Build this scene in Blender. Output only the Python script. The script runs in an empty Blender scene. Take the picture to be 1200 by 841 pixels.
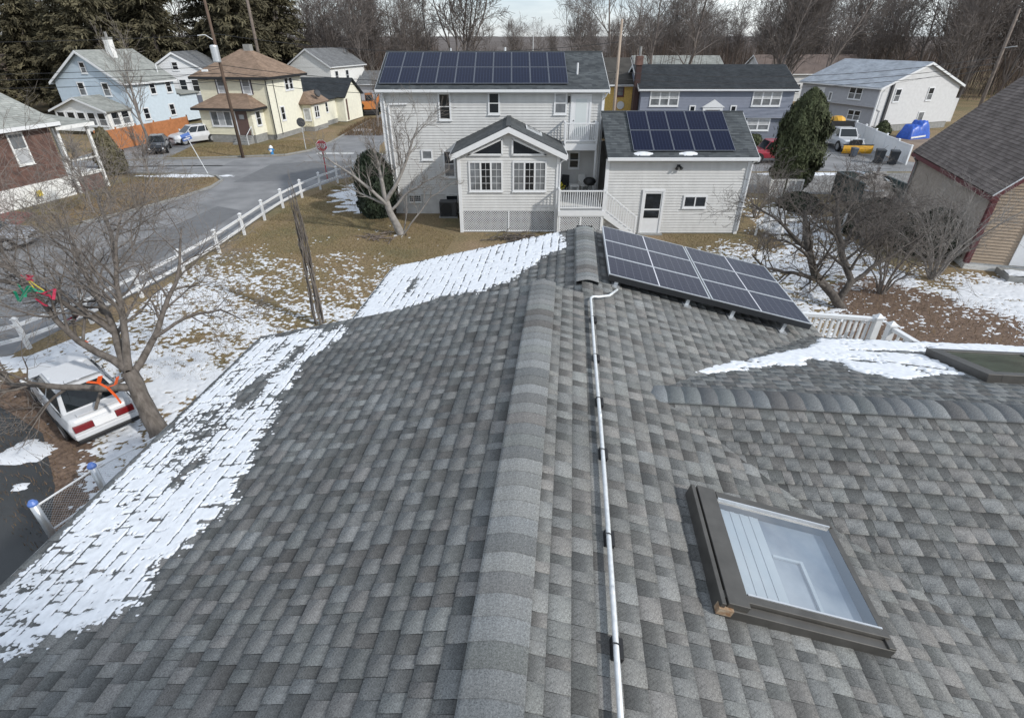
import bpy, bmesh, math, random
import numpy as np
from mathutils import Vector, Matrix
random.seed(11)
S = bpy.context.scene
COL = S.collection
R = math.radians
Z = Vector((0, 0, 1))

# ------------------------------------------------------------ camera, sky, sun, exposure
CAMZ = 9.2
cam = bpy.data.cameras.new('camera')
cam.sensor_fit = 'HORIZONTAL'
cam.sensor_width = 36
cam.lens = 18.85
cam.clip_start = .05
cam.clip_end = 4000
co = bpy.data.objects.new('camera', cam)
COL.objects.link(co)
co.location = (0, 0, CAMZ)
co.rotation_euler = (R(90 - 31.017), 0, 0)
S.camera = co

SUN_EL, SUN_AZ = 34.0, 122.0          # azimuth clockwise from +Y
w = bpy.data.worlds.new('World')
S.world = w
w.use_nodes = True
nt = w.node_tree
nt.nodes.clear()
def N(t, typ, **k):
    n = t.nodes.new(typ)
    for a, b in k.items():
        setattr(n, a, b)
    return n
sky = N(nt, 'ShaderNodeTexSky', sky_type='NISHITA', sun_disc=False)
sky.sun_elevation = R(SUN_EL)
sky.sun_rotation = R(SUN_AZ)
sky.air_density = 1.0
sky.dust_density = .2
tc = N(nt, 'ShaderNodeTexCoord')
mp = N(nt, 'ShaderNodeMapping')
mp.inputs['Scale'].default_value = (1.0, 1.0, 5.0)
ns = N(nt, 'ShaderNodeTexNoise')
ns.inputs['Scale'].default_value = 2.2
ns.inputs['Detail'].default_value = 7
ns.inputs['Roughness'].default_value = .55
cr = N(nt, 'ShaderNodeValToRGB')             # cloud radiance in the sky's own units: blue grey to white
cr.color_ramp.elements[0].position = .36
cr.color_ramp.elements[0].color = (3.1, 3.75, 4.6, 1)
cr.color_ramp.elements[1].position = .62
cr.color_ramp.elements[1].color = (6.6, 6.9, 7.3, 1)
mx = N(nt, 'ShaderNodeMix', data_type='RGBA')
mx.inputs[0].default_value = .78
bg = N(nt, 'ShaderNodeBackground')
bg.inputs['Strength'].default_value = .115
out = N(nt, 'ShaderNodeOutputWorld')
L = nt.links.new
L(tc.outputs['Generated'], mp.inputs['Vector'])
L(mp.outputs['Vector'], ns.inputs['Vector'])
L(ns.outputs['Fac'], cr.inputs['Fac'])
L(cr.outputs['Color'], mx.inputs[7])
L(sky.outputs['Color'], mx.inputs[6])
L(mx.outputs[2], bg.inputs['Color'])
L(bg.outputs['Background'], out.inputs['Surface'])
sl = bpy.data.lights.new('sun', 'SUN')
sl.energy = 2.15
sl.angle = R(2.5)
sl.color = (1, .965, .91)
so = bpy.data.objects.new('sun', sl)
COL.objects.link(so)
az, el = R(SUN_AZ), R(SUN_EL)
sd = Vector((math.sin(az) * math.cos(el), math.cos(az) * math.cos(el), math.sin(el)))
so.rotation_euler = sd.to_track_quat('Z', 'Y').to_euler()
so.location = sd * 60
S.view_settings.view_transform = 'Standard'
S.view_settings.look = 'None'
S.view_settings.exposure = 0.56
S.view_settings.gamma = 1.0

# ------------------------------------------------------------ materials
def mat(name, col, rough=.7, var=0, scale=8, col2=None, bump=0, bscale=None, metal=0, spec=.5, stretch=(1, 1, 1), detail=4, attr=None, amp=None, coat=0, lo=.3, hi=.7):
    m = bpy.data.materials.new(name)
    m.use_nodes = True
    t = m.node_tree
    b = t.nodes['Principled BSDF']
    b.inputs['Roughness'].default_value = rough
    b.inputs['Metallic'].default_value = metal
    b.inputs['Specular IOR Level'].default_value = spec
    b.inputs['Coat Weight'].default_value = coat
    c = (*col, 1)
    b.inputs['Base Color'].default_value = c
    L = t.links.new
    src = None
    if var or col2 or bump:
        tc = N(t, 'ShaderNodeTexCoord')
        mp = N(t, 'ShaderNodeMapping')
        mp.inputs['Scale'].default_value = stretch
        L(tc.outputs['Object'], mp.inputs['Vector'])
    if var or col2:
        n = N(t, 'ShaderNodeTexNoise')
        n.inputs['Scale'].default_value = scale
        n.inputs['Detail'].default_value = detail
        L(mp.outputs['Vector'], n.inputs['Vector'])
        r = N(t, 'ShaderNodeValToRGB')
        r.color_ramp.elements[0].position = lo
        r.color_ramp.elements[1].position = hi
        a2 = col2 if col2 else tuple(min(1, x * (1 + var)) for x in col)
        a1 = col if col2 else tuple(x * (1 - var) for x in col)
        r.color_ramp.elements[0].color = (*a1, 1)
        r.color_ramp.elements[1].color = (*a2, 1)
        L(n.outputs['Fac'], r.inputs['Fac'])
        src = r.outputs['Color']
        L(src, b.inputs['Base Color'])
    if attr:
        at = N(t, 'ShaderNodeAttribute', attribute_name='tone')
        k = N(t, 'ShaderNodeMix', data_type='RGBA', blend_type='MULTIPLY')
        k.inputs[0].default_value = 1
        if src:
            L(src, k.inputs[6])
        else:
            k.inputs[6].default_value = c
        L(at.outputs['Color'], k.inputs[7])
        L(k.outputs[2], b.inputs['Base Color'])
    if bump:
        n2 = N(t, 'ShaderNodeTexNoise')
        n2.inputs['Scale'].default_value = bscale or scale * 4
        n2.inputs['Detail'].default_value = 3
        L(mp.outputs['Vector'], n2.inputs['Vector'])
        bm = N(t, 'ShaderNodeBump')
        bm.inputs['Strength'].default_value = bump
        bm.inputs['Distance'].default_value = .02
        L(n2.outputs['Fac'], bm.inputs['Height'])
        L(bm.outputs['Normal'], b.inputs['Normal'])
    return m

def shingle_mat(name, tint=(1, 1, 1), g0=.12, g1=1.95):
    """mineral granules: tone attribute (per shingle) times fine granule noise"""
    m = bpy.data.materials.new(name)
    m.use_nodes = True
    t = m.node_tree
    b = t.nodes['Principled BSDF']
    b.inputs['Roughness'].default_value = .92
    b.inputs['Specular IOR Level'].default_value = .25
    L = t.links.new
    tc = N(t, 'ShaderNodeTexCoord')
    n = N(t, 'ShaderNodeTexNoise'); n.inputs['Scale'].default_value = 100; n.inputs['Detail'].default_value = 5; n.inputs['Roughness'].default_value = .95
    L(tc.outputs['Object'], n.inputs['Vector'])
    n3 = N(t, 'ShaderNodeTexNoise'); n3.inputs['Scale'].default_value = 1.3; n3.inputs['Detail'].default_value = 5
    L(tc.outputs['Object'], n3.inputs['Vector'])
    mr = N(t, 'ShaderNodeMapRange'); mr.inputs[1].default_value = .3; mr.inputs[2].default_value = .7; mr.inputs[3].default_value = g0; mr.inputs[4].default_value = g1
    L(n.outputs['Fac'], mr.inputs[0])
    mr3 = N(t, 'ShaderNodeMapRange'); mr3.inputs[1].default_value = .3; mr3.inputs[2].default_value = .7; mr3.inputs[3].default_value = .82; mr3.inputs[4].default_value = 1.15
    L(n3.outputs['Fac'], mr3.inputs[0])
    mu = N(t, 'ShaderNodeMath', operation='MULTIPLY'); L(mr.outputs[0], mu.inputs[0]); L(mr3.outputs[0], mu.inputs[1])
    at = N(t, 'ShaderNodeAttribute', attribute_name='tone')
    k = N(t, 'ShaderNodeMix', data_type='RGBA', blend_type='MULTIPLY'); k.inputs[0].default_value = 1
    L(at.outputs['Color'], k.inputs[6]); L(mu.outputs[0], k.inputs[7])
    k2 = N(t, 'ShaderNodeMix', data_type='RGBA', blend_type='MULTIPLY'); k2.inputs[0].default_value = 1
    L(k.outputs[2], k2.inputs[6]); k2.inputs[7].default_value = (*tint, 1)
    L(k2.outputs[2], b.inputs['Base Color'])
    bm = N(t, 'ShaderNodeBump'); bm.inputs['Strength'].default_value = .5; bm.inputs['Distance'].default_value = .006
    L(n.outputs['Fac'], bm.inputs['Height']); L(bm.outputs['Normal'], b.inputs['Normal'])
    return m

def tab_roof_mat(name, c1, c2, bw=.3, rh=.14):
    """far roofs: courses are geometry, tab tones come from a brick pattern in metres (UV)"""
    m = bpy.data.materials.new(name)
    m.use_nodes = True
    t = m.node_tree
    b = t.nodes['Principled BSDF']
    b.inputs['Roughness'].default_value = .9
    b.inputs['Specular IOR Level'].default_value = .25
    L = t.links.new
    uv = N(t, 'ShaderNodeUVMap', uv_map='uv')
    br = N(t, 'ShaderNodeTexBrick', offset=.37, squash=.8, squash_frequency=3)
    br.inputs['Scale'].default_value = 1
    br.inputs['Brick Width'].default_value = bw
    br.inputs['Row Height'].default_value = rh
    br.inputs['Mortar Size'].default_value = 0
    br.inputs['Color1'].default_value = (*c1, 1)
    br.inputs['Color2'].default_value = (*c2, 1)
    L(uv.outputs['UV'], br.inputs['Vector'])
    n = N(t, 'ShaderNodeTexNoise'); n.inputs['Scale'].default_value = .9; n.inputs['Detail'].default_value = 8; n.inputs['Roughness'].default_value = .65
    L(uv.outputs['UV'], n.inputs['Vector'])
    mr = N(t, 'ShaderNodeMapRange'); mr.inputs[1].default_value = .3; mr.inputs[2].default_value = .7; mr.inputs[3].default_value = .75; mr.inputs[4].default_value = 1.25
    L(n.outputs['Fac'], mr.inputs[0])
    k = N(t, 'ShaderNodeMix', data_type='RGBA', blend_type='MULTIPLY'); k.inputs[0].default_value = 1
    L(br.outputs['Color'], k.inputs[6]); L(mr.outputs[0], k.inputs[7])
    L(k.outputs[2], b.inputs['Base Color'])
    return m

def solar_mat(name, cell, line, nx, ny, mid=None, lw=.03, midc=None):
    """printed cell grid: UV runs 0..1 over the panel"""
    m = bpy.data.materials.new(name)
    m.use_nodes = True
    t = m.node_tree
    b = t.nodes['Principled BSDF']
    b.inputs['Roughness'].default_value = .14
    b.inputs['Specular IOR Level'].default_value = .10
    L = t.links.new
    uv = N(t, 'ShaderNodeUVMap', uv_map='uv')
    sp = N(t, 'ShaderNodeSeparateXYZ'); L(uv.outputs['UV'], sp.inputs[0])
    def lines(o, n, wd):
        a = N(t, 'ShaderNodeMath', operation='MULTIPLY'); L(o, a.inputs[0]); a.inputs[1].default_value = n
        f = N(t, 'ShaderNodeMath', operation='PINGPONG'); L(a.outputs[0], f.inputs[0]); f.inputs[1].default_value = .5
        g = N(t, 'ShaderNodeMath', operation='LESS_THAN'); L(f.outputs[0], g.inputs[0]); g.inputs[1].default_value = wd
        return g.outputs[0]
    a = lines(sp.outputs[0], nx, lw * 2)
    c = lines(sp.outputs[1], ny, lw)
    mm = N(t, 'ShaderNodeMath', operation='MAXIMUM'); L(a, mm.inputs[0]); L(c, mm.inputs[1])
    n = N(t, 'ShaderNodeTexNoise'); n.inputs['Scale'].default_value = 3
    L(uv.outputs['UV'], n.inputs['Vector'])
    k = N(t, 'ShaderNodeMix', data_type='RGBA'); L(mm.outputs[0], k.inputs[0]); k.inputs[6].default_value = (*cell, 1); k.inputs[7].default_value = (*line, 1)
    o = k.outputs[2]
    if mid:
        d = N(t, 'ShaderNodeMath', operation='SUBTRACT'); L(sp.outputs[0], d.inputs[0]); d.inputs[1].default_value = .5
        e = N(t, 'ShaderNodeMath', operation='ABSOLUTE'); L(d.outputs[0], e.inputs[0])
        g = N(t, 'ShaderNodeMath', operation='LESS_THAN'); L(e.outputs[0], g.inputs[0]); g.inputs[1].default_value = mid
        k2 = N(t, 'ShaderNodeMix', data_type='RGBA'); L(g.outputs[0], k2.inputs[0]); L(o, k2.inputs[6]); k2.inputs[7].default_value = (*midc, 1)
        o = k2.outputs[2]
    L(o, b.inputs['Base Color'])
    return m

M = {}
M['shingle'] = shingle_mat('shingle granules')
M['deck'] = mat('roof underlay', (.03, .03, .032), .95)
M['snow'] = mat('snow', (.68, .70, .73), .6, bump=.35, bscale=22, spec=.3)
M['roofsnow'] = mat('thin old snow', (.75, .77, .80), .7, var=.10, scale=14, bump=.12, bscale=60, spec=.2)
M['siding'] = mat('pale grey vinyl siding', (.57, .568, .555), .55, var=.07, scale=3, stretch=(1, 1, .3))
M['white'] = mat('white vinyl trim', (.70, .71, .72), .45, var=.03, scale=5)
M['solarframe'] = mat('grey anodised frame', (.17, .185, .215), .4, metal=.3)
M['white2'] = mat('weathered white paint', (.72, .72, .70), .6, var=.10, scale=7)
M['glass'] = mat('dark window glass', (.015, .018, .022), .06, spec=.6)
M['glassc'] = mat('window glass before a pale blind', (.16, .17, .18), .08, var=.35, scale=2.0, spec=.6)
M['glassw'] = mat('window glass before a white curtain', (.42, .43, .44), .12, var=.15, scale=4, spec=.5)
M['bronze'] = mat('dark bronze aluminium', (.095, .09, .082), .42, var=.15, scale=9, metal=.35)
M['alu'] = mat('bare aluminium', (.62, .64, .66), .35, metal=.6, var=.06, scale=20)
M['galv'] = mat('galvanised steel conduit', (.66, .68, .69), .5, metal=.2, var=.12, scale=30)
M['black'] = mat('black rubber', (.012, .012, .013), .6)
M['darkmetal'] = mat('dark metal', (.03, .032, .035), .45, metal=.3)
M['solar'] = solar_mat('blue solar cells', (.006, .009, .026), (.03, .04, .075), 6, 10, lw=.022)
M['solar2'] = solar_mat('grey violet solar cells', (.024, .024, .040), (.065, .065, .085), 12, 6, mid=.006, lw=.022, midc=(.6, .6, .64))
M['roofmain'] = tab_roof_mat('slate grey tab roof', (.055, .062, .068), (.10, .11, .115), .28)
M['roofdark'] = tab_roof_mat('charcoal tab roof', (.028, .033, .038), (.045, .05, .055), .3)
M['roofsun'] = tab_roof_mat('dark grey tab roof', (.06, .065, .068), (.09, .095, .095), .3)
M['rooftan'] = tab_roof_mat('tan tab roof', (.21, .15, .108), (.28, .20, .148), .3)
M['roofbrown'] = tab_roof_mat('brown grey tab roof', (.125, .105, .095), (.19, .162, .148), .3)
M['roofpale'] = tab_roof_mat('pale grey green tab roof', (.25, .26, .245), (.33, .34, .32), .3)
M['rooflight'] = tab_roof_mat('light blue grey tab roof', (.30, .33, .37), (.38, .41, .45), .3)
M['roofgrey'] = tab_roof_mat('mid grey tab roof', (.14, .145, .15), (.19, .195, .20), .3)
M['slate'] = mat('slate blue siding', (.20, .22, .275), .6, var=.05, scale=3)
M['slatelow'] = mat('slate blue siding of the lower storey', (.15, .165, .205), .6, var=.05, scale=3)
M['greysid'] = mat('grey siding', (.40, .405, .43), .6, var=.05, scale=3)
M['whitesid'] = mat('off white siding', (.56, .56, .56), .6, var=.06, scale=3)
M['cream'] = mat('cream yellow siding', (.74, .70, .54), .6, var=.06, scale=3)
M['creamw'] = mat('pale cream siding', (.76, .74, .62), .6, var=.06, scale=3)
M['blue'] = mat('light blue siding', (.47, .55, .62), .6, var=.05, scale=3)
M['bluelow'] = mat('pale blue siding of the side wall', (.55, .63, .69), .6, var=.05, scale=3)
M['yellow'] = mat('mustard siding', (.62, .42, .12), .65, var=.15, scale=6)
M['tansid'] = mat('tan clapboard', (.36, .28, .205), .65, var=.10, scale=4)
M['tanside'] = mat('weathered beige clapboard', (.36, .31, .265), .7, var=.10, scale=4)
M['burg'] = mat('burgundy trim', (.12, .035, .04), .5, var=.1, scale=8)
M['brick'] = mat('red brick', (.085, .05, .043), .85, col2=(.20, .115, .092), scale=3.2, detail=8)
M['mortar'] = mat('mortar', (.22, .19, .17), .95)
M['found'] = mat('painted concrete foundation', (.55, .54, .52), .85, var=.12, scale=2.5, bump=.3)
M['conc'] = mat('grey concrete', (.26, .26, .25), .9, var=.15, scale=4, bump=.3)
M['asphalt'] = mat('worn asphalt', (.15, .152, .156), .85, col2=(.25, .25, .253), scale=.6, detail=9, bump=.25, bscale=45)
M['asphaltd'] = mat('dark sealed asphalt', (.028, .030, .031), .6, col2=(.05, .053, .055), scale=.6, detail=8, bump=.25, bscale=45)
M['asphaltl'] = mat('pale worn asphalt', (.19, .19, .193), .88, col2=(.27, .27, .272), scale=.8, detail=9)
M['patch'] = mat('tarred road patch', (.135, .137, .141), .8, var=.1, scale=2)
M['paint'] = mat('road paint', (.62, .62, .60), .7, var=.25, scale=6)
M['bark'] = mat('grey brown bark', (.075, .063, .053), .95, col2=(.17, .148, .13), scale=9, bump=.9, bscale=26, stretch=(1, 1, .35))
M['twig'] = mat('twig bark', (.21, .185, .165), .95, var=.25, scale=4)
M['barkpale'] = mat('pale grey bark', (.20, .185, .17), .95, col2=(.32, .30, .28), scale=6, bump=.6)
M['twigfar'] = mat('brown winter twigs', (.15, .13, .12), .95, var=.25, scale=.7)
M['wood'] = mat('grey driftwood timber', (.16, .13, .11), .9, var=.3, scale=5)
M['pole'] = mat('utility pole wood', (.11, .075, .055), .9, var=.3, scale=4, stretch=(3, 3, .3))
M['polepale'] = mat('bleached pole wood', (.36, .29, .23), .9, var=.2, scale=4, stretch=(3, 3, .3))
M['orangef'] = mat('orange stained fence board', (.46, .19, .08), .75, var=.15, scale=3)
M['vinylf'] = mat('white vinyl fence panel', (.80, .82, .84), .45, var=.03, scale=3)
M['carwhite'] = mat('white car paint', (.56, .57, .585), .3, coat=.5, var=.04, scale=4)
M['carblack'] = mat('black car paint', (.012, .013, .016), .22, coat=.6)
M['cargrey'] = mat('silver grey car paint', (.30, .31, .33), .3, coat=.5, metal=.3)
M['carred'] = mat('red car paint', (.30, .018, .035), .28, coat=.5)
M['carglass'] = mat('car glass', (.012, .016, .018), .05, spec=.6)
M['rim'] = mat('wheel rim', (.42, .43, .44), .35, metal=.6)
M['tail'] = mat('red tail lamp', (.17, .010, .012), .2, coat=.4)
M['lamp'] = mat('clear lamp lens', (.62, .64, .66), .12)
M['plow'] = mat('yellow plough paint', (.62, .33, .025), .5, var=.15, scale=6)
M['orange'] = mat('orange plastic', (.80, .12, .02), .4)
M['redrib'] = mat('crimson plastic', (.42, .02, .06), .4)
M['greenrib'] = mat('green plastic', (.02, .30, .17), .4)
M['yellowrib'] = mat('yellow plastic', (.62, .5, .05), .4)
M['stop'] = mat('stop sign red', (.42, .02, .04), .4)
M['signwhite'] = mat('sign white', (.78, .78, .78), .45)
M['signblue'] = mat('street sign blue', (.10, .19, .50), .4)
M['signback'] = mat('sign back', (.06, .062, .066), .5)
M['hydrant'] = mat('hydrant blue', (.05, .24, .52), .4)
M['dump'] = mat('dark green dumpster paint', (.025, .05, .05), .55, col2=(.06, .085, .085), scale=2.2)
M['tarp'] = mat('blue tarpaulin', (.02, .09, .44), .4, var=.2, scale=5)
M['bin'] = mat('charcoal bin plastic', (.03, .035, .042), .5)
M['binblue'] = mat('grey blue bin plastic', (.07, .09, .12), .5)
M['ivy'] = mat('dark evergreen leaves', (.022, .032, .018), .7, attr=1, spec=.3)
M['arb'] = mat('arborvitae foliage', (.062, .072, .036), .8, attr=1, spec=.25)
M['pine'] = mat('spruce needles', (.12, .108, .068), .85, attr=1, spec=.2)
M['drybrush'] = mat('dry brown stems', (.20, .13, .085), .95, attr=1)
M['yellowpl'] = mat('yellow flowers', (.7, .6, .03), .6)
M['door'] = mat('pale door paint', (.60, .64, .64), .4)
M['doorbrown'] = mat('brown door paint', (.12, .075, .065), .5)
M['rust'] = mat('rusty flashing', (.22, .10, .035), .8, col2=(.40, .33, .24), scale=30)
M['debris'] = mat('demolition timber', (.60, .53, .46), .9, var=.3, scale=5)
M['yelltape'] = mat('yellow tape', (.65, .5, .05), .5)
M['brickred'] = mat('red brick paving', (.20, .07, .06), .85, var=.2, scale=6)
M['exorange'] = mat('machine orange', (.55, .20, .05), .5)
M['vent'] = mat('weathered lead vent', (.20, .21, .22), .6)
M['wire'] = mat('cable sheath', (.02, .02, .022), .6)
M['mulch'] = mat('brown mulch and leaves', (.07, .045, .033), .95, col2=(.22, .15, .105), scale=9, detail=8, bump=.8)

# ------------------------------------------------------------ mesh helpers
class MB:
    def __init__(s):
        s.v, s.f, s.m, s.uv = [], [], [], []
    def poly(s, pts, mi=0, uv=None):
        n = len(s.v)
        s.v += [tuple(p) for p in pts]
        s.f.append(tuple(range(n, n + len(pts))))
        s.m.append(mi)
        s.uv.append(uv)
        return s
    def hexa(s, p, mi=0):        # p: 8 points, bottom ring 0-3 then top ring 4-7 (both counter-clockwise from above)
        n = len(s.v)
        s.v += [tuple(q) for q in p]
        for f in ((3, 2, 1, 0), (4, 5, 6, 7), (0, 1, 5, 4), (1, 2, 6, 5), (2, 3, 7, 6), (3, 0, 4, 7)):
            s.f.append(tuple(n + i for i in f)); s.m.append(mi); s.uv.append(None)
        return s
    def box(s, x0, x1, y0, y1, z0, z1, mi=0):
        return s.hexa([(x0, y0, z0), (x1, y0, z0), (x1, y1, z0), (x0, y1, z0), (x0, y0, z1), (x1, y0, z1), (x1, y1, z1), (x0, y1, z1)], mi)
    def bar(s, p, q, w, h=None, up=Z, mi=0):
        p, q, h = Vector(p), Vector(q), h or w
        d = (q - p).normalized()
        a = d.cross(up)
        a = a.normalized() if a.length > 1e-4 else Vector((1, 0, 0))
        b = a.cross(d).normalized()
        a, b = a * w / 2, b * h / 2
        return s.hexa([p - a - b, p + a - b, q + a - b, q - a - b, p - a + b, p + a + b, q + a + b, q - a + b], mi)
    def tube(s, pts, rad, n=6, mi=0, cap=True):
        pts = [Vector(p) for p in pts]
        if not hasattr(rad, '__len__'):
            rad = [rad] * len(pts)
        base = len(s.v)
        k = len(pts)
        u = None
        for i, p in enumerate(pts):
            d = (pts[min(i + 1, k - 1)] - pts[max(i - 1, 0)]).normalized()
            if u is None:
                u = d.orthogonal().normalized()
            else:
                u = (u - d * u.dot(d))
                u = u.normalized() if u.length > 1e-5 else d.orthogonal().normalized()
            v = d.cross(u)
            for j in range(n):
                t = 2 * math.pi * j / n
                s.v.append(tuple(p + (u * math.cos(t) + v * math.sin(t)) * rad[i]))
        for i in range(k - 1):
            for j in range(n):
                a, b = base + i * n + j, base + i * n + (j + 1) % n
                s.f.append((a, b, b + n, a + n)); s.m.append(mi); s.uv.append(None)
        if cap:
            s.f.append(tuple(base + j for j in reversed(range(n)))); s.m.append(mi); s.uv.append(None)
            s.f.append(tuple(base + (k - 1) * n + j for j in range(n))); s.m.append(mi); s.uv.append(None)
        return s
    def cyl(s, c, r, h, n=12, mi=0, r2=None):
        return s.tube([c, Vector(c) + Vector((0, 0, h))], [r, r if r2 is None else r2], n, mi)
    def prism(s, pts, off, mi=0):     # polygon pts extruded by the vector off
        off = Vector(off)
        a = [Vector(p) for p in pts]
        b = [p + off for p in a]
        s.poly(list(reversed(a)), mi)
        s.poly(b, mi)
        for i in range(len(a)):
            j = (i + 1) % len(a)
            s.poly([a[i], a[j], b[j], b[i]], mi)
        return s
    def build(s, name, m, parent=None, smooth=False, T=None, kind=None, bevel=0):
        me = bpy.data.meshes.new(name)
        v = s.v
        if T is not None:
            v = [tuple(T @ Vector(p)) for p in v]
        me.from_pydata(v, [], s.f)
        ms = m if isinstance(m, (list, tuple)) else [m]
        for x in ms:
            me.materials.append(x)
        if len(ms) > 1:
            me.polygons.foreach_set('material_index', s.m)
        if any(u is not None for u in s.uv):
            ul = me.uv_layers.new(name='uv')
            i = 0
            for f, u in zip(s.f, s.uv):
                for j in range(len(f)):
                    ul.data[i].uv = u[j] if u else (0, 0)
                    i += 1
        if smooth:
            me.polygons.foreach_set('use_smooth', [True] * len(me.polygons))
        o = bpy.data.objects.new(name, me)
        COL.objects.link(o)
        o.parent = parent
        if kind:
            o['kind'] = kind
        if bevel:
            b = o.modifiers.new('bevel', 'BEVEL')
            b.width = bevel
            b.segments = 2
            b.limit_method = 'ANGLE'
            b.angle_limit = R(35)
        return o

def pydata(name, v, f, m, parent=None, tone=None, smooth=False, kind=None):
    """big meshes from numpy; tone: per-vertex grey or rgb"""
    me = bpy.data.meshes.new(name)
    v = np.asarray(v, dtype=np.float32).reshape(-1, 3)
    f = np.asarray(f, dtype=np.int32)
    k = f.shape[1]
    me.vertices.add(len(v)); me.vertices.foreach_set('co', v.ravel())
    me.loops.add(f.size); me.loops.foreach_set('vertex_index', f.ravel())
    me.polygons.add(len(f)); me.polygons.foreach_set('loop_start', np.arange(0, f.size, k, dtype=np.int32))
    me.materials.append(m)
    if tone is not None:
        t = np.asarray(tone, dtype=np.float32)
        if t.ndim == 1:
            t = np.repeat(t[:, None], 3, 1)
        c = np.ones((len(v), 4), dtype=np.float32); c[:, :3] = t
        at = me.color_attributes.new('tone', 'FLOAT_COLOR', 'POINT')
        at.data.foreach_set('color', c.ravel())
    if smooth:
        me.polygons.foreach_set('use_smooth', [True] * len(me.polygons))
    me.update(calc_edges=True)
    me.validate()
    o = bpy.data.objects.new(name, me)
    COL.objects.link(o)
    o.parent = parent
    if kind:
        o['kind'] = kind
    return o

def tag(o, label, cat, group=None):
    o['label'] = label
    o['category'] = cat
    if group:
        o['group'] = group
    return o
def thing(name, label, cat, loc=(0, 0, 0), rz=0, group=None):
    o = bpy.data.objects.new(name, None)
    COL.objects.link(o)
    o.location = loc
    o.rotation_euler = (0, 0, rz)
    o.empty_display_size = .2
    return tag(o, label, cat, group)
def copy_tree(o, parent=None):
    c = o.copy()
    COL.objects.link(c)
    c.parent = parent
    for ch in o.children:
        copy_tree(ch, c)
    return c
ORD = ['first', 'second', 'third', 'fourth', 'fifth', 'sixth', 'seventh', 'eighth', 'ninth', 'tenth']

def wallT(x, y, rz, z=0):
    """wall frame: u along the wall, v out of it (towards -y when rz = 0), z up"""
    return Matrix.Translation((x, y, z)) @ Matrix.Rotation(rz, 4, 'Z') @ Matrix(((1, 0, 0, 0), (0, -1, 0, 0), (0, 0, 1, 0), (0, 0, 0, 1)))
# note: mirrored v keeps "outside" = +v for a wall seen from -y

def siding(parent, T, u0, u1, z0, z1, m, e=.11, gable=None, name='wall', lip=.024):
    """lapped boards as real geometry; gable = (apex_u, apex_z) closes the strip above z1"""
    b = MB()
    zt = gable[1] if gable else z1
    def lim(z):
        if z <= z1 or not gable:
            return u0, u1
        k = min(1, (z - z1) / (gable[1] - z1))
        return u0 + (gable[0] - u0) * k, u1 + (gable[0] - u1) * k
    z = z0
    while z < zt - 1e-3:
        zn = min(z + e, zt)
        if z < z1 < zn and gable:
            zn = z1
        a0, a1 = lim(z)
        c0, c1 = lim(zn)
        b.poly([(a0, lip, z), (c0, 0, zn), (c1, 0, zn), (a1, lip, z)])
        b.poly([(a0, 0, z), (a0, lip, z), (a1, lip, z), (a1, 0, z)])
        z = zn
    b.poly([(u0, -.12, z0), (u1, -.12, z0), (u1, -.12, z1)] + ([(gable[0], -.12, gable[1])] if gable else []) + [(u0, -.12, z1)])
    for u in (u0, u1):
        b.poly([(u, -.12, z0), (u, 0, z0), (u, 0, z1), (u, -.12, z1)])
    return b.build(name, m, parent, T=T)

def window(parent, T, u, z, w, h, kind='double', fm=None, gm=None, grid=None, t=.09, name='window'):
    """u, z = lower left corner of the trim"""
    fm = fm or M['white']
    T = T @ Matrix.Translation((0, .026, 0))
    f = MB()
    u1, z1 = u + w, z + h
    f.box(u, u1, -.02, .05, z, z + t)
    f.box(u, u1, -.02, .05, z1 - t, z1)
    f.box(u, u + t, -.02, .05, z + t, z1 - t)
    f.box(u1 - t, u1, -.02, .05, z + t, z1 - t)
    f.box(u - .03, u1 + .03, -.02, .075, z - .05, z)
    x0, x1, y0, y1 = u + t, u1 - t, z + t, z1 - t
    cells = []
    if kind == 'double':
        ym = (y0 + y1) / 2
        f.box(x0, x1, 0, .042, ym - .022, ym + .022)
        cells = [(x0, x1, y0, ym - .022), (x0, x1, ym + .022, y1)]
    elif kind == 'slider':
        xm = (x0 + x1) / 2
        f.box(xm - .03, xm + .03, 0, .042, y0, y1)
        cells = [(x0, xm - .03, y0, y1), (xm + .03, x1, y0, y1)]
    elif kind == 'triple':
        a = (x1 - x0) / 3
        for k in (1, 2):
            f.box(x0 + a * k - .045, x0 + a * k + .045, 0, .045, y0, y1)
        cells = [(x0 + a * k + (.045 if k else 0), x0 + a * (k + 1) - (.045 if k < 2 else 0), y0, y1) for k in range(3)]
    elif kind == 'tripledouble' or kind == 'twin':
        nn = 3 if kind == 'tripledouble' else 2
        a = (x1 - x0) / nn
        ym = (y0 + y1) / 2
        for k in range(1, nn):
            f.box(x0 + a * k - .07, x0 + a * k + .07, 0, .045, y0, y1)
        for k in range(nn):
            q0, q1 = x0 + a * k + (.07 if k else 0), x0 + a * (k + 1) - (.07 if k < nn - 1 else 0)
            f.box(q0, q1, 0, .04, ym - .03, ym + .03)
            cells += [(q0, q1, y0, ym - .03), (q0, q1, ym + .03, y1)]
    else:
        cells = [(x0, x1, y0, y1)]
    if grid:
        for (a, b, c, d) in cells:
            for i in range(1, grid[0]):
                q = a + (b - a) * i / grid[0]
                f.box(q - .008, q + .008, .02, .036, c, d)
            for i in range(1, grid[1]):
                q = c + (d - c) * i / grid[1]
                f.box(a, b, .021, .034, q - .008, q + .008)
    fo = f.build(name, fm, parent, T=T)
    gl = gm if isinstance(gm, (list, tuple)) else [gm or M['glass']]
    for i, (a, b, c, d) in enumerate(cells):
        MB().box(a, b, -.01, .026 if not grid else .02, c, d).build('pane', gl[i % len(gl)], fo, T=T)
    return fo

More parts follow.
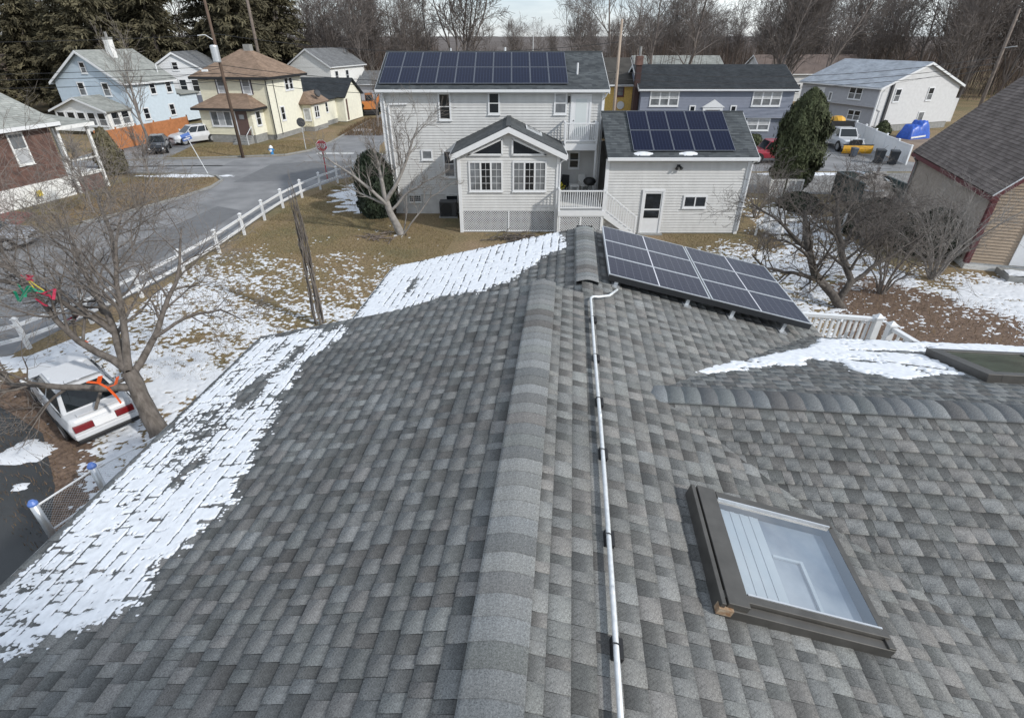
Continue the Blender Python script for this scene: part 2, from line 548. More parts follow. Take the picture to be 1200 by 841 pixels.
def course_roof(parent, name, m, p0, p1, p2, p3, e=.14, th=.12, lip=.014, under=None):
    """p0,p1 = eave left,right; p2,p3 = ridge right,left; lapped courses as steps, closed slab below"""
    p0, p1, p2, p3 = map(Vector, (p0, p1, p2, p3))
    n = (p1 - p0).cross(p3 - p0).normalized()
    if n.z < 0:
        n = -n
    up = ((p3 + p2) / 2 - (p0 + p1) / 2)
    Ls = up.length
    k = max(2, int(round(Ls / e)))
    b = MB()
    ax = (p1 - p0).normalized()
    for i in range(k):
        a, c = i / k, (i + 1) / k
        A, B = p0.lerp(p3, a), p1.lerp(p2, a)
        C, D = p1.lerp(p2, c), p0.lerp(p3, c)
        q = [(A - p0).dot(ax), (B - p0).dot(ax), (C - p0).dot(ax), (D - p0).dot(ax)]
        va, vc = (i + .02) * .14, (i + .98) * .14
        b.poly([A + n * lip, B + n * lip, C, D], uv=[(q[0], va), (q[1], va), (q[2], vc), (q[3], vc)])
        b.poly([A, B, B + n * lip, A + n * lip], uv=[(q[0], va), (q[1], va), (q[1], va), (q[0], va)])
    d = n * -th
    b.poly([p3 + d, p2 + d, p1 + d, p0 + d])
    b.poly([p0 + d, p1 + d, p1, p0])
    b.poly([p1 + d, p2 + d, p2, p1])
    b.poly([p3 + d, p0 + d, p0, p3])
    return b.build(name, m, parent)

def gable_roof(parent, m, x0, x1, y0, y1, ze, zr, over=.3, rake=.25, fascia=True, fm=None, name='roof', ridge_x=None, gut=True):
    """ridge along local x; eave outer edge height ze"""
    ym = (y0 + y1) / 2
    xa, xb = x0 - rake, x1 + rake
    ya, yb = y0 - over, y1 + over
    r = course_roof(parent, name, m, (xa, ya, ze), (xb, ya, ze), (xb, ym, zr), (xa, ym, zr))
    course_roof(parent, name, m, (xb, yb, ze), (xa, yb, ze), (xa, ym, zr), (xb, ym, zr))
    if fascia:
        f = MB()
        f.box(xa, xb, ya - .03, ya - .004, ze - .2, ze - .03)
        f.box(xa, xb, yb + .004, yb + .03, ze - .2, ze - .03)
        f.box(xa + .02, xb - .02, ya, y0 + .02, ze - .16, ze - .13)
        for x in (xa, xb):
            s = -1 if x == xa else 1
            for (q, k) in ((ya, 1), (yb, -1)):
                f.prism([(x, q, ze - .24), (x, ym, zr - .24), (x, ym, zr - .02), (x, q, ze - .02)], (s * .03, 0, 0))
        f.build('fascia', fm or M['white'], parent)
        if gut:
            g = MB()
            g.box(xa, xb, ya - .13, ya - .032, ze - .14, ze - .02)
            g.build('gutter', fm or M['white'], parent)
    return r

def railing(parent, p, q, z0, z1, pm, gap=.12, posts=True, bs=.035, n=None):
    """top rail, bottom rail and separate balusters between two points at height z0..z1 above them"""
    p, q = Vector(p), Vector(q)
    d = q - p
    MB().bar(p + Z * z1, q + Z * z1, .09, .06).build('top_rail', pm, parent)
    MB().bar(p + Z * (z0 + .07), q + Z * (z0 + .07), .05, .06).build('bottom_rail', pm, parent)
    n = n or max(2, int(d.length / gap))
    me = None
    for i in range(1, n):
        c = p + d * (i / n)
        if me is None:
            o = MB().box(-bs / 2, bs / 2, -bs / 2, bs / 2, 0, z1 - z0 - .13).build('baluster', pm, parent)
            me = o.data
        else:
            o = bpy.data.objects.new('baluster', me)
            COL.objects.link(o)
            o.parent = parent
        o.location = c + Z * (z0 + .1)

# noise on numpy grids
def vnoise(x, y, seed=0):
    xi, yi = np.floor(x).astype(np.int64), np.floor(y).astype(np.int64)
    xf, yf = x - xi, y - yi
    xf, yf = xf * xf * (3 - 2 * xf), yf * yf * (3 - 2 * yf)
    def h(a, b):
        k = (a * 374761393 + b * 668265263 + seed * 2147483647) & 0xffffffff
        k = ((k ^ (k >> 13)) * 1274126177) & 0xffffffff
        return ((k ^ (k >> 16)) & 0xffff) / 65535.
    return (h(xi, yi) * (1 - xf) + h(xi + 1, yi) * xf) * (1 - yf) + (h(xi, yi + 1) * (1 - xf) + h(xi + 1, yi + 1) * xf) * yf
def fbm(x, y, seed=0, o=4):
    s, a, t = 0, .5, 0
    for i in range(o):
        s = s + a * vnoise(x * 2 ** i, y * 2 ** i, seed + i * 17)
        t += a
        a *= .5
    return s / t
def inpoly(x, y, poly):
    r = np.zeros(x.shape, bool)
    n = len(poly)
    for i in range(n):
        (x1, y1), (x2, y2) = poly[i], poly[(i + 1) % n]
        c = ((y1 > y) != (y2 > y)) & (x < (x2 - x1) * (y - y1) / (y2 - y1 + 1e-12) + x1)
        r ^= c
    return r
def polydist(x, y, poly):
    """signed distance, positive inside"""
    d = np.full(x.shape, 1e9)
    n = len(poly)
    for i in range(n):
        (x1, y1), (x2, y2) = poly[i], poly[(i + 1) % n]
        ex, ey = x2 - x1, y2 - y1
        t = np.clip(((x - x1) * ex + (y - y1) * ey) / (ex * ex + ey * ey + 1e-12), 0, 1)
        d = np.minimum(d, np.hypot(x - x1 - t * ex, y - y1 - t * ey))
    return np.where(inpoly(x, y, poly), d, -d)
def sheet(name, x0, x1, y0, y1, cell, maskf, place, m, hmax=.05, kh=.2, sink=.012, kind='stuff', parent=None, hf=None):
    """a sheet of snow on a grid: kept where maskf > 0, its rim sinking into what it lies on"""
    nx, ny = int((x1 - x0) / cell), int((y1 - y0) / cell)
    gx, gy = np.meshgrid(np.linspace(x0, x1, nx + 1), np.linspace(y0, y1, ny + 1), indexing='ij')
    mk = maskf(gx, gy)
    h = np.where(mk > 0, np.minimum(hmax, mk * kh + .006), -sink)
    v = place(gx, gy, h)
    idx = np.arange((nx + 1) * (ny + 1)).reshape(nx + 1, ny + 1)
    on = mk > 0
    keep = on[:-1, :-1] | on[1:, :-1] | on[:-1, 1:] | on[1:, 1:]
    f = np.stack([idx[:-1, :-1][keep], idx[1:, :-1][keep], idx[1:, 1:][keep], idx[:-1, 1:][keep]], 1)
    used, inv = np.unique(f, return_inverse=True)
    return pydata(name, v.reshape(-1, 3)[used], inv.reshape(-1, 4), m, parent, smooth=True, kind=kind)

# ------------------------------------------------------------ the house we stand over: roof, shingles, ridge caps, skylights
RA = R(5.668)
SL = .25                                   # roof slope
house = thing('house', 'grey shingled roof of the nearest house with snow along its left eave', 'house', (0, 0, 0), -RA)
HT = Matrix.Rotation(-RA, 4, 'Z')
ZR = CAMZ - 2.793                          # main ridge height
LR = -.238                                 # main ridge offset
Z2, L2 = CAMZ - 2.948, .357                # ridge of the far wing
ZX, RX = CAMZ - 3.096, 4.62                # ridge of the cross wing
CS = 1 / math.hypot(1, SL)
EXP = .143
# plane: (a, b) -> local point; a runs along the courses, b up the slope from the eave
def P1(a, b): return (-4.42 + b * CS, a, ZR - SL * (LR + 4.42) + b * CS * SL)
def P2(a, b): return (3.9 - b * CS, a, ZR - SL * (3.9 - LR) + b * CS * SL)
def P3(a, b): return (-3.28 + b * CS, a, Z2 - SL * (L2 + 3.28) + b * CS * SL)
def P4(a, b): return (a, .6 + b * CS, ZX - SL * (RX - .6) + b * CS * SL)
def P5(a, b): return (a, 7.25 - b * CS, ZX - SL * (7.25 - RX) + b * CS * SL)
NRM = {P1: (-SL * CS, 0, CS), P2: (SL * CS, 0, CS), P3: (-SL * CS, 0, CS), P4: (0, -SL * CS, CS), P5: (0, SL * CS, CS)}
SKY1 = (1.06, 2.20, 2.18, 3.22)            # skylight l0,l1,r0,r1
def iv1(b): return [(-4.5, 6.62)]
def iv2(b):
    l = 3.9 - b * CS
    if l < .974:
        r = [(-4.5, 6.62 if l < L2 else 9.62)]
    else:
        r = [(-4.5, 5.594 - l + .09), (l + 3.646 - .09, 9.62)]
    o = []
    for (a, c) in r:
        if SKY1[0] + .02 < l < SKY1[1] - .02 and a < SKY1[2] < c:
            o += [(a, SKY1[2]), (SKY1[3], c)]
        elif a < c:
            o.append((a, c))
    return o
def iv3(b): return [(6.63, 9.62)]
def iv4(b):
    r = .6 + b * CS
    return [(max(5.594 - r - .09, 3.9 if r < 1.7 else 0), 9.5)]
def iv5(b):
    r = 7.25 - b * CS
    return [(.974 + r - RX - .09, 9.5)]
PL = [(P1, iv1, (LR + 4.42) / CS), (P2, iv2, (3.9 - LR) / CS), (P3, iv3, (L2 + 3.28) / CS), (P4, iv4, (RX - .6) / CS), (P5, iv5, (7.25 - RX) / CS)]

# roof deck under the shingles
dk = MB()
def dpoly(fn, ab, th=.16):
    n = Vector(NRM[fn])
    pts = [Vector(fn(*q)) - n * .012 for q in ab]
    dk.prism(pts, -n * th)
def bl(l): return (3.9 - l) / CS
def b4(r): return (r - .6) / CS
def b5(r): return (7.25 - r) / CS
dpoly(P1, [(-4.5, 0), (6.62, 0), (6.62, PL[0][2]), (-4.5, PL[0][2])])
dpoly(P2, [(-4.5, bl(LR)), (6.62, bl(LR)), (6.62, bl(L2)), (9.62, bl(L2)), (9.62, bl(.98)), (-4.5, bl(.98))])
dpoly(P2, [(-4.5, bl(.98)), (SKY1[2], bl(.98)), (SKY1[2], bl(2.20)), (-4.5, bl(2.20))])
dpoly(P2, [(-4.5, bl(2.20)), (3.394, bl(2.20)), (1.694, 0), (-4.5, 0)])
dpoly(P2, [(SKY1[3], bl(.98)), (4.62, bl(.98)), (3.394, bl(2.20)), (SKY1[3], bl(2.20))])
dpoly(P2, [(4.62, bl(.98)), (9.62, bl(.98)), (9.62, 0), (7.546, 0)])
dpoly(P3, [(6.62, 0), (9.62, 0), (9.62, PL[2][2]), (6.62, PL[2][2])])
dpoly(P4, [(3.9, 0), (9.5, 0), (9.5, b4(RX)), (.974, b4(RX)), (3.88, b4(1.7))])
dpoly(P5, [(3.604, 0), (9.5, 0), (9.5, b5(RX)), (.974, b5(RX))])
roof = dk.build('roof', M['deck'], house)

# rakes, eaves, walls
fb = MB()
def rk(p, q, h=.17, w=.05):
    fb.bar(Vector(p) - Z * (h / 2 + .03), Vector(q) - Z * (h / 2 + .03), w, h)
rk(Vector(P1(6.65, 0)), Vector(P1(6.65, PL[0][2])))
rk(Vector(P3(9.65, 0)), Vector(P3(9.65, PL[2][2])))
rk(Vector(P2(9.65, 0)), Vector(P2(9.65, bl(L2))))
rk(Vector(P1(-4.5, -.03)), Vector(P1(6.6, -.03)))
rk(Vector(P3(6.7, -.03)), Vector(P3(9.62, -.03)))
rk(Vector(P2(7.5, -.03)), Vector(P2(9.62, -.03)))
rk(Vector(P5(3.8, -.03)), Vector(P5(9.5, -.03)))
fb.build('fascia', M['white2'], house)
wb = MB()
wb.prism([(-4.0, -4.3, -.05), (LR, -4.3, -.05), (LR, 6.3, -.05), (-4.0, 6.3, -.05)], (0, 0, P1(0, 0)[2] + .05 - .15))
wb.prism([(LR + .01, -4.3, -.05), (3.5, -4.3, -.05), (3.5, 9.3, -.05), (LR + .01, 9.3, -.05)], (0, 0, P2(0, 0)[2] + .05 - .16))
wb.prism([(-2.9, 6.31, -.05), (LR, 6.31, -.05), (LR, 9.3, -.05), (-2.9, 9.3, -.05)], (0, 0, P3(0, 0)[2] + .05 - .17))
wb.prism([(3.51, 1.1, -.05), (9.3, 1.1, -.05), (9.3, 6.9, -.05), (3.51, 6.9, -.05)], (0, 0, P4(0, 0)[2] + .05 - .14))
for (x0, x1, zz, y) in ((-2.9, L2, Z2, 9.3),):
    wb.prism([(x0, y - .05, P3(0, 0)[2] - .2), (3.5, y - .05, P3(0, 0)[2] - .2), (L2, y - .05, zz - .2)], (0, .04, 0))
wb.build('wall', M['siding'], house)

camw = Vector((0, 0, CAMZ))
ca, sa = math.cos(R(31.017)), math.sin(R(31.017))
def frame_xy(p):
    d = (HT @ Vector(p)) - camw
    q = d.y * ca - d.z * sa
    if q < .1:
        return None
    return 600 + 628.4 * d.x / q, 420.5 - 628.4 * (d.y * sa + d.z * ca) / q, d.length
TINT = [(1, 1.01, .985), (.99, 1.01, .99), (.98, 1.01, 1.0), (1.01, 1.01, .97), (1.025, 1.0, .96), (.985, 1.015, .985)]
rs = random.Random(5)
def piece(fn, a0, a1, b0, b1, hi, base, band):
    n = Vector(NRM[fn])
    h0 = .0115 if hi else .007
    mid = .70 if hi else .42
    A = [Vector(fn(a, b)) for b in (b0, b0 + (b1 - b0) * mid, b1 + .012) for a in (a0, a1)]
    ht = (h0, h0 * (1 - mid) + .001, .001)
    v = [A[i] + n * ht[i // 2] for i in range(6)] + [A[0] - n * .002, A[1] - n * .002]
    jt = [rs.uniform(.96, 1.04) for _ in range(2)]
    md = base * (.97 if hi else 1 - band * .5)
    tp = base * ((.62 - band * .5) if hi else 1 - band)  # top edge darkened: printed band plus painted contact shadow along each course
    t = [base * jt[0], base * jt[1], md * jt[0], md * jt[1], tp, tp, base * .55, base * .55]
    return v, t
FQ = [(0, 1, 3, 2), (2, 3, 5, 4), (6, 7, 1, 0), (6, 0, 2, 2), (7, 3, 1, 1)]
allp = []
for (fn, iv, bm) in PL:
    nc = int(bm / EXP) + 1
    for i in range(nc):
        b0, b1 = i * EXP, min((i + 1) * EXP, bm - .01)
        if b1 - b0 < .03:
            continue
        bj = rs.uniform(-.003, .003)
        for (s, e) in iv((b0 + b1) / 2):
            a = s
            hi = rs.random() < .5
            run = rs.uniform(-.012, .012)
            while a < e - .01:
                wd = rs.choice((.08, .10, .125, .15, .17)) if hi else rs.choice((.07, .09, .12, .14))
                an = min(a + wd, e)
                if e - an < .05:
                    an = e
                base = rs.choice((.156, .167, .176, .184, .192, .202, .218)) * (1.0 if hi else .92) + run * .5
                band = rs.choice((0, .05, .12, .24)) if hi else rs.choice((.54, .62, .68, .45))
                v, t = piece(fn, a + .0015, an - .0015, b0 + bj, b1, hi, base, band)
                tn = rs.choice(TINT)
                allp.append((fn, v, t, tn))
                a = an
                hi = not hi if rs.random() < .86 else hi
vis = []
for k, (fn, v, t, tn) in enumerate(allp):
    c = frame_xy((v[2] + v[3]) / 2)
    if c and -10 < c[0] < 1210 and -10 < c[1] < 850:
        vis.append((c[2], k))
vis.sort()
near = set(k for _, k in vis[:300])
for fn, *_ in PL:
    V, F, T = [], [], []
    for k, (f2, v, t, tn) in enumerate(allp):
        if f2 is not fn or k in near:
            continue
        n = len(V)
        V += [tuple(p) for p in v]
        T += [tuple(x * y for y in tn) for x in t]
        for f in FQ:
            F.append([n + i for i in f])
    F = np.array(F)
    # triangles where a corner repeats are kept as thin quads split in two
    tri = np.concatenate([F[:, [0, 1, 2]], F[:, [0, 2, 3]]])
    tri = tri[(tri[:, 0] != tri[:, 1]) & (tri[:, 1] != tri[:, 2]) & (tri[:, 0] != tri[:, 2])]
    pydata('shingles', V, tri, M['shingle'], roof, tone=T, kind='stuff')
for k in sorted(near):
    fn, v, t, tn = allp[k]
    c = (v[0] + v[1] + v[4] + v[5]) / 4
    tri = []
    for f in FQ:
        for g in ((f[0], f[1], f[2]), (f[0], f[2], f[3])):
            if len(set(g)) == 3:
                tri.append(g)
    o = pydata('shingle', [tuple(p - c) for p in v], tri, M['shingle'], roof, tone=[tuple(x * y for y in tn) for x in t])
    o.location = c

# ridge caps: bent over a raised vent, each lapping the next
def cap(p, d, hw, ln, sl, base, rise=.045, side=.03, tn=(1, 1, 1), lf=.007):
    """p: ridge point at the cap's near end, d: unit direction along the ridge"""
    d = Vector(d); s = Vector((d.y, -d.x, 0))
    V, F, T = [], [], []
    us = [-1, -.8, -.5, -.22, 0, .22, .5, .8, 1]
    for j, (t, lift) in enumerate(((0, lf), (1.12 if lf > .005 else 1.0, 0))):
        for u in us:
            x = u * hw
            z = rise - sl * (math.sqrt(x * x + .0036) - .06) + lift
            V.append(Vector(p) + d * ln * t + s * x + Z * z)
            T.append(base * rs.uniform(.98, 1.02))
    n = len(us)
    for i in range(n - 1):
        F.append((i, i + 1, n + i + 1, n + i))
    m = len(V)
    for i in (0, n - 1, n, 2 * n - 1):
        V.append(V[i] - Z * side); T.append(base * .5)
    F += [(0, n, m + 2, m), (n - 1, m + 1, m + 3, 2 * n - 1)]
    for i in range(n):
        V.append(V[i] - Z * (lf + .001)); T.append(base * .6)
    for i in range(n - 1):
        F.append((m + 4 + i, m + 5 + i, i + 1, i))
    o = pydata('ridge_cap', [tuple(v - Vector(p)) for v in V], F, M['shingle'], roof, tone=[tuple(x * y for y in tn) for x in T], smooth=False)
    o.location = p
    return o
def caprun(p0, p1, hw, sl, ex=.145, rise=.045, side=.035, lf=.007):
    p0, p1 = Vector(p0), Vector(p1)
    d = (p1 - p0).normalized()
    n = int((p1 - p0).length / ex)
    for i in range(n):
        base = rs.choice((.155, .17, .18, .19, .20, .215, .235))
        tn = rs.choice(((.98, 1.01, 1.0), (.97, 1.01, 1.02), (.98, 1.01, 1.0), (.96, 1.01, 1.03), (.97, 1.02, 1.0), (.98, 1.0, 1.0), (1.03, 1, .97)))
        if tn[0] > 1.02:
            base *= .8
        cap(p0 + d * ex * i, d, hw, ex, sl, base, rise, side, tn, lf)
caprun((LR, .2, ZR), (LR, 6.62, ZR), .165, .31, rise=.05, side=.042)
caprun((L2, 7.0, Z2), (L2, 9.5, Z2), .16, .33, rise=.06, side=.05)
caprun((.62, RX, ZX + .0), (9.5, RX, ZX), .15, .245, ex=.165, rise=.012, side=.016, lf=.0006)
MB().box(L2 - .14, L2 + .14, 9.5, 9.53, Z2 - .02, Z2 + .05).build('ridge_vent', M['black'], roof)

# skylight: bronze curb and cladding, pane, pleated blind below it
def on2(l, r, h): return Vector((l, r, ZR - SL * (l - LR))) + Vector((SL * CS, 0, CS)) * h
glm = bpy.data.materials.new('clear skylight glass')
glm.use_nodes = True
t = glm.node_tree
t.nodes.clear()
o_ = N(t, 'ShaderNodeOutputMaterial'); mxs = N(t, 'ShaderNodeMixShader'); tr = N(t, 'ShaderNodeBsdfTransparent'); gl = N(t, 'ShaderNodeBsdfGlossy'); lw_ = N(t, 'ShaderNodeLayerWeight'); fr = N(t, 'ShaderNodeMapRange')
lw_.inputs['Blend'].default_value = .5
fr.inputs[1].default_value = .1; fr.inputs[2].default_value = .95; fr.inputs[3].default_value = .14; fr.inputs[4].default_value = .75
t.links.new(lw_.outputs['Facing'], fr.inputs[0])
gl.inputs['Roughness'].default_value = .02
tr.inputs['Color'].default_value = (.95, .97, .98, 1)
t.links.new(fr.outputs[0], mxs.inputs[0]); t.links.new(tr.outputs[0], mxs.inputs[1]); t.links.new(gl.outputs[0], mxs.inputs[2]); t.links.new(mxs.outputs[0], o_.inputs['Surface'])
M['skyglass'] = glm
M['blind'] = mat('white pleated blind', (.46, .52, .56), .7, var=.06, scale=3)
M['shaft'] = mat('shade cloth with painted cloud reflection', (.10, .14, .20), .7, col2=(.40, .45, .50), scale=2.2, detail=5)  # blue grey mottle painted in for clouds reflected in the pane
def skylight(parent, on, l0, l1, r0, r1, hh=.11):
    def bx(mb, a0, a1, c0, c1, h0, h1):
        q = [(a0, c0), (a1, c0), (a1, c1), (a0, c1)]
        mb.hexa([on(a, c, h0) for a, c in q] + [on(a, c, h1) for a, c in q])
    f = MB()
    bx(f, l0, l0 + .03, r0, r1, -.02, hh + .012)                 # high side skirt
    bx(f, l0 + .045, l0 + .185, r0 + .01, r1, hh - .03, hh + .016)  # wide cladding plate
    bx(f, l0 + .03, l0 + .045, r0, r1, -.02, hh - .03)
    bx(f, l1 - .05, l1, r0, r1, -.02, hh - .015)
    bx(f, l0 + .03, l1, r0 - .005, r0 + .06, -.02, hh - .03)
    bx(f, l0 + .03, l1 - .02, r0 + .062, r0 + .115, -.02, hh)
    bx(f, l0 + .20, l1 - .02, r1 - .07, r1, -.02, hh)
    fo = f.build('skylight', M['bronze'], parent, bevel=.004)
    for (c0, c1) in ((r0 + .116, r0 + .128), (r1 - .084, r1 - .072)):
        e = MB(); bx(e, l0 + .20, l1 - .05, c0, c1, hh - .02, hh + .007); e.build('edge_strip', M['alu'], fo)
    g = MB()
    g.poly([on(a, c, hh - .016) for a, c in ((l0 + .202, r0 + .13), (l1 - .052, r0 + .13), (l1 - .052, r1 - .086), (l0 + .202, r1 - .086))])
    g.build('pane', M['skyglass'], fo)
    s = MB()
    bx(s, l0 + .205, l1 - .055, r0 + .12, r1 - .08, -.04, .0)
    s.build('shade', M['shaft'], fo)
    bl_ = MB()
    lw = (l1 - l0) * .30
    for i in range(9):
        a = l0 + .21 + lw * i / 9
        bx(bl_, a, a + lw / 9 * .92, r0 + .14, r1 - .1, .005 + .004 * (i % 2), .03 + .004 * (i % 2))
    bl_.build('blind', M['blind'], fo)
    k = MB()
    m_ = l0 + .21 + lw + .22
    bx(k, m_, m_ + .025, r0 + .14, r0 + .62, .004, .02)
    bx(k, m_ - .2, m_, r0 + .60, r0 + .619, .004, .019)
    k.build('blind_rail', M['blind'], fo)
    return fo
sk = skylight(house, on2, *SKY1)
rb = MB()
q = [(SKY1[0] - .004, SKY1[2] - .012), (SKY1[0] + .09, SKY1[2] - .012), (SKY1[0] + .09, SKY1[2] + .04), (SKY1[0] - .004, SKY1[2] + .04)]
rb.hexa([on2(a, c, .03) for a, c in q] + [on2(a, c, .085) for a, c in q])
rb.build('flashing_corner', M['rust'], sk)
def on5(l, r, h): return Vector((l, r, ZX - SL * (r - RX))) + Vector((0, SL * CS, CS)) * h
f = MB()
def bx5(a0, a1, c0, c1, h0, h1, mb):
    q = [(a0, c0), (a1, c0), (a1, c1), (a0, c1)]
    mb.hexa([on5(a, c, h0) for a, c in q] + [on5(a, c, h1) for a, c in q])
bx5(4.78, 4.93, 5.5, 6.55, -.02, .10, f)
bx5(4.93, 6.0, 5.5, 5.62, -.02, .10, f)
bx5(4.93, 6.0, 6.45, 6.55, -.02, .10, f)
bx5(5.85, 6.0, 5.62, 6.45, -.02, .10, f)
f2 = f.build('skylight', M['bronze'], house, bevel=.004)
g = MB(); bx5(4.93, 5.85, 5.62, 6.45, .05, .085, g)
M['skymoss'] = mat('green tinted skylight pane', (.07, .085, .06), .12, var=.3, scale=4)
g.build('pane', M['skymoss'], f2)

# snow lying on the roof
def pl_place(fn):
    n = np.array(NRM[fn])
    def f(gx, gy, h):
        x, y, z = fn(gx, gy) if fn in (P4, P5) else fn(gx, gy)
        shp = np.broadcast(gx, gy).shape
        P = np.stack([np.broadcast_to(x, shp), np.broadcast_to(y, shp), np.broadcast_to(z, shp)], -1)
        return P + n * (h + .008)[..., None]
    return f
def gaps(b, a, k=.10):
    """thin bare lines where a course butt sticks out of the snow, breaking up along the course"""
    ph = (b / EXP) % 1
    c = np.floor(b / EXP)
    line = np.clip(1 - np.abs(ph - .08 - .1 * (vnoise(a * 9, c * 3.7, 13) - .5)) / .135, 0, 1) * np.clip(vnoise(a * 7.1, c * 7.3, 3) * 3 - .8, 0, 1)
    joint = np.clip(1 - np.abs(((a * 5.6 + vnoise(c * 5.1, c, 9) * 3) % 1) - .5) / .16, 0, 1) * np.clip(vnoise(a * 5, c * 3.3, 5) * 2.6 - .8, 0, 1)
    return k * line + k * .9 * joint
S1 = [(6.5, .09), (6.5, 1.05), (6.3, 1.58), (5.9, 1.50), (5.57, 1.28), (5.1, 1.3), (4.6, 1.40), (4.0, 1.55), (3.34, 1.74), (3.1, 1.96), (2.75, 1.68), (2.4, 1.5), (2.1, 1.62), (1.92, 1.25), (1.8, .9), (1.72, .45), (1.5, .25), (1.3, .0), (1.2, -.02), (6.5, -.02)]
def m1(a, b):
    d = polydist(a, b, S1) / .30
    d = np.minimum(d, (b - .07 + .05 * (vnoise(a * 5, b * 0, 90) - .5)) * 9)
    nz = fbm(a * 4.6, b * 2.4, 2, 5) - .5
    nf = fbm(a * 17, b * 7, 4, 3) - .5
    h = fbm(a * .9 + 3, b * 1.7, 8, 3)
    hole = np.clip((h - .54) * 5, 0, 1)
    bare = np.clip(1 - np.hypot((a - 5.0) / .55, (b - .85) / .22), 0, 1) + np.clip(1 - np.hypot((a - 3.6) / .5, (b - .95) / .25), 0, 1) * .8 + np.clip(1 - np.hypot((a - 5.7) / .5, (b - 1.0) / .16), 0, 1)
    nff = fbm(a * 26, b * 34, 6, 2) - .5
    nff = fbm(a * 66, b * 30, 6, 3) - .5
    return np.minimum(d, .40) + nz * .5 + nf * .55 + nff * .95 - hole * .4 - bare * 1.0 - gaps(b, a, .7) - .04
sn = sheet('roof_snow', 1.0, 6.6, 0, 2.3, .0095, m1, pl_place(P1), M['roofsnow'], hmax=.007, kh=.02, sink=.007)
sn['label'] = 'broken band of snow along the left eave of the near roof'
S3 = [(9.6, .03), (9.6, 3.25), (9.35, 3.35), (8.65, 3.42), (8.45, 3.05), (7.7, 2.6), (7.5, 2.05), (7.6, 1.5), (7.35, .8), (7.0, .3), (6.75, .25), (6.75, .03)]
def m3(a, b):
    d = polydist(a, b, S3) / .28
    nz = fbm(a * 4.6, b * 2.2, 12, 4) - .5
    nf = fbm(a * 16, b * 7, 14, 3) - .5
    bare = np.clip(1 - np.hypot((a - 8.3) / .6, (b - .75) / .16), 0, 1) + np.clip(1 - np.hypot((a - 9.3) / .35, (b - 2.2) / .1), 0, 1) * .6
    nff = fbm(a * 26, b * 34, 16, 2) - .5
    nff = fbm(a * 64, b * 30, 16, 3) - .5
    return np.minimum(d, .42) + nz * .4 + nf * .55 + nff * 1.0 - bare * .8 - gaps(b, a, .6) - .05
sn = sheet('roof_snow', 6.64, 9.62, 0, 3.65, .012, m3, pl_place(P3), M['roofsnow'], hmax=.007, kh=.02, sink=.007)
sn['label'] = 'white snow sheet on the far wing of the near roof'
S5 = [(.95, b5(5.03)), (2.0, b5(5.72)), (3.2, b5(6.5)), (3.62, b5(6.9)), (3.7, b5(7.2)), (9.4, b5(7.24)), (9.4, b5(6.85)), (5.1, b5(6.72)), (4.75, b5(6.6)), (4.75, b5(5.75)), (4.2, b5(5.6)), (3.74, b5(5.45)), (3.45, b5(5.75)), (3.5, b5(6.0)), (3.1, b5(6.1)), (2.95, b5(5.86)), (2.2, b5(5.55)), (1.5, b5(5.22))]
def m5(a, b):
    d = polydist(a, b, S5) / .16
    r = 7.25 - b * CS
    nz = fbm(a * 3, b * 3, 22, 4) - .5
    nf = fbm(a * 10, b * 10, 24, 3) - .5
    bare = np.clip(1 - np.hypot((a - 4.5) / .9, (r - 6.62 - (a - 4.5) * .03) / .10), 0, 1) + np.clip(1 - np.hypot((a - 3.75) / .22, (r - 6.1) / .10), 0, 1) + np.clip(1 - np.hypot((a - 4.35) / .4, (r - 6.0 + (a - 4.35) * .4) / .07), 0, 1)
    nff = fbm(a * 28, b * 28, 26, 2) - .5
    return np.minimum(d, .30) + nz * .95 + nf * .7 + nff * .6 - bare * 1.0 - .05
sn = sheet('roof_snow', .9, 9.45, 0, 2.75, .016, m5, pl_place(P5), M['roofsnow'], hmax=.016, kh=.045, sink=.009)
sn['label'] = 'snow lying in the valley of the near roof beside the white railing'
for q in (roof,):
    pass
for o in list(COL.objects):
    if o.name.startswith('roof_snow'):
        o.rotation_euler = (0, 0, -RA)

# conduit over the shingles on rubber blocks
cd = thing('electrical_conduit', 'long thin galvanised conduit running down the near roof beside the ridge caps', 'conduit', tuple(HT @ on2(.38, 1, 0)), -RA)
off = on2(.38, 1, 0)
path = [on2(.385, .9, .06), on2(.39, 2.3, .06), on2(.388, 3.6, .06), on2(.375, 5.0, .06), on2(.37, 6.35, .06)]
for i in range(5):
    a = (i + 1) / 5 * math.pi / 2
    path.append(on2(.37 + .10 * (1 - math.cos(a)) * 1.0, 6.35 + .14 * math.sin(a), .06))
path += [on2(.62, 6.60, .075), on2(.74, 6.85, .085)]
path = [p - off for p in path]
MB().tube(path, .0165, 8).build('pipe', M['galv'], cd, smooth=True)
for r in (1.78, 2.55, 3.42, 4.15, 4.95, 5.85):
    b = MB()
    q = [(.372, r - .062), (.438, r - .062), (.438, r + .062), (.372, r + .062)]
    b.hexa([on2(a, c, .003) - off for a, c in q] + [on2(a, c, .045) - off for a, c in q])
    b.build('rubber_block', M['black'], cd, bevel=.004)
    s = MB()
    s.tube([on2(.36, r, .045) - off, on2(.366, r, .074) - off, on2(.385, r, .079) - off, on2(.404, r, .074) - off, on2(.415, r, .045) - off], .0045, 5)
    s.build('strap', M['darkmetal'], cd)
for r in (2.12, 3.9):
    MB().tube([on2(.388, r - .03, .06) - off, on2(.388, r + .03, .06) - off], .017, 8).build('coupling', M['galv'], cd, smooth=True)

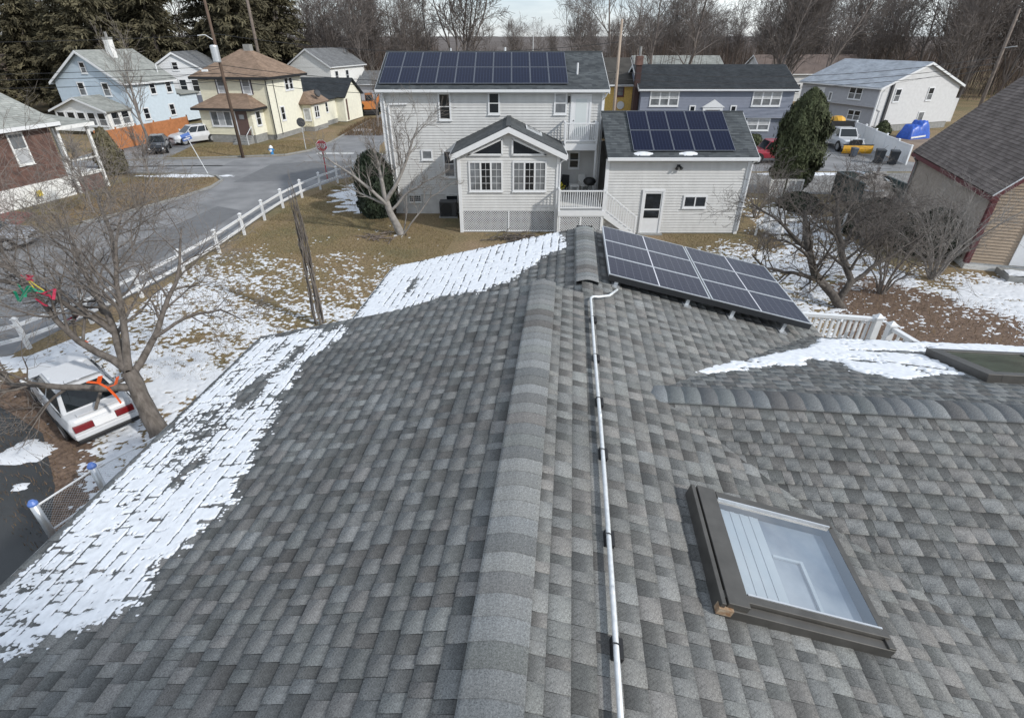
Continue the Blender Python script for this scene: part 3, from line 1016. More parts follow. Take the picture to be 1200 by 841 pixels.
# ------------------------------------------------------------ solar panels
def panel_proto(wd, ht, m, label, fw=.035, group=None, fm=None):
    """lies in its local xy plane, 4 cm thick"""
    o = bpy.data.objects.new('solar_panel', None)
    COL.objects.link(o)
    g = MB()
    g.poly([(fw, fw, .036), (wd - fw, fw, .036), (wd - fw, ht - fw, .036), (fw, ht - fw, .036)], uv=[(0, 0), (1, 0), (1, 1), (0, 1)])
    g.poly([(fw, ht - fw, .03), (wd - fw, ht - fw, .03), (wd - fw, fw, .03), (fw, fw, .03)])
    g.build('glass', m, o)
    f = MB()
    f.box(0, wd, 0, fw, 0, .04); f.box(0, wd, ht - fw, ht, 0, .04); f.box(0, fw, fw, ht - fw, 0, .04); f.box(wd - fw, wd, fw, ht - fw, 0, .04)
    f.build('frame', fm or M['alu'], o)
    return o
def place_panels(proto, cols, rows, fr, arr, pitch):
    """fr(u, v) -> matrix of the panel whose lower left corner is at u, v"""
    k = 0
    for j in range(rows):
        for i in range(cols):
            o = proto if k == 0 else copy_tree(proto)
            o.parent = arr
            o.matrix_basis = fr(i * pitch[0], j * pitch[1])
            k += 1
nx = Vector((CS, 0, -SL * CS)); ny = Vector((0, 1, 0)); nz = nx.cross(ny)
rackm = Matrix(((nx.x, ny.x, nz.x, 0), (nx.y, ny.y, nz.y, 0), (nx.z, ny.z, nz.z, 0), (0, 0, 0, 1)))
A0 = on2(.62, 7.15, .125)
tilt = Matrix.Rotation(R(-1.6), 4, 'Y')
FR = HT @ Matrix.Translation(A0) @ rackm @ tilt
rk_ = thing('solar_array', 'grey violet solar array of six panels raised on metal feet over the near roof', 'solar array')
rk_.matrix_world = FR
pr = panel_proto(1.475, .74, M['solar2'], 'x', fw=.018)
place_panels(pr, 2, 3, lambda u, v: Matrix.Translation((u, v, 0)), rk_, (1.50, .745))
for y in (.12, 1.0, 1.95):
    MB().box(.03, 2.92, y, y + .04, -.06, -.006).build('rail', M['darkmetal'], rk_)
MB().box(.0, 2.97, -.012, -.002, -.05, .03).build('skirt', M['darkmetal'], rk_)
for x in (.12, 1.18, 1.85, 2.62):
    f = MB()
    h = .075 + .028 * x
    f.box(x, x + .05, .03, .08, -h - .03, -.062)
    f.box(x - .03, x + .08, -.05, .11, -h - .05, -h - .03)
    f.build('foot', M['alu'], rk_)
    MB().box(x - .04, x + .09, -.09, .14, -h - .058, -h - .05).build('flashing', M['darkmetal'], rk_)

# ------------------------------------------------------------ white deck railing beside the near roof
dr = thing('deck_railing', 'white railing with capped posts and slim balusters at the edge of the near roof', 'railing', (6, 8.7, 3.9))
def capost(parent, p, h, m=None, w=.11):
    m = m or M['white']
    b = MB()
    b.box(-w / 2, w / 2, -w / 2, w / 2, 0, h)
    o = b.build('post', m, parent)
    o.location = p
    c = MB()
    c.box(-w * .68, w * .68, -w * .68, w * .68, h, h + .03)
    c.hexa([(-w * .55, -w * .55, h + .03), (w * .55, -w * .55, h + .03), (w * .55, w * .55, h + .03), (-w * .55, w * .55, h + .03), (-.012, -.012, h + .08), (.012, -.012, h + .08), (.012, .012, h + .08), (-.012, .012, h + .08)])
    c.build('post_cap', m, o)
    return o
railing(dr, (-1.9, .30, 0), (.5, -.12, 0), .05, .97, M['white'], n=25, bs=.04)
capost(dr, (.54, -.13, -.05), 1.05)
capost(dr, (.60, -.42, -.05), 1.05)
railing(dr, (.62, -.48, 0), (.75, -1.25, 0), .05, .95, M['white'], gap=.12)
capost(dr, (.76, -1.3, -.05), 1.02)
dk2 = MB()
dk2.box(-2.2, .65, -1.5, .3, -.20, -.06)
dk2.build('deck_floor', M['white2'], dr)
for q in ((-1.5, .2), (.5, .2), (.5, -1.3)):
    MB().box(q[0] - .07, q[0] + .07, q[1] - .07, q[1] + .07, -3.9, -.2).build('support_post', M['white2'], dr)

# ------------------------------------------------------------ pale grey neighbour house with sunroom, balcony and deck
nh = thing('house', 'large pale grey sided house with sunroom, balcony and a long blue solar array', 'house', (0, 32.4, 0))
T0 = wallT(0, 0, 0)
siding(nh, T0, -7.1, 5.0, 1.15, 6.62, M['siding'], .142, lip=.036)
MB().box(-7.05, 4.95, .01, .2, -.1, 1.15).build('foundation', M['found'], nh)
siding(nh, wallT(-7.1, 7.5, R(-90)), 0, 7.5, 1.15, 6.62, M['siding'], .142, lip=.036, gable=(3.75, 8.25))
siding(nh, wallT(5.0, 0, R(90)), 0, 7.5, 1.15, 6.62, M['siding'], .142, lip=.036, gable=(3.75, 8.25))
MB().box(-7.0, 4.9, 7.3, 7.5, -.1, 6.6).build('wall', M['siding'], nh)
MB().box(-7.05, -6.85, .2, 7.4, -.1, 1.15).build('foundation', M['found'], nh)
MB().box(4.75, 4.95, .2, 7.4, -.1, 1.15).build('foundation', M['found'], nh)
gable_roof(nh, M['roofmain'], -7.1, 5.0, 0, 7.5, 6.78, 8.42, over=.36, rake=.24)
MB().box(-7.36, 5.26, 3.66, 3.84, 8.40, 8.46).build('ridge_cap', M['roofmain'], nh)
for u in (-7.16, 4.96):
    MB().box(u - .06, u + .10, -.07, .02, 1.1, 6.6).build('corner_board', M['white'], nh)
for (u, z, w_, h, k, g) in ((-4.05, 5.2, .70, 1.38, 'double', [M['glass']]), (-1.32, 5.5, .66, 1.12, 'double', [M['glass']]), (2.30, 5.5, .72, 1.12, 'double', [M['glassc'], M['glassw']]),
                            (-3.97, 2.12, .70, 1.52, 'double', [M['glassc'], M['glass']]), (-5.2, 3.1, .66, .56, 'one', [M['glassc']]), (3.25, 2.62, .64, .95, 'double', [M['glass']])):
    window(nh, T0, u, z, w_, h, k, gm=g)
for (u, g) in ((-6.15, 1), (-3.95, 0)):
    f = window(nh, wallT(0, .0, 0), u, .70, .74, .42, 'one', fm=M['white2'], grid=(6, 3) if g else None, t=.045, name='basement_window')
# balcony
bal = MB()
BX0, BX1, BY, BZ = 2.9, 4.62, -1.2, 4.16
bal.box(BX0, BX1, BY, -.02, BZ - .06, BZ)
bal.build('balcony_floor', M['siding'], nh)
MB().box(BX0 - .02, BX1 + .02, BY - .04, BY, BZ - .34, BZ - .03).build('balcony_fascia', M['white'], nh)
for x in (BX0 - .02, BX1 - .02):
    MB().box(x, x + .04, BY + .002, -.02, BZ - .34, BZ - .062).build('balcony_fascia', M['white'], nh)
railing(nh, (BX0, BY + .05, BZ), (BX1, BY + .05, BZ), .08, 1.02, M['white'], n=16)
railing(nh, (BX0, BY + .1, BZ), (BX0, -.03, BZ), .08, 1.02, M['white'], n=10)
railing(nh, (BX1, BY + .1, BZ), (BX1, -.03, BZ), .08, 1.02, M['white'], n=10)
for x in (BX0, BX1):
    MB().box(x - .05, x + .05, BY, BY + .1, BZ, BZ + 1.08).build('balcony_post', M['white'], nh)
MB().box(BX1 - .05, BX1 + .05, BY, BY + .1, 1.4, BZ - .34).build('balcony_post', M['white'], nh)
dd = MB()
dd.box(3.22, 3.34, -.01, .05, BZ, 6.42); dd.box(4.24, 4.36, -.01, .05, BZ, 6.42); dd.box(3.22, 4.36, -.01, .05, 6.422, 6.52)
dd.box(3.34, 4.24, -.02, .025, BZ, 6.42)
T3 = T0 @ Matrix.Translation((0, .03, 0))
do = dd.build('balcony_door', M['white'], nh, T=T3)
MB().box(3.50, 4.10, .0, .03, BZ + .2, 6.28).build('pane', M['door'], do, T=T3)
MB().cyl((3.42, -.06, BZ + 1.0), .03, .05, 8).build('handle', M['darkmetal'], do)
MB().box(3.06, 3.16, -.14, -.02, 6.1, 6.42).build('wall_lamp', M['black'], nh)
# downpipes and conduit on the wall
dp = MB()
dp.tube([(5.12, -.42, 6.62), (5.05, -.3, 6.42), (4.93, -.1, 6.2), (4.93, -.1, 1.3)], .045, 8)
dp.build('downpipe', M['white'], nh); dp = MB()
dp.tube([(-7.02, -.42, 6.62), (-7.0, -.1, 6.3), (-6.95, -.09, .3)], .045, 8)
dp.build('downpipe', M['white'], nh)
dp = MB()
dp.tube([(-5.75, -.07, 6.02), (-6.72, -.07, 6.0), (-6.78, -.07, 5.9), (-6.72, -.07, 1.2)], .05, 8)
dp.build('wall_conduit', M['white'], nh)
vp = MB(); vp.cyl((3.62, 1.2, 7.2), .055, .75, 10)
vp.build('vent_pipe', M['white'], nh)
vp = MB(); vp.cyl((-.4, 3.9, 8.3), .06, .35, 8); vp.cyl((-3.6, 4.0, 8.3), .05, .3, 8)
vp.build('vent_pipe', M['galv'], nh)
# solar on the main roof
sl_ = (8.42 - 6.78) / 4.11
ca2 = 1 / math.hypot(1, sl_)
def roofM(ox, oy, oz, x0, s0, sl, h=.08):
    c = 1 / math.hypot(1, sl)
    base = Matrix(((1, 0, 0, 0), (0, c, -sl * c, 0), (0, sl * c, c, 0), (0, 0, 0, 1)))
    return Matrix.Translation((ox + x0, oy + s0 * c, oz + s0 * sl * c)) @ base @ Matrix.Translation((0, 0, h))
FR1 = roofM(0, 32.4 - .36, 6.78, -7.17, .40, sl_)
ar = thing('solar_array', 'long blue solar array of twenty panels on the pale grey house roof', 'solar array')
ar.matrix_world = FR1
pr = panel_proto(1.005, 1.84, M['solar'], 'x', fw=.020, fm=M['solarframe'])
place_panels(pr, 10, 2, lambda u, v: Matrix.Translation((u, v, 0)), ar, (1.022, 1.875))
# sunroom
cx = -.17
sr = -3.6
Ts = wallT(0, sr, 0)
siding(nh, Ts, -2.75, 2.4, 1.21, 3.95, M['siding'], .142, lip=.036, gable=(cx, 5.2), name='sunroom_wall')
siding(nh, wallT(-2.75, 0, R(-90)), 0, 3.6, 1.21, 3.95, M['siding'], .142, lip=.036, name='sunroom_wall')
siding(nh, wallT(2.4, sr, R(90)), 0, 3.6, 1.21, 3.95, M['siding'], .142, lip=.036, name='sunroom_wall')
for u in (-2.82, 2.30):
    MB().box(u, u + .17, sr - .07, sr + .05, 0, 3.95).build('corner_board', M['white'], nh)
for x in (-1, 1):
    k = cx + x * 2.95
    course_roof(nh, 'sunroom_roof', M['roofsun'], *((((k, sr - .35, 4.10), (k, -.02, 4.10), (cx, -.02, 5.42), (cx, sr - .35, 5.42))) if x > 0 else ((k, -.02, 4.10), (k, sr - .35, 4.10), (cx, sr - .35, 5.42), (cx, -.02, 5.42))), e=.14)
    MB().prism([(k, sr - .35, 3.80), (cx, sr - .35, 5.12), (cx, sr - .35, 5.39), (k, sr - .35, 4.07)], (0, -.04, 0)).build('rake_board', M['white'], nh)
    MB().prism([(k - .01 * x, sr - .3, 3.84), (cx, sr - .3, 5.14), (cx, sr - .3, 5.28), (k - .01 * x, sr - .3, 3.98)], (0, .28, 0)).build('soffit', M['white'], nh)
    MB().box(k - .06, k + .06, sr - .34, -.05, 3.92, 4.07).build('gutter', M['white'], nh)
MB().box(cx - .12, cx + .12, sr - .33, -.05, 5.40, 5.45).build('ridge_cap', M['roofsun'], nh)
skf = MB()
sq = [(.75, -1.9), (1.6, -1.9), (1.6, -.9), (.75, -.9)]
zf = lambda x: 5.42 - (x - cx) * (1.32 / 2.95)
skf.hexa([(x, y, zf(x) + .01) for x, y in sq] + [(x, y, zf(x) + .09) for x, y in sq])
so_ = skf.build('roof_window', M['galv'], nh)
sq = [(.82, -1.83), (1.53, -1.83), (1.53, -.97), (.82, -.97)]
MB().hexa([(x, y, zf(x) + .05) for x, y in sq] + [(x, y, zf(x) + .097) for x, y in sq]).build('pane', M['glassc'], so_)
MB().tube([(2.82, sr - .3, 3.9), (2.55, sr - .12, 3.72), (2.48, sr - .08, 3.6), (2.48, sr - .08, 1.3)], .04, 8).build('downpipe', M['white'], nh)
for u in (-2.24, .03):
    window(nh, Ts, u, 2.2, 1.76, 1.52, 'triple', grid=(2, 4), t=.08, gm=[M['glassc'], M['glass'], M['glassc']])
for (a, b, c) in (((-2.23, 4.04), (-.5, 4.04), (-.5, 4.80)), ((.02, 4.04), (1.75, 4.04), (.02, 4.80))):
    fr_ = MB()
    p = [Vector((q[0], sr - .065, q[1])) for q in (a, b, c)]
    for i in range(3):
        fr_.bar(p[i], p[(i + 1) % 3], .09, .09, up=Vector((0, 1, 0)))
    fo = fr_.build('gable_window', M['white'], nh)
    MB().prism([(q.x, sr - .062, q.z) for q in p], (0, .02, 0)).build('pane', M['glass'], fo)
# lattice skirts: crossing slats, too fine to pick apart
def lattice(parent, x0, x1, y, z0, z1, m):
    b = MB()
    h = z1 - z0
    for s in (1, -1):
        t_ = x0 - h
        while t_ < x1:
            xa, xb = (t_, t_ + h) if s > 0 else (t_ + h, t_)
            p, q = Vector((xa, y - .006 * s, z0)), Vector((xb, y - .006 * s, z1))
            lo_, hi_ = min(xa, xb), max(xa, xb)
            k0 = max(0, (x0 - lo_) / h); k1 = min(1, (x1 - lo_) / h)
            if k1 > k0 + .02:
                if s > 0:
                    b.bar(p.lerp(q, k0), p.lerp(q, k1), .028, .008, up=Vector((0, 1, 0)))
                else:
                    b.bar(p.lerp(q, 1 - k1), p.lerp(q, 1 - k0), .028, .008, up=Vector((0, 1, 0)))
            t_ += .125
    o = b.build('lattice', m, parent, kind='stuff')
    f = MB()
    f.box(x0, x1, y - .03, y + .02, z1 - .06, z1); f.box(x0, x1, y - .03, y + .02, z0, z0 + .06)
    for x in (x0, (x0 + x1) / 2, x1):
        f.box(x - .04, x + .04, y - .034, y + .022, z0, z1)
    f.build('lattice_frame', m, parent)
lattice(nh, -2.68, 2.32, sr + .02, .03, 1.2, M['white'])
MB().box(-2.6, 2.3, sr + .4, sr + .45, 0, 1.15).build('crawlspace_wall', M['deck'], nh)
# lower deck and stair
DZ = 1.40
dy = -4.45
MB().box(2.42, 4.78, dy, -.02, DZ - .12, DZ).build('deck_floor', M['siding'], nh)
MB().box(2.40, 4.80, dy - .05, dy - .005, DZ - .26, DZ + .01).build('deck_fascia', M['white'], nh)
railing(nh, (2.45, dy + .05, DZ), (4.72, dy + .05, DZ), .08, 1.0, M['white'], n=20)
railing(nh, (2.46, dy + .1, DZ), (2.46, sr - .06, DZ), .08, 1.0, M['white'], n=6)
for x in (2.45, 4.75):
    MB().box(x - .055, x + .055, dy, dy + .11, DZ, DZ + 1.08).build('deck_post', M['white'], nh)
    MB().box(x - .06, x + .06, dy, dy + .12, 0, DZ - .26).build('deck_post', M['white2'], nh)
lattice(nh, 2.5, 4.7, dy + .02, .03, DZ - .27, M['white'])
for i in range(7):
    z = DZ - .18 * (i + 1)
    MB().box(4.80 + .25 * i, 5.08 + .25 * i, dy, dy + .75, z - .04, z).build('step', M['white'], nh)
    MB().box(4.80 + .25 * i, 4.83 + .25 * i, dy + .02, dy + .73, z - .18, z - .04).build('riser', M['white2'], nh)
for y in (dy - .03, dy + .76):
    MB().prism([(4.80, y, DZ - .02), (6.6, y, .06), (6.35, y, .0), (4.80, y, DZ - .36)], (0, .03, 0)).build('stringer', M['white'], nh)
railing(nh, (4.8, dy + .02, DZ), (6.5, dy + .02, .12), .05, .98, M['white'], n=13)
MB().box(6.47, 6.57, dy - .03, dy + .07, 0, 1.1).build('deck_post', M['white'], nh)

# garage wing
ga = thing('garage', 'low pale grey sided garage with a side door and small blue solar array', 'garage', (0, 28.55, 0))
siding(ga, T0, 4.85, 12.15, .06, 3.86, M['siding'], .142, lip=.036)
siding(ga, wallT(12.15, 0, R(90)), 0, 6, .06, 3.86, M['siding'], .142, lip=.036, gable=(3, 5.5))
MB().box(4.9, 12.1, .02, .2, -.1, .058).build('foundation', M['conc'], ga)
MB().box(5.02, 12.0, 5.8, 6, 0, 3.8).build('wall', M['siding'], ga)
for u in (4.8, 12.02):
    MB().box(u, u + .18, -.07, .04, 0, 3.86).build('corner_board', M['white'], ga)
ze, zr, xa, xb = 4.02, 5.72, 4.8, 12.40
course_roof(ga, 'roof', M['roofmain'], (xa, -.33, ze), (xb, -.33, ze), (xb, 3.0, zr), (xa, 3.0, zr))
course_roof(ga, 'roof', M['roofmain'], (xb, 6.33, ze), (5.05, 6.33, ze), (5.05, 3.0, zr), (xb, 3.0, zr))
MB().box(xa, xb, 2.92, 3.08, zr - .01, zr + .05).build('ridge_cap', M['roofmain'], ga)
f = MB()
f.box(xa, xb, -.46, -.335, ze - .16, ze - .02)
f.box(xa + .03, xb - .03, -.33, .02, ze - .2, ze - .16)
f.build('gutter', M['white'], ga)
f = MB()
for x in (xb,):
    f.prism([(x, -.33, ze - .24), (x, 3, zr - .24), (x, 3, zr - .02), (x, -.33, ze - .02)], (.035, 0, 0))
    f.prism([(x, 6.33, ze - .24), (x, 3, zr - .24), (x, 3, zr - .02), (x, 6.33, ze - .02)], (.035, 0, 0))
f.build('fascia', M['white'], ga)
MB().tube([(12.3, -.38, 3.9), (12.2, -.12, 3.66), (12.16, -.1, .2)], .05, 8).build('downpipe', M['white'], ga)
dd = MB()
dd.box(6.84, 6.95, -.01, .06, .06, 2.25); dd.box(7.90, 8.01, -.01, .06, .06, 2.25); dd.box(6.84, 8.01, -.01, .06, 2.252, 2.36)
dd.box(6.95, 7.9, -.02, .02, .06, .42); dd.box(6.95, 7.9, -.02, .022, .42, .86); dd.box(6.95, 7.02, -.02, .03, .86, 2.25); dd.box(7.83, 7.9, -.02, .03, .86, 2.25); dd.box(7.02, 7.83, -.02, .028, 1.28, 1.36); dd.box(7.02, 7.83, -.02, .028, 2.15, 2.25)
do = dd.build('door', M['white'], ga, T=T3)
MB().box(7.02, 7.83, -.01, .018, .862, 1.278).build('pane', M['glass'], do, T=T3)
MB().box(7.02, 7.83, -.01, .018, 1.362, 2.148).build('pane', M['glass'], do, T=T3)
MB().box(6.75, 8.1, -.35, -.02, -.05, .06).build('door_step', M['conc'], ga)
window(ga, T0, 9.02, 1.40, 1.26, .66, 'slider')
fl = MB(); fl.box(8.42, 8.58, -.08, -.02, 3.5, 3.6); fl.tube([(8.44, -.1, 3.52), (8.36, -.22, 3.42)], [.05, .08], 8); fl.tube([(8.56, -.1, 3.52), (8.64, -.22, 3.42)], [.05, .08], 8)
fl.build('flood_light', M['darkmetal'], ga)
sg = (zr - ze) / 3.33
FR2 = roofM(0, 28.55 - .33, ze, 6.12, .36, sg)
ar = thing('solar_array', 'blue solar array of ten panels on the low garage roof', 'solar array')
ar.matrix_world = FR2
pr = panel_proto(1.01, 1.62, M['solar'], 'x', fw=.020, fm=M['solarframe'])
place_panels(pr, 5, 2, lambda u, v: Matrix.Translation((u, v, 0)), ar, (1.028, 1.65))
for i, x in enumerate((6.6, 8.9)):
    P = FR2 @ Vector((x - 6.12, -.11, -.06))
    def pm(gx, gy, h, P=P): return np.stack([P.x + gx, P.y + gy, P.z + gy * sg + h], -1)
    o = sheet('roof_snow', -.5, .5, -.13, .13, .03, lambda a, b: .3 - np.hypot(a / .45, b / .12) * .3 + (fbm(a * 6 + x, b * 9, 3, 3) - .5) * .2, pm, M['snow'], hmax=.07, kh=.3)
    o['label'] = 'small snow lump under the %s panels of the garage roof' % ('left', 'middle')[i]

# things on the deck and by the wall
def chair(loc, rz, m, label, grp=None):
    o = thing('patio_chair', label, 'chair', loc, rz, grp)
    MB().box(-.25, .25, -.25, .25, .40, .45).build('seat', m, o, bevel=.01)
    MB().hexa([(-.25, .22, .45), (.25, .22, .45), (.25, .26, .45), (-.25, .26, .45), (-.22, .34, .98), (.22, .34, .98), (.22, .38, .98), (-.22, .38, .98)]).build('backrest', m, o, bevel=.01)
    for x in (-.21, .21):
        for y in (-.21, .21):
            MB().box(x - .02, x + .02, y - .02, y + .02, 0, .4).build('leg', m, o)
        MB().box(x * 1.18 - .025, x * 1.18 + .025, -.22, .26, .62, .65).build('armrest', m, o)
        MB().box(x * 1.18 - .02, x * 1.18 + .02, -.2, -.16, .4, .62).build('arm_post', m, o)
    return o
chair((4.15, 31.75, DZ), R(20), M['white2'], 'white garden chair on the neighbour deck under the balcony')
chair((2.95, 31.55, DZ), R(-25), M['darkmetal'], 'black garden chair near the yellow flowers on the neighbour deck')
gt = thing('barbecue', 'black kettle barbecue standing on the neighbour deck by the garage', 'barbecue', (4.35, 30.9, DZ))
k = MB(); k.tube([(0, 0, .62), (0, 0, .66), (0, 0, .80), (0, 0, .92), (0, 0, 1.02), (0, 0, 1.06)], [.12, .26, .36, .34, .22, .06], 14)
k.build('bowl', M['black'], gt, smooth=True)
for a in (0, 2.1, 4.2):
    MB().tube([(.1 * math.cos(a), .1 * math.sin(a), .66), (.3 * math.cos(a), .3 * math.sin(a), 0)], .015, 5).build('leg', M['darkmetal'], gt)
st = thing('side_table', 'small white side table between the chairs on the neighbour deck', 'table', (3.55, 31.3, DZ))
MB().box(-.25, .25, -.25, .25, .5, .55).build('tabletop', M['white2'], st)
for x in (-.2, .2):
    for y in (-.2, .2):
        MB().box(x - .02, x + .02, y - .02, y + .02, 0, .5).build('leg', M['white2'], st)
fp = thing('potted_flowers', 'pot of yellow flowers at the corner of the neighbour deck', 'flowers', (2.68, 30.6, DZ))
MB().tube([(0, 0, 0), (0, 0, .45)], [.12, .18], 10).build('pot', M['darkmetal'], fp)
fl = MB()
for i in range(60):
    c = Vector((random.gauss(0, .1), random.gauss(0, .1), .6 + random.gauss(0, .12)))
    fl.tube([c, c + Vector((random.gauss(0, .03), random.gauss(0, .03), .05))], [.03, .01], 4)
fl.build('flower', M['yellowpl'], fp)
ac = thing('heat_pump', 'dark grey heat pump box under the basement window of the pale grey house', 'heat pump', (-3.75, 31.75, 0))
MB().box(-.5, .5, -.3, .3, .08, .95).build('casing', M['signback'], ac, bevel=.03)
g = MB()
for i in range(9):
    g.box(-.44, .2, -.325, -.301, .16 + .085 * i, .19 + .085 * i)
g.tube([(-.12, -.33, .52), (-.12, -.301, .52)], .33, 20)
g.build('grille', M['darkmetal'], ac)
MB().box(-.55, .55, -.35, .35, 0, .08).build('pad', M['conc'], ac)

# ------------------------------------------------------------ slate blue house
sh = thing('house', 'slate blue two storey house with triple white windows and charcoal roof', 'house', (19.35, 56, 0), 0)
siding(sh, T0, -7.2, 7.2, 2.5, 4.85, M['slate'], .13)
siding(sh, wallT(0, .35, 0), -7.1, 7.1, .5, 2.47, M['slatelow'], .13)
MB().box(-7.05, 7.05, .37, .5, -.1, .5).build('foundation', M['conc'], sh)
MB().box(-7.15, 7.15, .02, .34, 2.46, 2.5).build('overhang', M['white'], sh)
siding(sh, wallT(7.2, 0, R(90)), 0, 8, .5, 4.85, M['slate'], .13, gable=(4, 6.75))
siding(sh, wallT(-7.2, 8, R(-90)), 0, 8, .5, 4.85, M['slate'], .13, gable=(4, 6.75))
gable_roof(sh, M['roofdark'], -7.2, 7.2, 0, 8, 5.0, 6.85, over=.32, rake=.3)
for (u) in (-6.35, 3.3):
    window(sh, T0, u, 3.50, 2.75, 1.34, 'tripledouble', t=.12, gm=[M['glassc'], M['glassw']])
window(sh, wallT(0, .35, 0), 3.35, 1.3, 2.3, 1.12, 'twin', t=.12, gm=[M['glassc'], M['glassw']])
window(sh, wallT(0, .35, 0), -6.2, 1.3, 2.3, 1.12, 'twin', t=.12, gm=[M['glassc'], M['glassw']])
for u in (-2.5, 1.4):
    window(sh, T0, u, 2.85, .6, .75, 'one', t=.11)
d = MB()
d.prism([(-1.35, -.16, 3.42), (.85, -.16, 3.42), (-.25, -.16, 4.1)], (0, .16, 0))
d.box(-1.2, .7, -.1, -.02, 3.2, 3.42); d.box(-1.2, -.95, -.1, -.02, 2.5, 3.2); d.box(.45, .7, -.1, -.02, 2.5, 3.2)
ds = d.build('door_surround', M['white'], sh)
MB().box(-.75, .25, -.04, .0, 2.5, 3.2).build('door', M['doorbrown'], sh)
ch = MB(); ch.box(-7.75, -7.28, .6, 1.3, 0, 6.9)
co_ = ch.build('chimney', mat('dark brown chimney casing', (.045, .022, .02), .7), sh)
MB().box(-7.82, -7.24, .52, 1.38, 6.91, 7.65).build('brick_top', M['brick'], co_)
MB().cyl((-7.5, .95, 7.65), .12, .75, 8).build('flue', M['conc'], co_)
MB().box(-7.65, -7.4, 1.32, 1.6, 0, 5).build('downpipe', M['slate'], sh)

# mustard house sliver, long pale sheds far behind
yh = thing('house', 'mustard yellow house half hidden behind the tall bleached pole', 'house', (9.5, 60, 0))
siding(yh, T0, -3.5, 2.6, .3, 5.0, M['yellow'], .13)
siding(yh, wallT(2.6, 0, R(90)), 0, 8, .3, 5.0, M['yellow'], .13, gable=(4, 7))
MB().box(-3.5, 2.6, 7.8, 8, 0, 5).build('wall', M['yellow'], yh)
MB().box(-3.5, -3.3, 0.02, 8, 0, 5).build('wall', M['yellow'], yh)
gable_roof(yh, mat('dark grey brown roof', (.06, .055, .048), .9, var=.25, scale=1.5), -3.5, 2.6, 0, 8, 5.1, 7.3)
window(yh, T0, 1.0, 4.0, .75, .95, 'double', fm=M['burg'], gm=[M['glassc']])
sd_ = MB(); sd_.tube([(1.5, -.12, 3.2), (1.5, -.06, 3.2)], [.38, .3], 14)
sd_.build('satellite_dish', M['galv'], yh)
def plain_house(name, label, loc, rz, w_, d_, h, zr, wm, rm, wins=(), e=.16, cat='house', right=True, fm=None, axis='x'):
    o = thing(name, label, cat, loc, rz)
    if axis == 'x':
        siding(o, T0, -w_ / 2, w_ / 2, 0, h, wm, e)
        siding(o, wallT(w_ / 2, 0, R(90)), 0, d_, 0, h, wm, e, gable=(d_ / 2, zr - .15))
        siding(o, wallT(-w_ / 2, d_, R(-90)), 0, d_, 0, h, wm, e, gable=(d_ / 2, zr - .15))
        MB().box(-w_ / 2 + .05, w_ / 2 - .05, d_ - .2, d_, 0, h).build('wall', wm, o)
        gable_roof(o, rm, -w_ / 2, w_ / 2, 0, d_, h + .12, zr, fm=fm)
    for (side, u, z, ww, hh, k) in wins:
        T = T0 if side == 'f' else (wallT(w_ / 2, 0, R(90)) if side == 'r' else wallT(-w_ / 2, d_, R(-90)))
        window(o, T, u, z, ww, hh, k, t=.12)
    return o
plain_house('shed', 'long pale roofed building behind the slate blue house at the edge of the woods', (29, 104, 0), 0, 15, 10, 3.9, 6.3, M['whitesid'], M['roofpale'], [('f', -4, 1.2, 1.6, 1.2, 'twin'), ('f', 2, 1.2, 1.6, 1.2, 'twin')], cat='building')
plain_house('house', 'white house with brown roof between the slate blue and the grey houses', (49, 98, 0), R(3), 17, 9, 3.9, 6.6, M['whitesid'], mat('faded brown roof', (.16, .125, .11), .9, var=.2, scale=1), [('f', -6.6, 1.4, 1.4, 1.5, 'double'), ('f', -3.5, 1.2, 1.6, 1.4, 'twin'), ('f', 2, 1.4, 1.6, 1.3, 'twin')])
plain_house('house', 'white gabled house against the woods beyond the yellow house', (-25, 92.8, 0), R(75), 10, 7, 5.3, 7.7, M['white2'], M['roofgrey'], [('f', -4, 3.4, 1.0, 1.5, 'double'), ('f', -1, 3.4, 1.0, 1.5, 'double'), ('r', 1, 3.2, 1.1, 1.6, 'double'), ('r', 2.6, 3.2, 1.1, 1.6, 'double'), ('r', 4.2, 3.2, 1.1, 1.6, 'double')])
mb_ = plain_house('house', 'white and dark slate house squeezed between the blue and the yellow houses', (-38.6, 79.4, 0), R(100), 9, 6.6, 5.4, 7.6, M['white'], M['roofgrey'], [('l', 3.2, 3.2, .95, 1.5, 'double'), ('l', 4.6, 3.2, .95, 1.5, 'double'), ('l', 3.5, .6, 1.0, 1.4, 'double'), ('l', 5.0, .8, 1.0, 1.1, 'double'), ('l', 2.9, 5.6, .8, 1.0, 'double')])
MB().box(-4.57, -4.53, 0, 6.6, 1.9, 2.9).build('lower_cladding', M['slatelow'], mb_)
plain_house('shed', 'dark roofed shed near the orange digger at the edge of the woods', (-19.5, 92, 0), R(-8), 8, 6, 2.8, 4.6, M['greysid'], M['roofgrey'], cat='building')
ex = thing('excavator', 'small orange excavator with raised arm beside the dark roofed shed', 'excavator', (-19.5, 80, 0), R(15))
MB().box(-1.3, 1.2, -.9, .9, .75, 1.7).build('body', M['exorange'], ex, bevel=.08)
MB().box(-.3, .7, -.85, .1, 1.7, 2.7).build('cab', M['exorange'], ex, bevel=.05)
MB().box(-.25, .65, -.87, -.84, 1.8, 2.55).build('window', M['glass'], ex)
b = MB(); b.bar((1.1, .4, 1.4), (2.3, .4, 3.3), .3, .35); b.bar((2.3, .4, 3.3), (3.5, .4, 2.4), .25, .3)
b.build('arm', M['exorange'], ex)
MB().prism([(3.3, .1, 2.5), (3.9, .1, 2.2), (3.6, .1, 1.7), (3.2, .1, 1.9)], (0, .6, 0)).build('bucket', M['darkmetal'], ex)
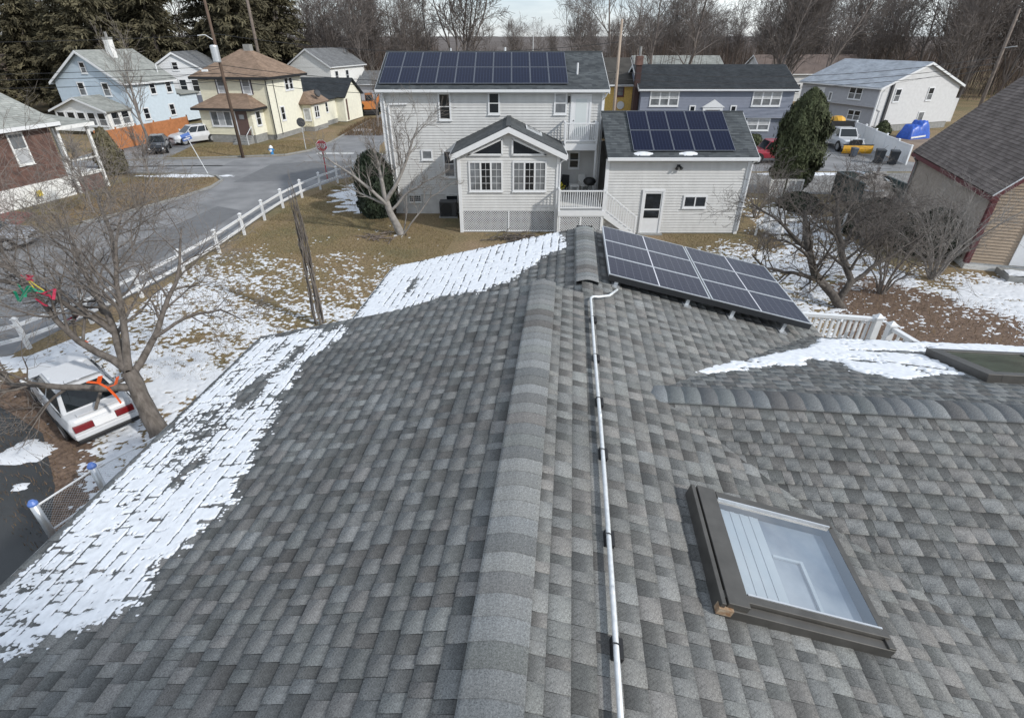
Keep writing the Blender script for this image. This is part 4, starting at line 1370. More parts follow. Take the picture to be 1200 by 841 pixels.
for y in (-1.0, .65):
    MB().box(-1.3, 1.3, y, y + .4, 0, .7).build('track', M['black'], ex, bevel=.15)

# grey and white house, right
gx, gy, grz = 39.5, 64.0, R(20.5)
gh = thing('house', 'grey fronted house with white gable side and light blue grey roof', 'house', (gx, gy, 0), grz)
W_, D_ = 12.3, 10.6       # gable along local x, length along local y; gable faces -y, long side faces -x
siding(gh, T0, 0, W_, .7, 4.55, M['whitesid'], .13, gable=(W_ / 2, 6.7))
TL = wallT(0, D_, R(-90))
siding(gh, TL, 0, D_, 2.55, 4.55, M['greysid'], .13)
siding(gh, wallT(.5, D_, R(-90)), 0, D_, .5, 2.52, M['greysid'], .13)
MB().box(.02, .52, .03, D_, 2.51, 2.55).build('overhang', M['white'], gh)
MB().box(.05, W_ - .05, .03, .2, -.1, .7).build('foundation', M['conc'], gh)
MB().box(W_ - .2, W_, .1, D_, 0, 4.5).build('wall', M['whitesid'], gh)
MB().box(.1, W_, D_ - .2, D_, 0, 4.5).build('wall', M['whitesid'], gh)
xm = W_ / 2
for s in (-1, 1):
    xe = -.35 if s < 0 else W_ + .35
    a = ((xe, D_ + .3, 4.5), (xe, -.3, 4.5), (xm, -.3, 6.85), (xm, D_ + .3, 6.85)) if s < 0 else ((xe, -.3, 4.5), (xe, D_ + .3, 4.5), (xm, D_ + .3, 6.85), (xm, -.3, 6.85))
    course_roof(gh, 'roof', M['rooflight'], *a)
    MB().prism([(xe, -.3, 4.26), (xm, -.3, 6.61), (xm, -.3, 6.82), (xe, -.3, 4.47)], (0, -.04, 0)).build('fascia', M['white'], gh)
    MB().box(xe - .08, xe + .04, -.3, D_ + .3, 4.32, 4.45).build('gutter', M['white'], gh)
for (T, u, z, ww, hh, k) in ((TL, 6.8, 3.1, 1.75, 1.25, 'twin'), (wallT(.5, D_, R(-90)), 7.0, .95, 1.7, 1.1, 'twin'), (T0, 2.2, 3.0, .95, 1.35, 'double'), (T0, 7.3, 3.0, .95, 1.35, 'double'), (T0, 7.0, .8, 1.0, 1.1, 'one'), (TL, 4.2, 2.7, .5, .95, 'one')):
    window(gh, T, u, z, ww, hh, k, t=.1, gm=[M['glassc'], M['glass']])
d = MB(); d.box(2.3, 3.5, -.02, .05, 1.9, 4.05)
do = d.build('door', M['white'], gh, T=TL)
MB().box(2.75, 3.1, -.02, .06, 3.45, 3.75).build('pane', M['glass'], do, T=TL)
MB().box(-.06, .1, -.06, .1, .5, 4.4).build('corner_board', M['white'], gh)
MB().box(1.35, 1.62, -.22, -.02, .3, 4.9).build('meter_pipe', M['signback'], gh)
MB().tube([(.3, -.25, 4.3), (.2, -.12, 4.0), (.2, -.1, 2.4), (.7, -.1, 2.2), (.7, -.1, .2)], .05, 6).build('downpipe', M['white'], gh)
MB().box(W_ - .02, W_ + 1.6, .6, 4, .5, 3.0).build('side_porch', M['whitesid'], gh)

# tan and burgundy house, far right
bx_, by_ = 20.85, 23.4
bh = thing('house', 'tan clapboard house with burgundy trim, white door and steep brown roof', 'house', (bx_, by_, 0), R(-17))
Lb, Hw = 10.0, 4.6
siding(bh, T0, 0, 2 * Hw, .35, 3.65, M['tansid'], .14, lip=.04, gable=(Hw, 3.65 + Hw * 1.05))
siding(bh, wallT(0, Lb, R(-90)), 0, Lb, .35, 3.65, M['tanside'], .14, lip=.04)
MB().box(-.02, 2 * Hw, .0, .2, -.2, .348).build('foundation', M['white2'], bh)
MB().box(-.02, .2, .2, Lb, -.2, .348).build('foundation', M['white2'], bh)
MB().box(.1, 2 * Hw, Lb - .2, Lb, 0, 3.6).build('wall', M['tanside'], bh)
MB().box(2 * Hw - .2, 2 * Hw, .2, Lb - .2, 0, 3.6).build('wall', M['tanside'], bh)
for s in (-1, 1):
    xe = Hw + s * (Hw + .3)
    zr_ = 3.40 + (Hw + .3) * 1.05
    a = ((xe, Lb + .3, 3.40), (xe, -.35, 3.40), (Hw, -.35, zr_), (Hw, Lb + .3, zr_)) if s < 0 else ((xe, -.35, 3.40), (xe, Lb + .3, 3.40), (Hw, Lb + .3, zr_), (Hw, -.35, zr_))
    course_roof(bh, 'roof', M['roofbrown'], *a, e=.17, lip=.02)
    MB().prism([(xe, -.35, 3.12), (Hw, -.35, zr_ - .28), (Hw, -.35, zr_ - .02), (xe, -.35, 3.38)], (0, -.05, 0)).build('rake_board', M['burg'], bh)
    MB().prism([(xe, -.42, 3.36), (Hw, -.42, zr_ - .05), (Hw, -.42, zr_ + .0), (xe, -.42, 3.41)], (0, .05, 0)).build('drip_edge', M['white'], bh)
    MB().box(xe - .02, xe + .02, -.34, Lb + .28, 3.16, 3.36).build('fascia', M['burg'], bh)
MB().box(-.3, .05, -.3, Lb + .2, 3.18, 3.24).build('soffit', M['burg'], bh)
MB().box(-.08, .12, -.065, .02, .3, 3.6).build('corner_board', M['burg'], bh)
MB().box(-.075, -.0, .022, .16, .3, 3.6).build('corner_board', M['burg'], bh)
MB().box(-.06, .0, Lb - .2, Lb + .02, .3, 3.4).build('corner_board', M['burg'], bh)
MB().tube([(-.36, Lb - .5, 3.2), (-.1, Lb - .4, 2.9), (-.1, Lb - .35, .2)], .05, 6).build('downpipe', M['conc'], bh)
d = MB(); d.box(1.6, 1.72, -.02, .05, .37, 2.5); d.box(2.62, 2.74, -.02, .05, .37, 2.5); d.box(1.6, 2.74, -.02, .05, 2.502, 2.62); d.box(1.72, 2.62, -.02, .03, .37, 2.5)
T4 = T0 @ Matrix.Translation((0, .03, 0))
do = d.build('door', M['white'], bh, T=T4)
MB().box(1.86, 2.48, .0, .036, 1.2, 2.36).build('pane', M['glassw'], do, T=T4)
MB().cyl((2.52, -.07, 1.35), .03, .04, 8).build('handle', M['darkmetal'], do)
MB().box(1.2, 3.2, -1.3, -.05, -.05, .26).build('door_step', M['conc'], bh)
BM = Matrix.Translation((bx_, by_, 0)) @ Matrix.Rotation(R(-17), 4, 'Z')
def bplace(gx, gy, h):
    m = np.array(BM.to_3x3()); return np.stack([gx, gy, .262 + h], -1) @ m.T + np.array(BM.translation)
o = sheet('step_snow', 1.25, 3.15, -1.25, -.5, .05, lambda x, y: np.minimum(np.minimum(np.abs(x - 1.25), 3.1 - x), .25) + (fbm(x * 4, y * 5, 81, 3) - .5) * .7, bplace, M['snow'], hmax=.06, kh=.2, sink=.01)
o['label'] = 'snow on the door step of the tan house'

# brick house on the left
kh = thing('house', 'red brick house with white porch and pale grey roof at the left edge', 'house', (-31.2, 31, 0), R(90 - 15.5))
TB = T0
bw = MB(); bw.box(-6, 6.2, .12, .3, 1.2, 4.6)
bwall = bw.build('wall', M['mortar'], kh)
bv, bfc = [], []
z = 1.22; row = 0
bm_ = MB()
while z < 4.55:
    x = -5.98 + (.12 if row % 2 else 0)
    while x < 6.1:
        bm_.box(x, min(x + .235, 6.19), .095 + random.uniform(-.006, .006), .119, z, z + .066)
        x += .25
    z += .078; row += 1
bm_.build('bricks', M['brick'], bwall, kind='stuff')
MB().box(-6, 6.25, .05, .3, -.1, 1.2).build('foundation', M['white2'], kh)
MB().box(6.0, 6.2, .3, 9, 0, 4.6).build('wall', M['brick'], kh)
hipr = [(-6.4, -.45, 4.55), (6.6, -.45, 4.55), (6.6, 9.4, 4.55), (-6.4, 9.4, 4.55)]
course_roof(kh, 'roof', M['roofpale'], hipr[0], hipr[1], (2.6, 4.5, 9.2), (-2.2, 4.5, 9.2))
course_roof(kh, 'roof', M['roofpale'], hipr[1], hipr[2], (2.6, 4.52, 9.2), (2.6, 4.5, 9.2))
MB().box(-6.4, 6.6, -.5, -.44, 4.32, 4.54).build('fascia', M['white'], kh)
MB().box(6.6, 6.65, -.44, 9.4, 4.32, 4.54).build('fascia', M['white'], kh)
for u in (3.5, -1.2):
    window(kh, wallT(0, .09, 0), u, 2.35, .95, 1.85, 'double', fm=M['white2'], gm=[M['glassw'], M['glassc']])
window(kh, wallT(0, .05, 0), .6, .35, .8, .6, 'twin', fm=M['white2'])
for (x, y) in ((6.5, 0), (8.6, 0), (8.6, 3.2)):
    MB().box(x, x + .16, y, y + .16, 0, 4.2).build('porch_post', M['white2'], kh)
course_roof(kh, 'porch_roof', M['roofpale'], (6.3, -.3, 4.25), (9.0, -.3, 4.25), (9.0, 4, 4.6), (6.3, 4, 4.6))
MB().box(6.3, 9.0, -.34, -.3, 4.02, 4.24).build('fascia', M['white2'], kh)
MB().box(6.4, 8.8, .1, 4, 1.0, 1.12).build('porch_floor', M['white2'], kh)
MB().box(6.66, 8.6, .06, .12, 2.0, 2.1).build('porch_rail', M['white2'], kh)
MB().box(6.66, 8.6, .06, .12, 1.12, 1.2).build('porch_rail', M['white2'], kh)
MB().box(6.7, 8.5, .14, .2, 0, .95).build('porch_skirt', M['brick'], kh)
yt = tag(MB().box(-.05, .05, 0, .3, 0, .34).build('caution_sign', M['yelltape']), 'small yellow notice on the foundation of the brick house', 'sign')
yt.location = (-30.0, 34.4, .5); yt.rotation_euler = (0, 0, R(-15))

# light blue house
BL = thing('house', 'light blue gabled house with white windows, front sunporch and tall white chimney', 'house', (-41.7, 64.5, 0), R(167.3 + 180))
# local: x towards the right side of the gable (the near corner is the origin), gable faces -y, long side faces +x
GW, GL = 9.0, 7.0
siding(BL, T0, -GW, 0, .3, 5.0, M['blue'], .13, gable=(-GW / 2, 7.75))
siding(BL, wallT(0, 0, R(90)), 0, GL, .3, 5.0, M['bluelow'], .13)
MB().box(-GW, -.0, GL - .2, GL, 0, 5).build('wall', M['blue'], BL)
MB().box(-GW, -GW + .2, .02, GL - .2, 0, 5).build('wall', M['blue'], BL)
for s in (-1, 1):
    xe = -GW / 2 + s * (GW / 2 + .35)
    a = ((xe, -.4, 4.9), (xe, GL + .3, 4.9), (-GW / 2, GL + .3, 7.95), (-GW / 2, -.4, 7.95)) if s > 0 else ((xe, GL + .3, 4.9), (xe, -.4, 4.9), (-GW / 2, -.4, 7.95), (-GW / 2, GL + .3, 7.95))
    course_roof(BL, 'roof', M['roofpale'], *a)
    MB().prism([(xe, -.4, 4.62), (-GW / 2, -.4, 7.67), (-GW / 2, -.4, 7.92), (xe, -.4, 4.87)], (0, -.05, 0)).build('rake_board', M['white'], BL)
    MB().box(xe - .06, xe + .06, -.38, GL + .3, 4.66, 4.84).build('gutter', M['white'], BL)
for (u, z, w2, h2) in ((-4.9, 5.75, .8, 1.15), (-6.1, 3.55, .95, 1.4), (-2.9, 3.55, .95, 1.4)):
    window(BL, T0, u, z, w2, h2, 'double', t=.12, gm=[M['glassc'], M['glass']])
for (u, z, w2, h2) in ((3.2, 3.5, .9, 1.35), (5.6, 3.5, .9, 1.35), (1.3, 1.1, .9, 1.25), (5.2, 1.1, .9, 1.3)):
    window(BL, wallT(0, 0, R(90)), u, z, w2, h2, 'double', t=.12)
c = MB(); c.box(-3.9, -3.2, 3.0, 3.6, 6.0, 9.0)
c_ = c.build('chimney', M['white2'], BL)
MB().box(-3.95, -3.15, 2.95, 3.65, 9.0, 9.12).build('chimney_cap', M['conc'], c_)
MB().cyl((-3.55, 3.3, 9.12), .14, .5, 8).build('flue', M['conc'], c_)
PY = -3.0
siding(BL, wallT(0, PY, 0), -7.0, -.3, .4, 2.5, M['white2'], .13, gable=(-3.65, 3.6), name='porch_wall')
siding(BL, wallT(-.3, PY, R(90)), 0, 3, .4, 2.5, M['white2'], .13, name='porch_wall')
for s in (-1, 1):
    xe = -3.65 + s * 3.7
    a = ((xe, PY - .35, 2.45), (xe, -.02, 2.45), (-3.65, -.02, 3.75), (-3.65, PY - .35, 3.75)) if s > 0 else ((xe, -.02, 2.45), (xe, PY - .35, 2.45), (-3.65, PY - .35, 3.75), (-3.65, -.02, 3.75))
    course_roof(BL, 'porch_roof', M['roofpale'], *a)
    MB().prism([(xe, PY - .35, 2.25), (-3.65, PY - .35, 3.55), (-3.65, PY - .35, 3.73), (xe, PY - .35, 2.43)], (0, -.05, 0)).build('rake_board', M['white'], BL)
for i in range(5):
    window(BL, wallT(0, PY, 0), -6.8 + i * 1.3, .95, 1.1, 1.4, 'double', t=.12, gm=[M['glassc'], M['glass']])
for i in range(2):
    window(BL, wallT(-.3, PY, R(90)), .3 + i * 1.3, .95, 1.1, 1.4, 'double', t=.12, gm=[M['glassc'], M['glass']])
vp = MB(); vp.cyl((-.8, 6.0, 5.0), .06, 1.4, 8); vp.build('vent_pipe', M['white'], BL)
siding(BL, wallT(-.02, GL, R(90)), 0, 3.2, .3, 3.2, M['bluelow'], .13, name='rear_wing_wall')
MB().prism([(.3, GL + .31, 3.2), (.3, GL + 3.5, 3.2), (-5, GL + 3.5, 3.9), (-5, GL + .31, 3.9)], (0, 0, .12)).build('rear_wing_roof', M['roofpale'], BL)

# cream yellow house
YL = thing('house', 'cream yellow house with tan hip roof, hipped front porch and brown door', 'house', (-24.3, 59.3, 0), R(-9))
YW, YD = 7.3, 7.0
siding(YL, T0, -YW, 0, .5, 5.65, M['cream'], .13)
TR = wallT(0, 0, R(90))
siding(YL, TR, 0, YD, .5, 5.65, M['creamw'], .13)
MB().box(-YW, 0, YD - .2, YD, 0, 5.6).build('wall', M['cream'], YL)
MB().box(-YW, -YW + .2, .02, YD - .2, 0, 5.6).build('wall', M['cream'], YL)
MB().box(-YW + .03, -.03, .03, .2, -.1, .5).build('foundation', M['conc'], YL)
MB().box(-.2, -.03, .2, YD, -.1, .5).build('foundation', M['conc'], YL)
e0, e1, f0, f1, ze = -YW - .55, .55, -.55, YD + .55, 5.78
rx0, rx1, ry, rz_ = -4.1, -3.2, YD / 2, 8.1
course_roof(YL, 'roof', M['rooftan'], (e0, f0, ze), (e1, f0, ze), (rx1, ry, rz_), (rx0, ry, rz_))
course_roof(YL, 'roof', M['rooftan'], (e1, f0, ze), (e1, f1, ze), (rx1, ry + .01, rz_), (rx1, ry, rz_))
course_roof(YL, 'roof', M['rooftan'], (e1, f1, ze), (e0, f1, ze), (rx0, ry, rz_), (rx1, ry, rz_))
course_roof(YL, 'roof', M['rooftan'], (e0, f1, ze), (e0, f0, ze), (rx0, ry, rz_), (rx0, ry + .01, rz_))
f = MB()
f.box(e0, e1, f0 - .06, f0, ze - .22, ze - .02); f.box(e1, e1 + .06, f0, f1, ze - .22, ze - .02)
f.box(e0, e1, f0, .0, ze - .24, ze - .2); f.box(0, e1, .0, f1, ze - .24, ze - .2)
f.build('gutter', M['darkmetal'], YL)
c = MB(); c.box(-3.6, -2.9, 3.2, 3.8, 7.7, 8.5); c.build('chimney', M['conc'], YL)
DKW = mat('dark plum window trim', (.05, .035, .05), .5)
for u in (-5.3, -2.6):
    fo = window(YL, T0, u, 4.2, .95, 1.45, 'double', t=.12, gm=[M['glassw'], M['glassc']])
    MB().box(u - .14, u, -.03, .04, 4.2, 5.65).build('shutter', DKW, YL, T=T0)
    MB().box(u + .95, u + 1.09, -.03, .04, 4.2, 5.65).build('shutter', DKW, YL, T=T0)
for (u, z, w2, h2) in ((3.4, 4.3, .8, 1.25), (4.3, 4.3, .8, 1.25), (1.6, 1.6, .85, 1.4)):
    window(YL, TR, u, z, w2, h2, 'double', t=.12)
# front porch room
PX0, PX1, PYY = -6.4, -.9, -2.2
Tp = wallT(0, PYY, 0)
siding(YL, Tp, PX0, PX1, .75, 3.1, M['cream'], .13, name='porch_wall')
siding(YL, wallT(PX1, PYY, R(90)), 0, 2.2, .75, 3.1, M['creamw'], .13, name='porch_wall')
MB().box(PX0 + .03, PX1 - .03, PYY + .03, -.1, -.1, .75).build('porch_base', M['conc'], YL)
course_roof(YL, 'porch_roof', M['rooftan'], (PX0 - .5, PYY - .5, 3.2), (PX1 + .5, PYY - .5, 3.2), (PX1 - 1.4, -.03, 4.3), (PX0 + 1.3, -.03, 4.3))
course_roof(YL, 'porch_roof', M['rooftan'], (PX1 + .5, PYY - .5, 3.2), (PX1 + .5, -.03, 3.2), (PX1 - 1.39, -.03, 4.3), (PX1 - 1.4, -.03, 4.3))
course_roof(YL, 'porch_roof', M['rooftan'], (PX0 - .5, -.03, 3.2), (PX0 - .5, PYY - .5, 3.2), (PX0 + 1.3, -.03, 4.3), (PX0 + 1.29, -.03, 4.3))
f = MB(); f.box(PX0 - .5, PX1 + .5, PYY - .56, PYY - .5, 2.98, 3.18); f.box(PX1 + .5, PX1 + .56, PYY - .5, 0, 2.98, 3.18)
f.build('gutter', M['darkmetal'], YL)
window(YL, Tp, -5.3, 1.5, 2.3, 1.45, 'triple', t=.12, gm=[M['glassc'], M['glassw'], M['glassc']])
d = MB(); d.box(-2.55, -1.35, -.02, .05, .75, 2.95)
do = d.build('door', M['doorbrown'], YL, T=Tp)
MB().box(-2.2, -1.7, -.02, .06, 2.2, 2.6).build('pane', M['glassw'], do, T=Tp)
MB().box(-2.75, -2.56, -.02, .045, .75, 3.0).build('door_trim', M['white'], YL, T=Tp)
window(YL, wallT(PX1, PYY, R(90)), .6, 1.5, .9, 1.4, 'double', t=.12)
for i in range(4):
    MB().box(-2.75, -1.15, PYY - .35 - .3 * i, PYY - .05 - .3 * i, 0, .72 - .18 * i).build('step', M['conc'], YL)
h = MB(); h.tube([(-1.1, PYY - .1, 1.6), (-1.1, PYY - 1.2, .9), (-1.1, PYY - 1.2, 0)], .03, 6); h.tube([(-1.1, PYY - .1, 1.6), (-1.1, PYY - .1, .7)], .03, 6)
h.build('handrail', M['white'], YL)
# side bay with tan roof, low wing and gabled garage end
siding(YL, wallT(1.2, 6.0, R(90)), 0, 3.4, .5, 2.8, M['creamw'], .13, name='bay_wall')
siding(YL, wallT(.0, 6.0, 0), .0, 1.2, .5, 2.8, M['cream'], .13, name='bay_wall')
MB().box(.03, 1.17, 6.03, 9.4, -.1, .5).build('foundation', M['conc'], YL)
course_roof(YL, 'bay_roof', M['rooftan'], (1.6, 5.5, 2.85), (1.6, 9.8, 2.85), (-.1, 9.8, 3.9), (-.1, 7.02, 3.9))
course_roof(YL, 'bay_roof', M['rooftan'], (.03, 5.5, 2.85), (1.6, 5.5, 2.85), (-.05, 7.0, 3.85), (.03, 7.0, 3.85))
window(YL, wallT(0, 6.0, 0), .2, 1.1, .85, 1.3, 'one', t=.12, gm=[M['glassw']])
window(YL, wallT(1.2, 6.0, R(90)), .5, 1.3, 1.1, 1.3, 'twin', t=.1)
siding(YL, wallT(.5, 9.4, R(90)), 0, 4.2, .5, 2.8, M['creamw'], .13, name='wing_wall')
MB().box(-4, .47, 9.45, 13.6, -.1, .5).build('foundation', M['conc'], YL)
window(YL, wallT(.5, 9.4, R(90)), 1.2, 1.4, .7, 1.2, 'double', t=.1)
MB().prism([(.9, 9.85, 2.75), (.9, 13.58, 2.75), (-4, 13.58, 3.6), (-4, 9.85, 3.6)], (0, 0, .12)).build('wing_roof', M['roofdark'], YL)
gw = siding(YL, wallT(1.6, 13.6, R(90)), 0, 5.2, .1, 2.9, M['creamw'], .13, gable=(2.6, 4.6), name='garage_wall')
siding(YL, wallT(-4, 13.6, 0), 0, 5.6, .1, 2.9, M['creamw'], .13, name='garage_wall')
course_roof(YL, 'garage_roof', M['roofdark'], (-5, 13.25, 2.85), (1.95, 13.25, 2.85), (1.95, 16.2, 4.8), (-5, 16.2, 4.8))
course_roof(YL, 'garage_roof', M['roofdark'], (1.95, 19.15, 2.85), (-5, 19.15, 2.85), (-5, 16.2, 4.8), (1.95, 16.2, 4.8))
MB().box(.5, .9, -.02, .05, .2, 2.6).build('garage_post', M['doorbrown'], YL, T=wallT(1.6, 13.6, R(90)))
MB().box(1.3, 3.9, -.02, .03, .1, 2.4).build('garage_door', M['creamw'], YL, T=wallT(1.6, 13.6, R(90)))
dsh = MB(); dsh.tube([(1.35, 7.6, 3.75), (1.5, 7.55, 3.8)], [.42, .36], 14); dsh.tube([(1.1, 7.6, 3.3), (1.4, 7.6, 3.75)], .03, 5)
dsh.build('satellite_dish', M['signback'], YL)
MB().tube([(.06, -.1, 5.6), (.06, -.1, .2)], .05, 6).build('downpipe', M['darkmetal'], YL)
MB().tube([(.08, 1.2, 5.4), (.08, 1.2, .4)], .03, 5).build('service_cable', M['darkmetal'], YL)

# ------------------------------------------------------------ ground, roads, snow
def struct(o):
    o['kind'] = 'structure'
    return o
gm_ = bpy.data.materials.new('winter lawn')
gm_.use_nodes = True
t = gm_.node_tree
b_ = t.nodes['Principled BSDF']; b_.inputs['Roughness'].default_value = .95; b_.inputs['Specular IOR Level'].default_value = .1
L = t.links.new
tc = N(t, 'ShaderNodeTexCoord')
n1 = N(t, 'ShaderNodeTexNoise'); n1.inputs['Scale'].default_value = .22; n1.inputs['Detail'].default_value = 9; n1.inputs['Roughness'].default_value = .62
n2 = N(t, 'ShaderNodeTexNoise'); n2.inputs['Scale'].default_value = 9; n2.inputs['Detail'].default_value = 6; n2.inputs['Roughness'].default_value = .75
L(tc.outputs['Object'], n1.inputs['Vector']); L(tc.outputs['Object'], n2.inputs['Vector'])
r1 = N(t, 'ShaderNodeValToRGB')
e = r1.color_ramp.elements
e[0].position = .36; e[0].color = (.27, .20, .13, 1)
e[1].position = .62; e[1].color = (.175, .152, .088, 1)
q = e.new(.46); q.color = (.24, .183, .11, 1)
q = e.new(.53); q.color = (.215, .17, .10, 1)
L(n1.outputs['Fac'], r1.inputs['Fac'])
mr = N(t, 'ShaderNodeMapRange'); mr.inputs[1].default_value = .3; mr.inputs[2].default_value = .7; mr.inputs[3].default_value = .45; mr.inputs[4].default_value = 1.5
L(n2.outputs['Fac'], mr.inputs[0])
k = N(t, 'ShaderNodeMix', data_type='RGBA', blend_type='MULTIPLY'); k.inputs[0].default_value = 1
L(r1.outputs['Color'], k.inputs[6]); L(mr.outputs[0], k.inputs[7]); L(k.outputs[2], b_.inputs['Base Color'])
bm = N(t, 'ShaderNodeBump'); bm.inputs['Strength'].default_value = .9; bm.inputs['Distance'].default_value = .06
L(n2.outputs['Fac'], bm.inputs['Height']); L(bm.outputs['Normal'], b_.inputs['Normal'])
M['lawn'] = gm_
struct(MB().poly([(-2500, -600, 0), (2500, -600, 0), (2500, 3000, 0), (-2500, 3000, 0)]).build('ground', M['lawn']))
def flat(name, pts, z, m):
    return struct(MB().poly([(x, y, z) for x, y in pts]).build(name, m))
# cross street and the street beside the fence
flat('street', [(-260, 43.4), (-30, 43.6), (-24.6, 43.4), (-22.6, 42.5), (-21.5, 41.0), (-21.3, 39), (-21.8, 36.5), (-23.2, 33), (-24.6, 30.4), (-26.5, 26), (-28, 20), (-29, 8), (-29, -40), (-17.6, -40), (-17.6, 12), (-16.4, 18), (-15.4, 22), (-15.0, 28), (-14.9, 34), (-14.3, 38), (-13.2, 41), (-11.6, 43.4), (-8, 44.2), (260, 43.8), (260, 50.2), (-10, 50.4), (-12.2, 52), (-13, 56), (-13.5, 75), (-14.5, 92), (-18.5, 92), (-18, 75), (-18.2, 58), (-18.8, 53), (-20.4, 50.6), (-26, 49.4), (-33, 48.6), (-260, 50)], .004, M['asphalt'])
flat('road_patch', [(-20.5, 40.5), (-13.6, 41.5), (-12.2, 43.8), (-8, 45), (-8, 48), (-17, 48.4), (-20.2, 46.8)], .008, M['patch'])
flat('road_patch', [(-34, 44.6), (-27, 45), (-24, 46.0), (-24, 48.6), (-34, 47.8)], .008, M['asphaltl'])
flat('road_seam', [(-36, 45.6), (-21, 46.4), (-21, 46.7), (-36, 46.0)], .008, M['patch'])
flat('road_patch', [(-20.0, 24), (-17, 24.4), (-16.6, 33), (-18.6, 34)], .008, M['patch'])
flat('stop_line', [(-17.9, 51.6), (-14.5, 51.6), (-14.5, 52.1), (-17.9, 52.1)], .012, M['paint'])
flat('driveway', [(-8.4, -6), (-8.9, 5), (-9.5, 7.2), (-10.9, 9.4), (-12.7, 11.4), (-15.0, 12.7), (-17.7, 13.4), (-26, 8), (-26, -6)], .008, M['asphaltd'])
flat('driveway', [(-38.5, 48.9), (-30.2, 48.8), (-31.6, 57), (-33, 68), (-40, 68)], .008, M['asphalt'])
flat('driveway', [(15.5, 50.1), (27.4, 50.1), (27.6, 55.6), (16, 55.6)], .008, M['asphalt'])
flat('driveway', [(27.6, 49.9), (34.2, 49.9), (38, 63.5), (32, 68), (28, 62)], .008, M['asphalt'])
flat('yard_gravel', [(15, 37.5), (34, 36), (34, 43.7), (15, 43.7)], .004, mat('grey yard gravel', (.15, .145, .14), .95, col2=(.24, .235, .225), scale=1.2, detail=9, bump=.5, bscale=30))
flat('yard_dirt', [(34.3, 47.8), (37.5, 50.2), (44.5, 60.5), (40, 63), (36, 58), (33, 49)], .012, mat('brown yard dirt', (.17, .12, .085), .95, col2=(.26, .20, .15), scale=1.1, detail=8))
flat('mulch_bed', [(11.5, 16.2), (22, 12.5), (24, 14), (19, 19.2), (16, 22.5), (13.6, 21.5)], .006, M['mulch'])
flat('planting_bed', [(-17.2, 12.2), (-9.3, 7.0), (-8.6, 7.6), (-12.0, 12.4), (-15.2, 14.6)], .006, M['mulch'])
flat('brick_path', [(-31, 28.5), (-27.4, 28.5), (-29.0, 32.5), (-31, 33)], .008, M['brickred'])
kb = MB()
pts = [(-30, 43.5), (-24.6, 43.3), (-22.6, 42.4), (-21.55, 41.0), (-21.35, 39), (-21.85, 36.5), (-23.25, 33), (-24.65, 30.4)]
for a, c in zip(pts, pts[1:]):
    kb.bar((a[0], a[1], .05), (c[0], c[1], .05), .16, .12)
struct(kb.build('kerb', M['conc']))
kb = MB()
pts = [(-33, 48.9), (-26, 49.7), (-20.5, 50.9), (-18.9, 53.2), (-18.3, 58), (-18.1, 75)]
for a, c in zip(pts, pts[1:]):
    kb.bar((a[0], a[1], .05), (c[0], c[1], .05), .16, .12)
struct(kb.build('kerb', M['conc']))
# low wooded rise that closes the horizon
hv, hf = [], []
nx_ = 90
for j, (y, k) in enumerate(((205, 0), (330, .6), (480, 1), (2950, 1.02))):
    for i in range(nx_):
        x = -900 + 1800 * i / (nx_ - 1)
        hv.append((x, y + 12 * math.sin(i * .7), (-1 if k == 0 else k * (8.0 + .5 * math.sin(i * .23) + -.3 * math.sin(i * .61 + 1)))))
for j in range(3):
    for i in range(nx_ - 1):
        a = j * nx_ + i
        hf.append((a, a + 1, a + nx_ + 1, a + nx_))
struct(pydata('hills', hv, hf, mat('bare wooded hillside', (.075, .058, .048), .95, col2=(.12, .10, .09), scale=.05, detail=9), smooth=True))

# snow on the ground: thin patches, thicker near the house
def gplace(gx, gy, h): return np.stack([gx, gy, h + .010], -1)
DRV = [(-8.4, -6), (-8.9, 5), (-9.5, 7.2), (-10.9, 9.4), (-12.7, 11.4), (-15.0, 12.7), (-17.7, 13.4), (-26, 8), (-26, -6)]
BED = [(-17.2, 12.2), (-9.3, 7.0), (-8.9, 7.9), (-10.4, 9.7), (-12.4, 12.6), (-15.2, 14.8)]
def ms1(x, y):
    # dense by the house, thinning out towards the far lawn
    t_ = np.clip((19.6 + (-x - 8) * .35 - y) / 5.0, -1.6, 1)
    a = R(28)
    u, v = x * math.cos(a) - y * math.sin(a), x * math.sin(a) + y * math.cos(a)
    n = fbm(u * .5, v * 1.0, 31, 4) * .55 + fbm(u * 2.4, v * 6.0, 33, 3) * .5 + fbm(u * 9, v * 13, 35, 2) * .85
    m = n - 1.04 + t_ * .22
    m = np.where(polydist(x, y, DRV) > -.25, -1, m)
    bd = polydist(x, y, BED)
    m = m - np.clip(bd + .5, 0, .8) * .55
    return np.minimum(m, (x + 14.7 + np.clip(18 - y, 0, 4) * .55) * .6 + .1)
o = sheet('snow', -17.0, -2.7, 8.6, 30, .05, ms1, gplace, M['snow'], hmax=.025, kh=.07, sink=.015)
o['label'] = 'patchy thin snow over the lawn between the fence and the near roof'
def ms2(x, y):
    d = 1 - np.hypot((x + 9.9) / 2.4, (y - 37.5) / 5.2)
    return np.minimum(d, .45) * .9 + fbm(x * 1.3, y * 2.6, 41, 5) * 1.1 - .72
o = sheet('snow', -13.2, -7.2, 31, 43, .09, ms2, gplace, M['snow'], hmax=.03, kh=.1, sink=.02)
o['label'] = 'thin snow beside the white fence near the dark evergreen shrub'
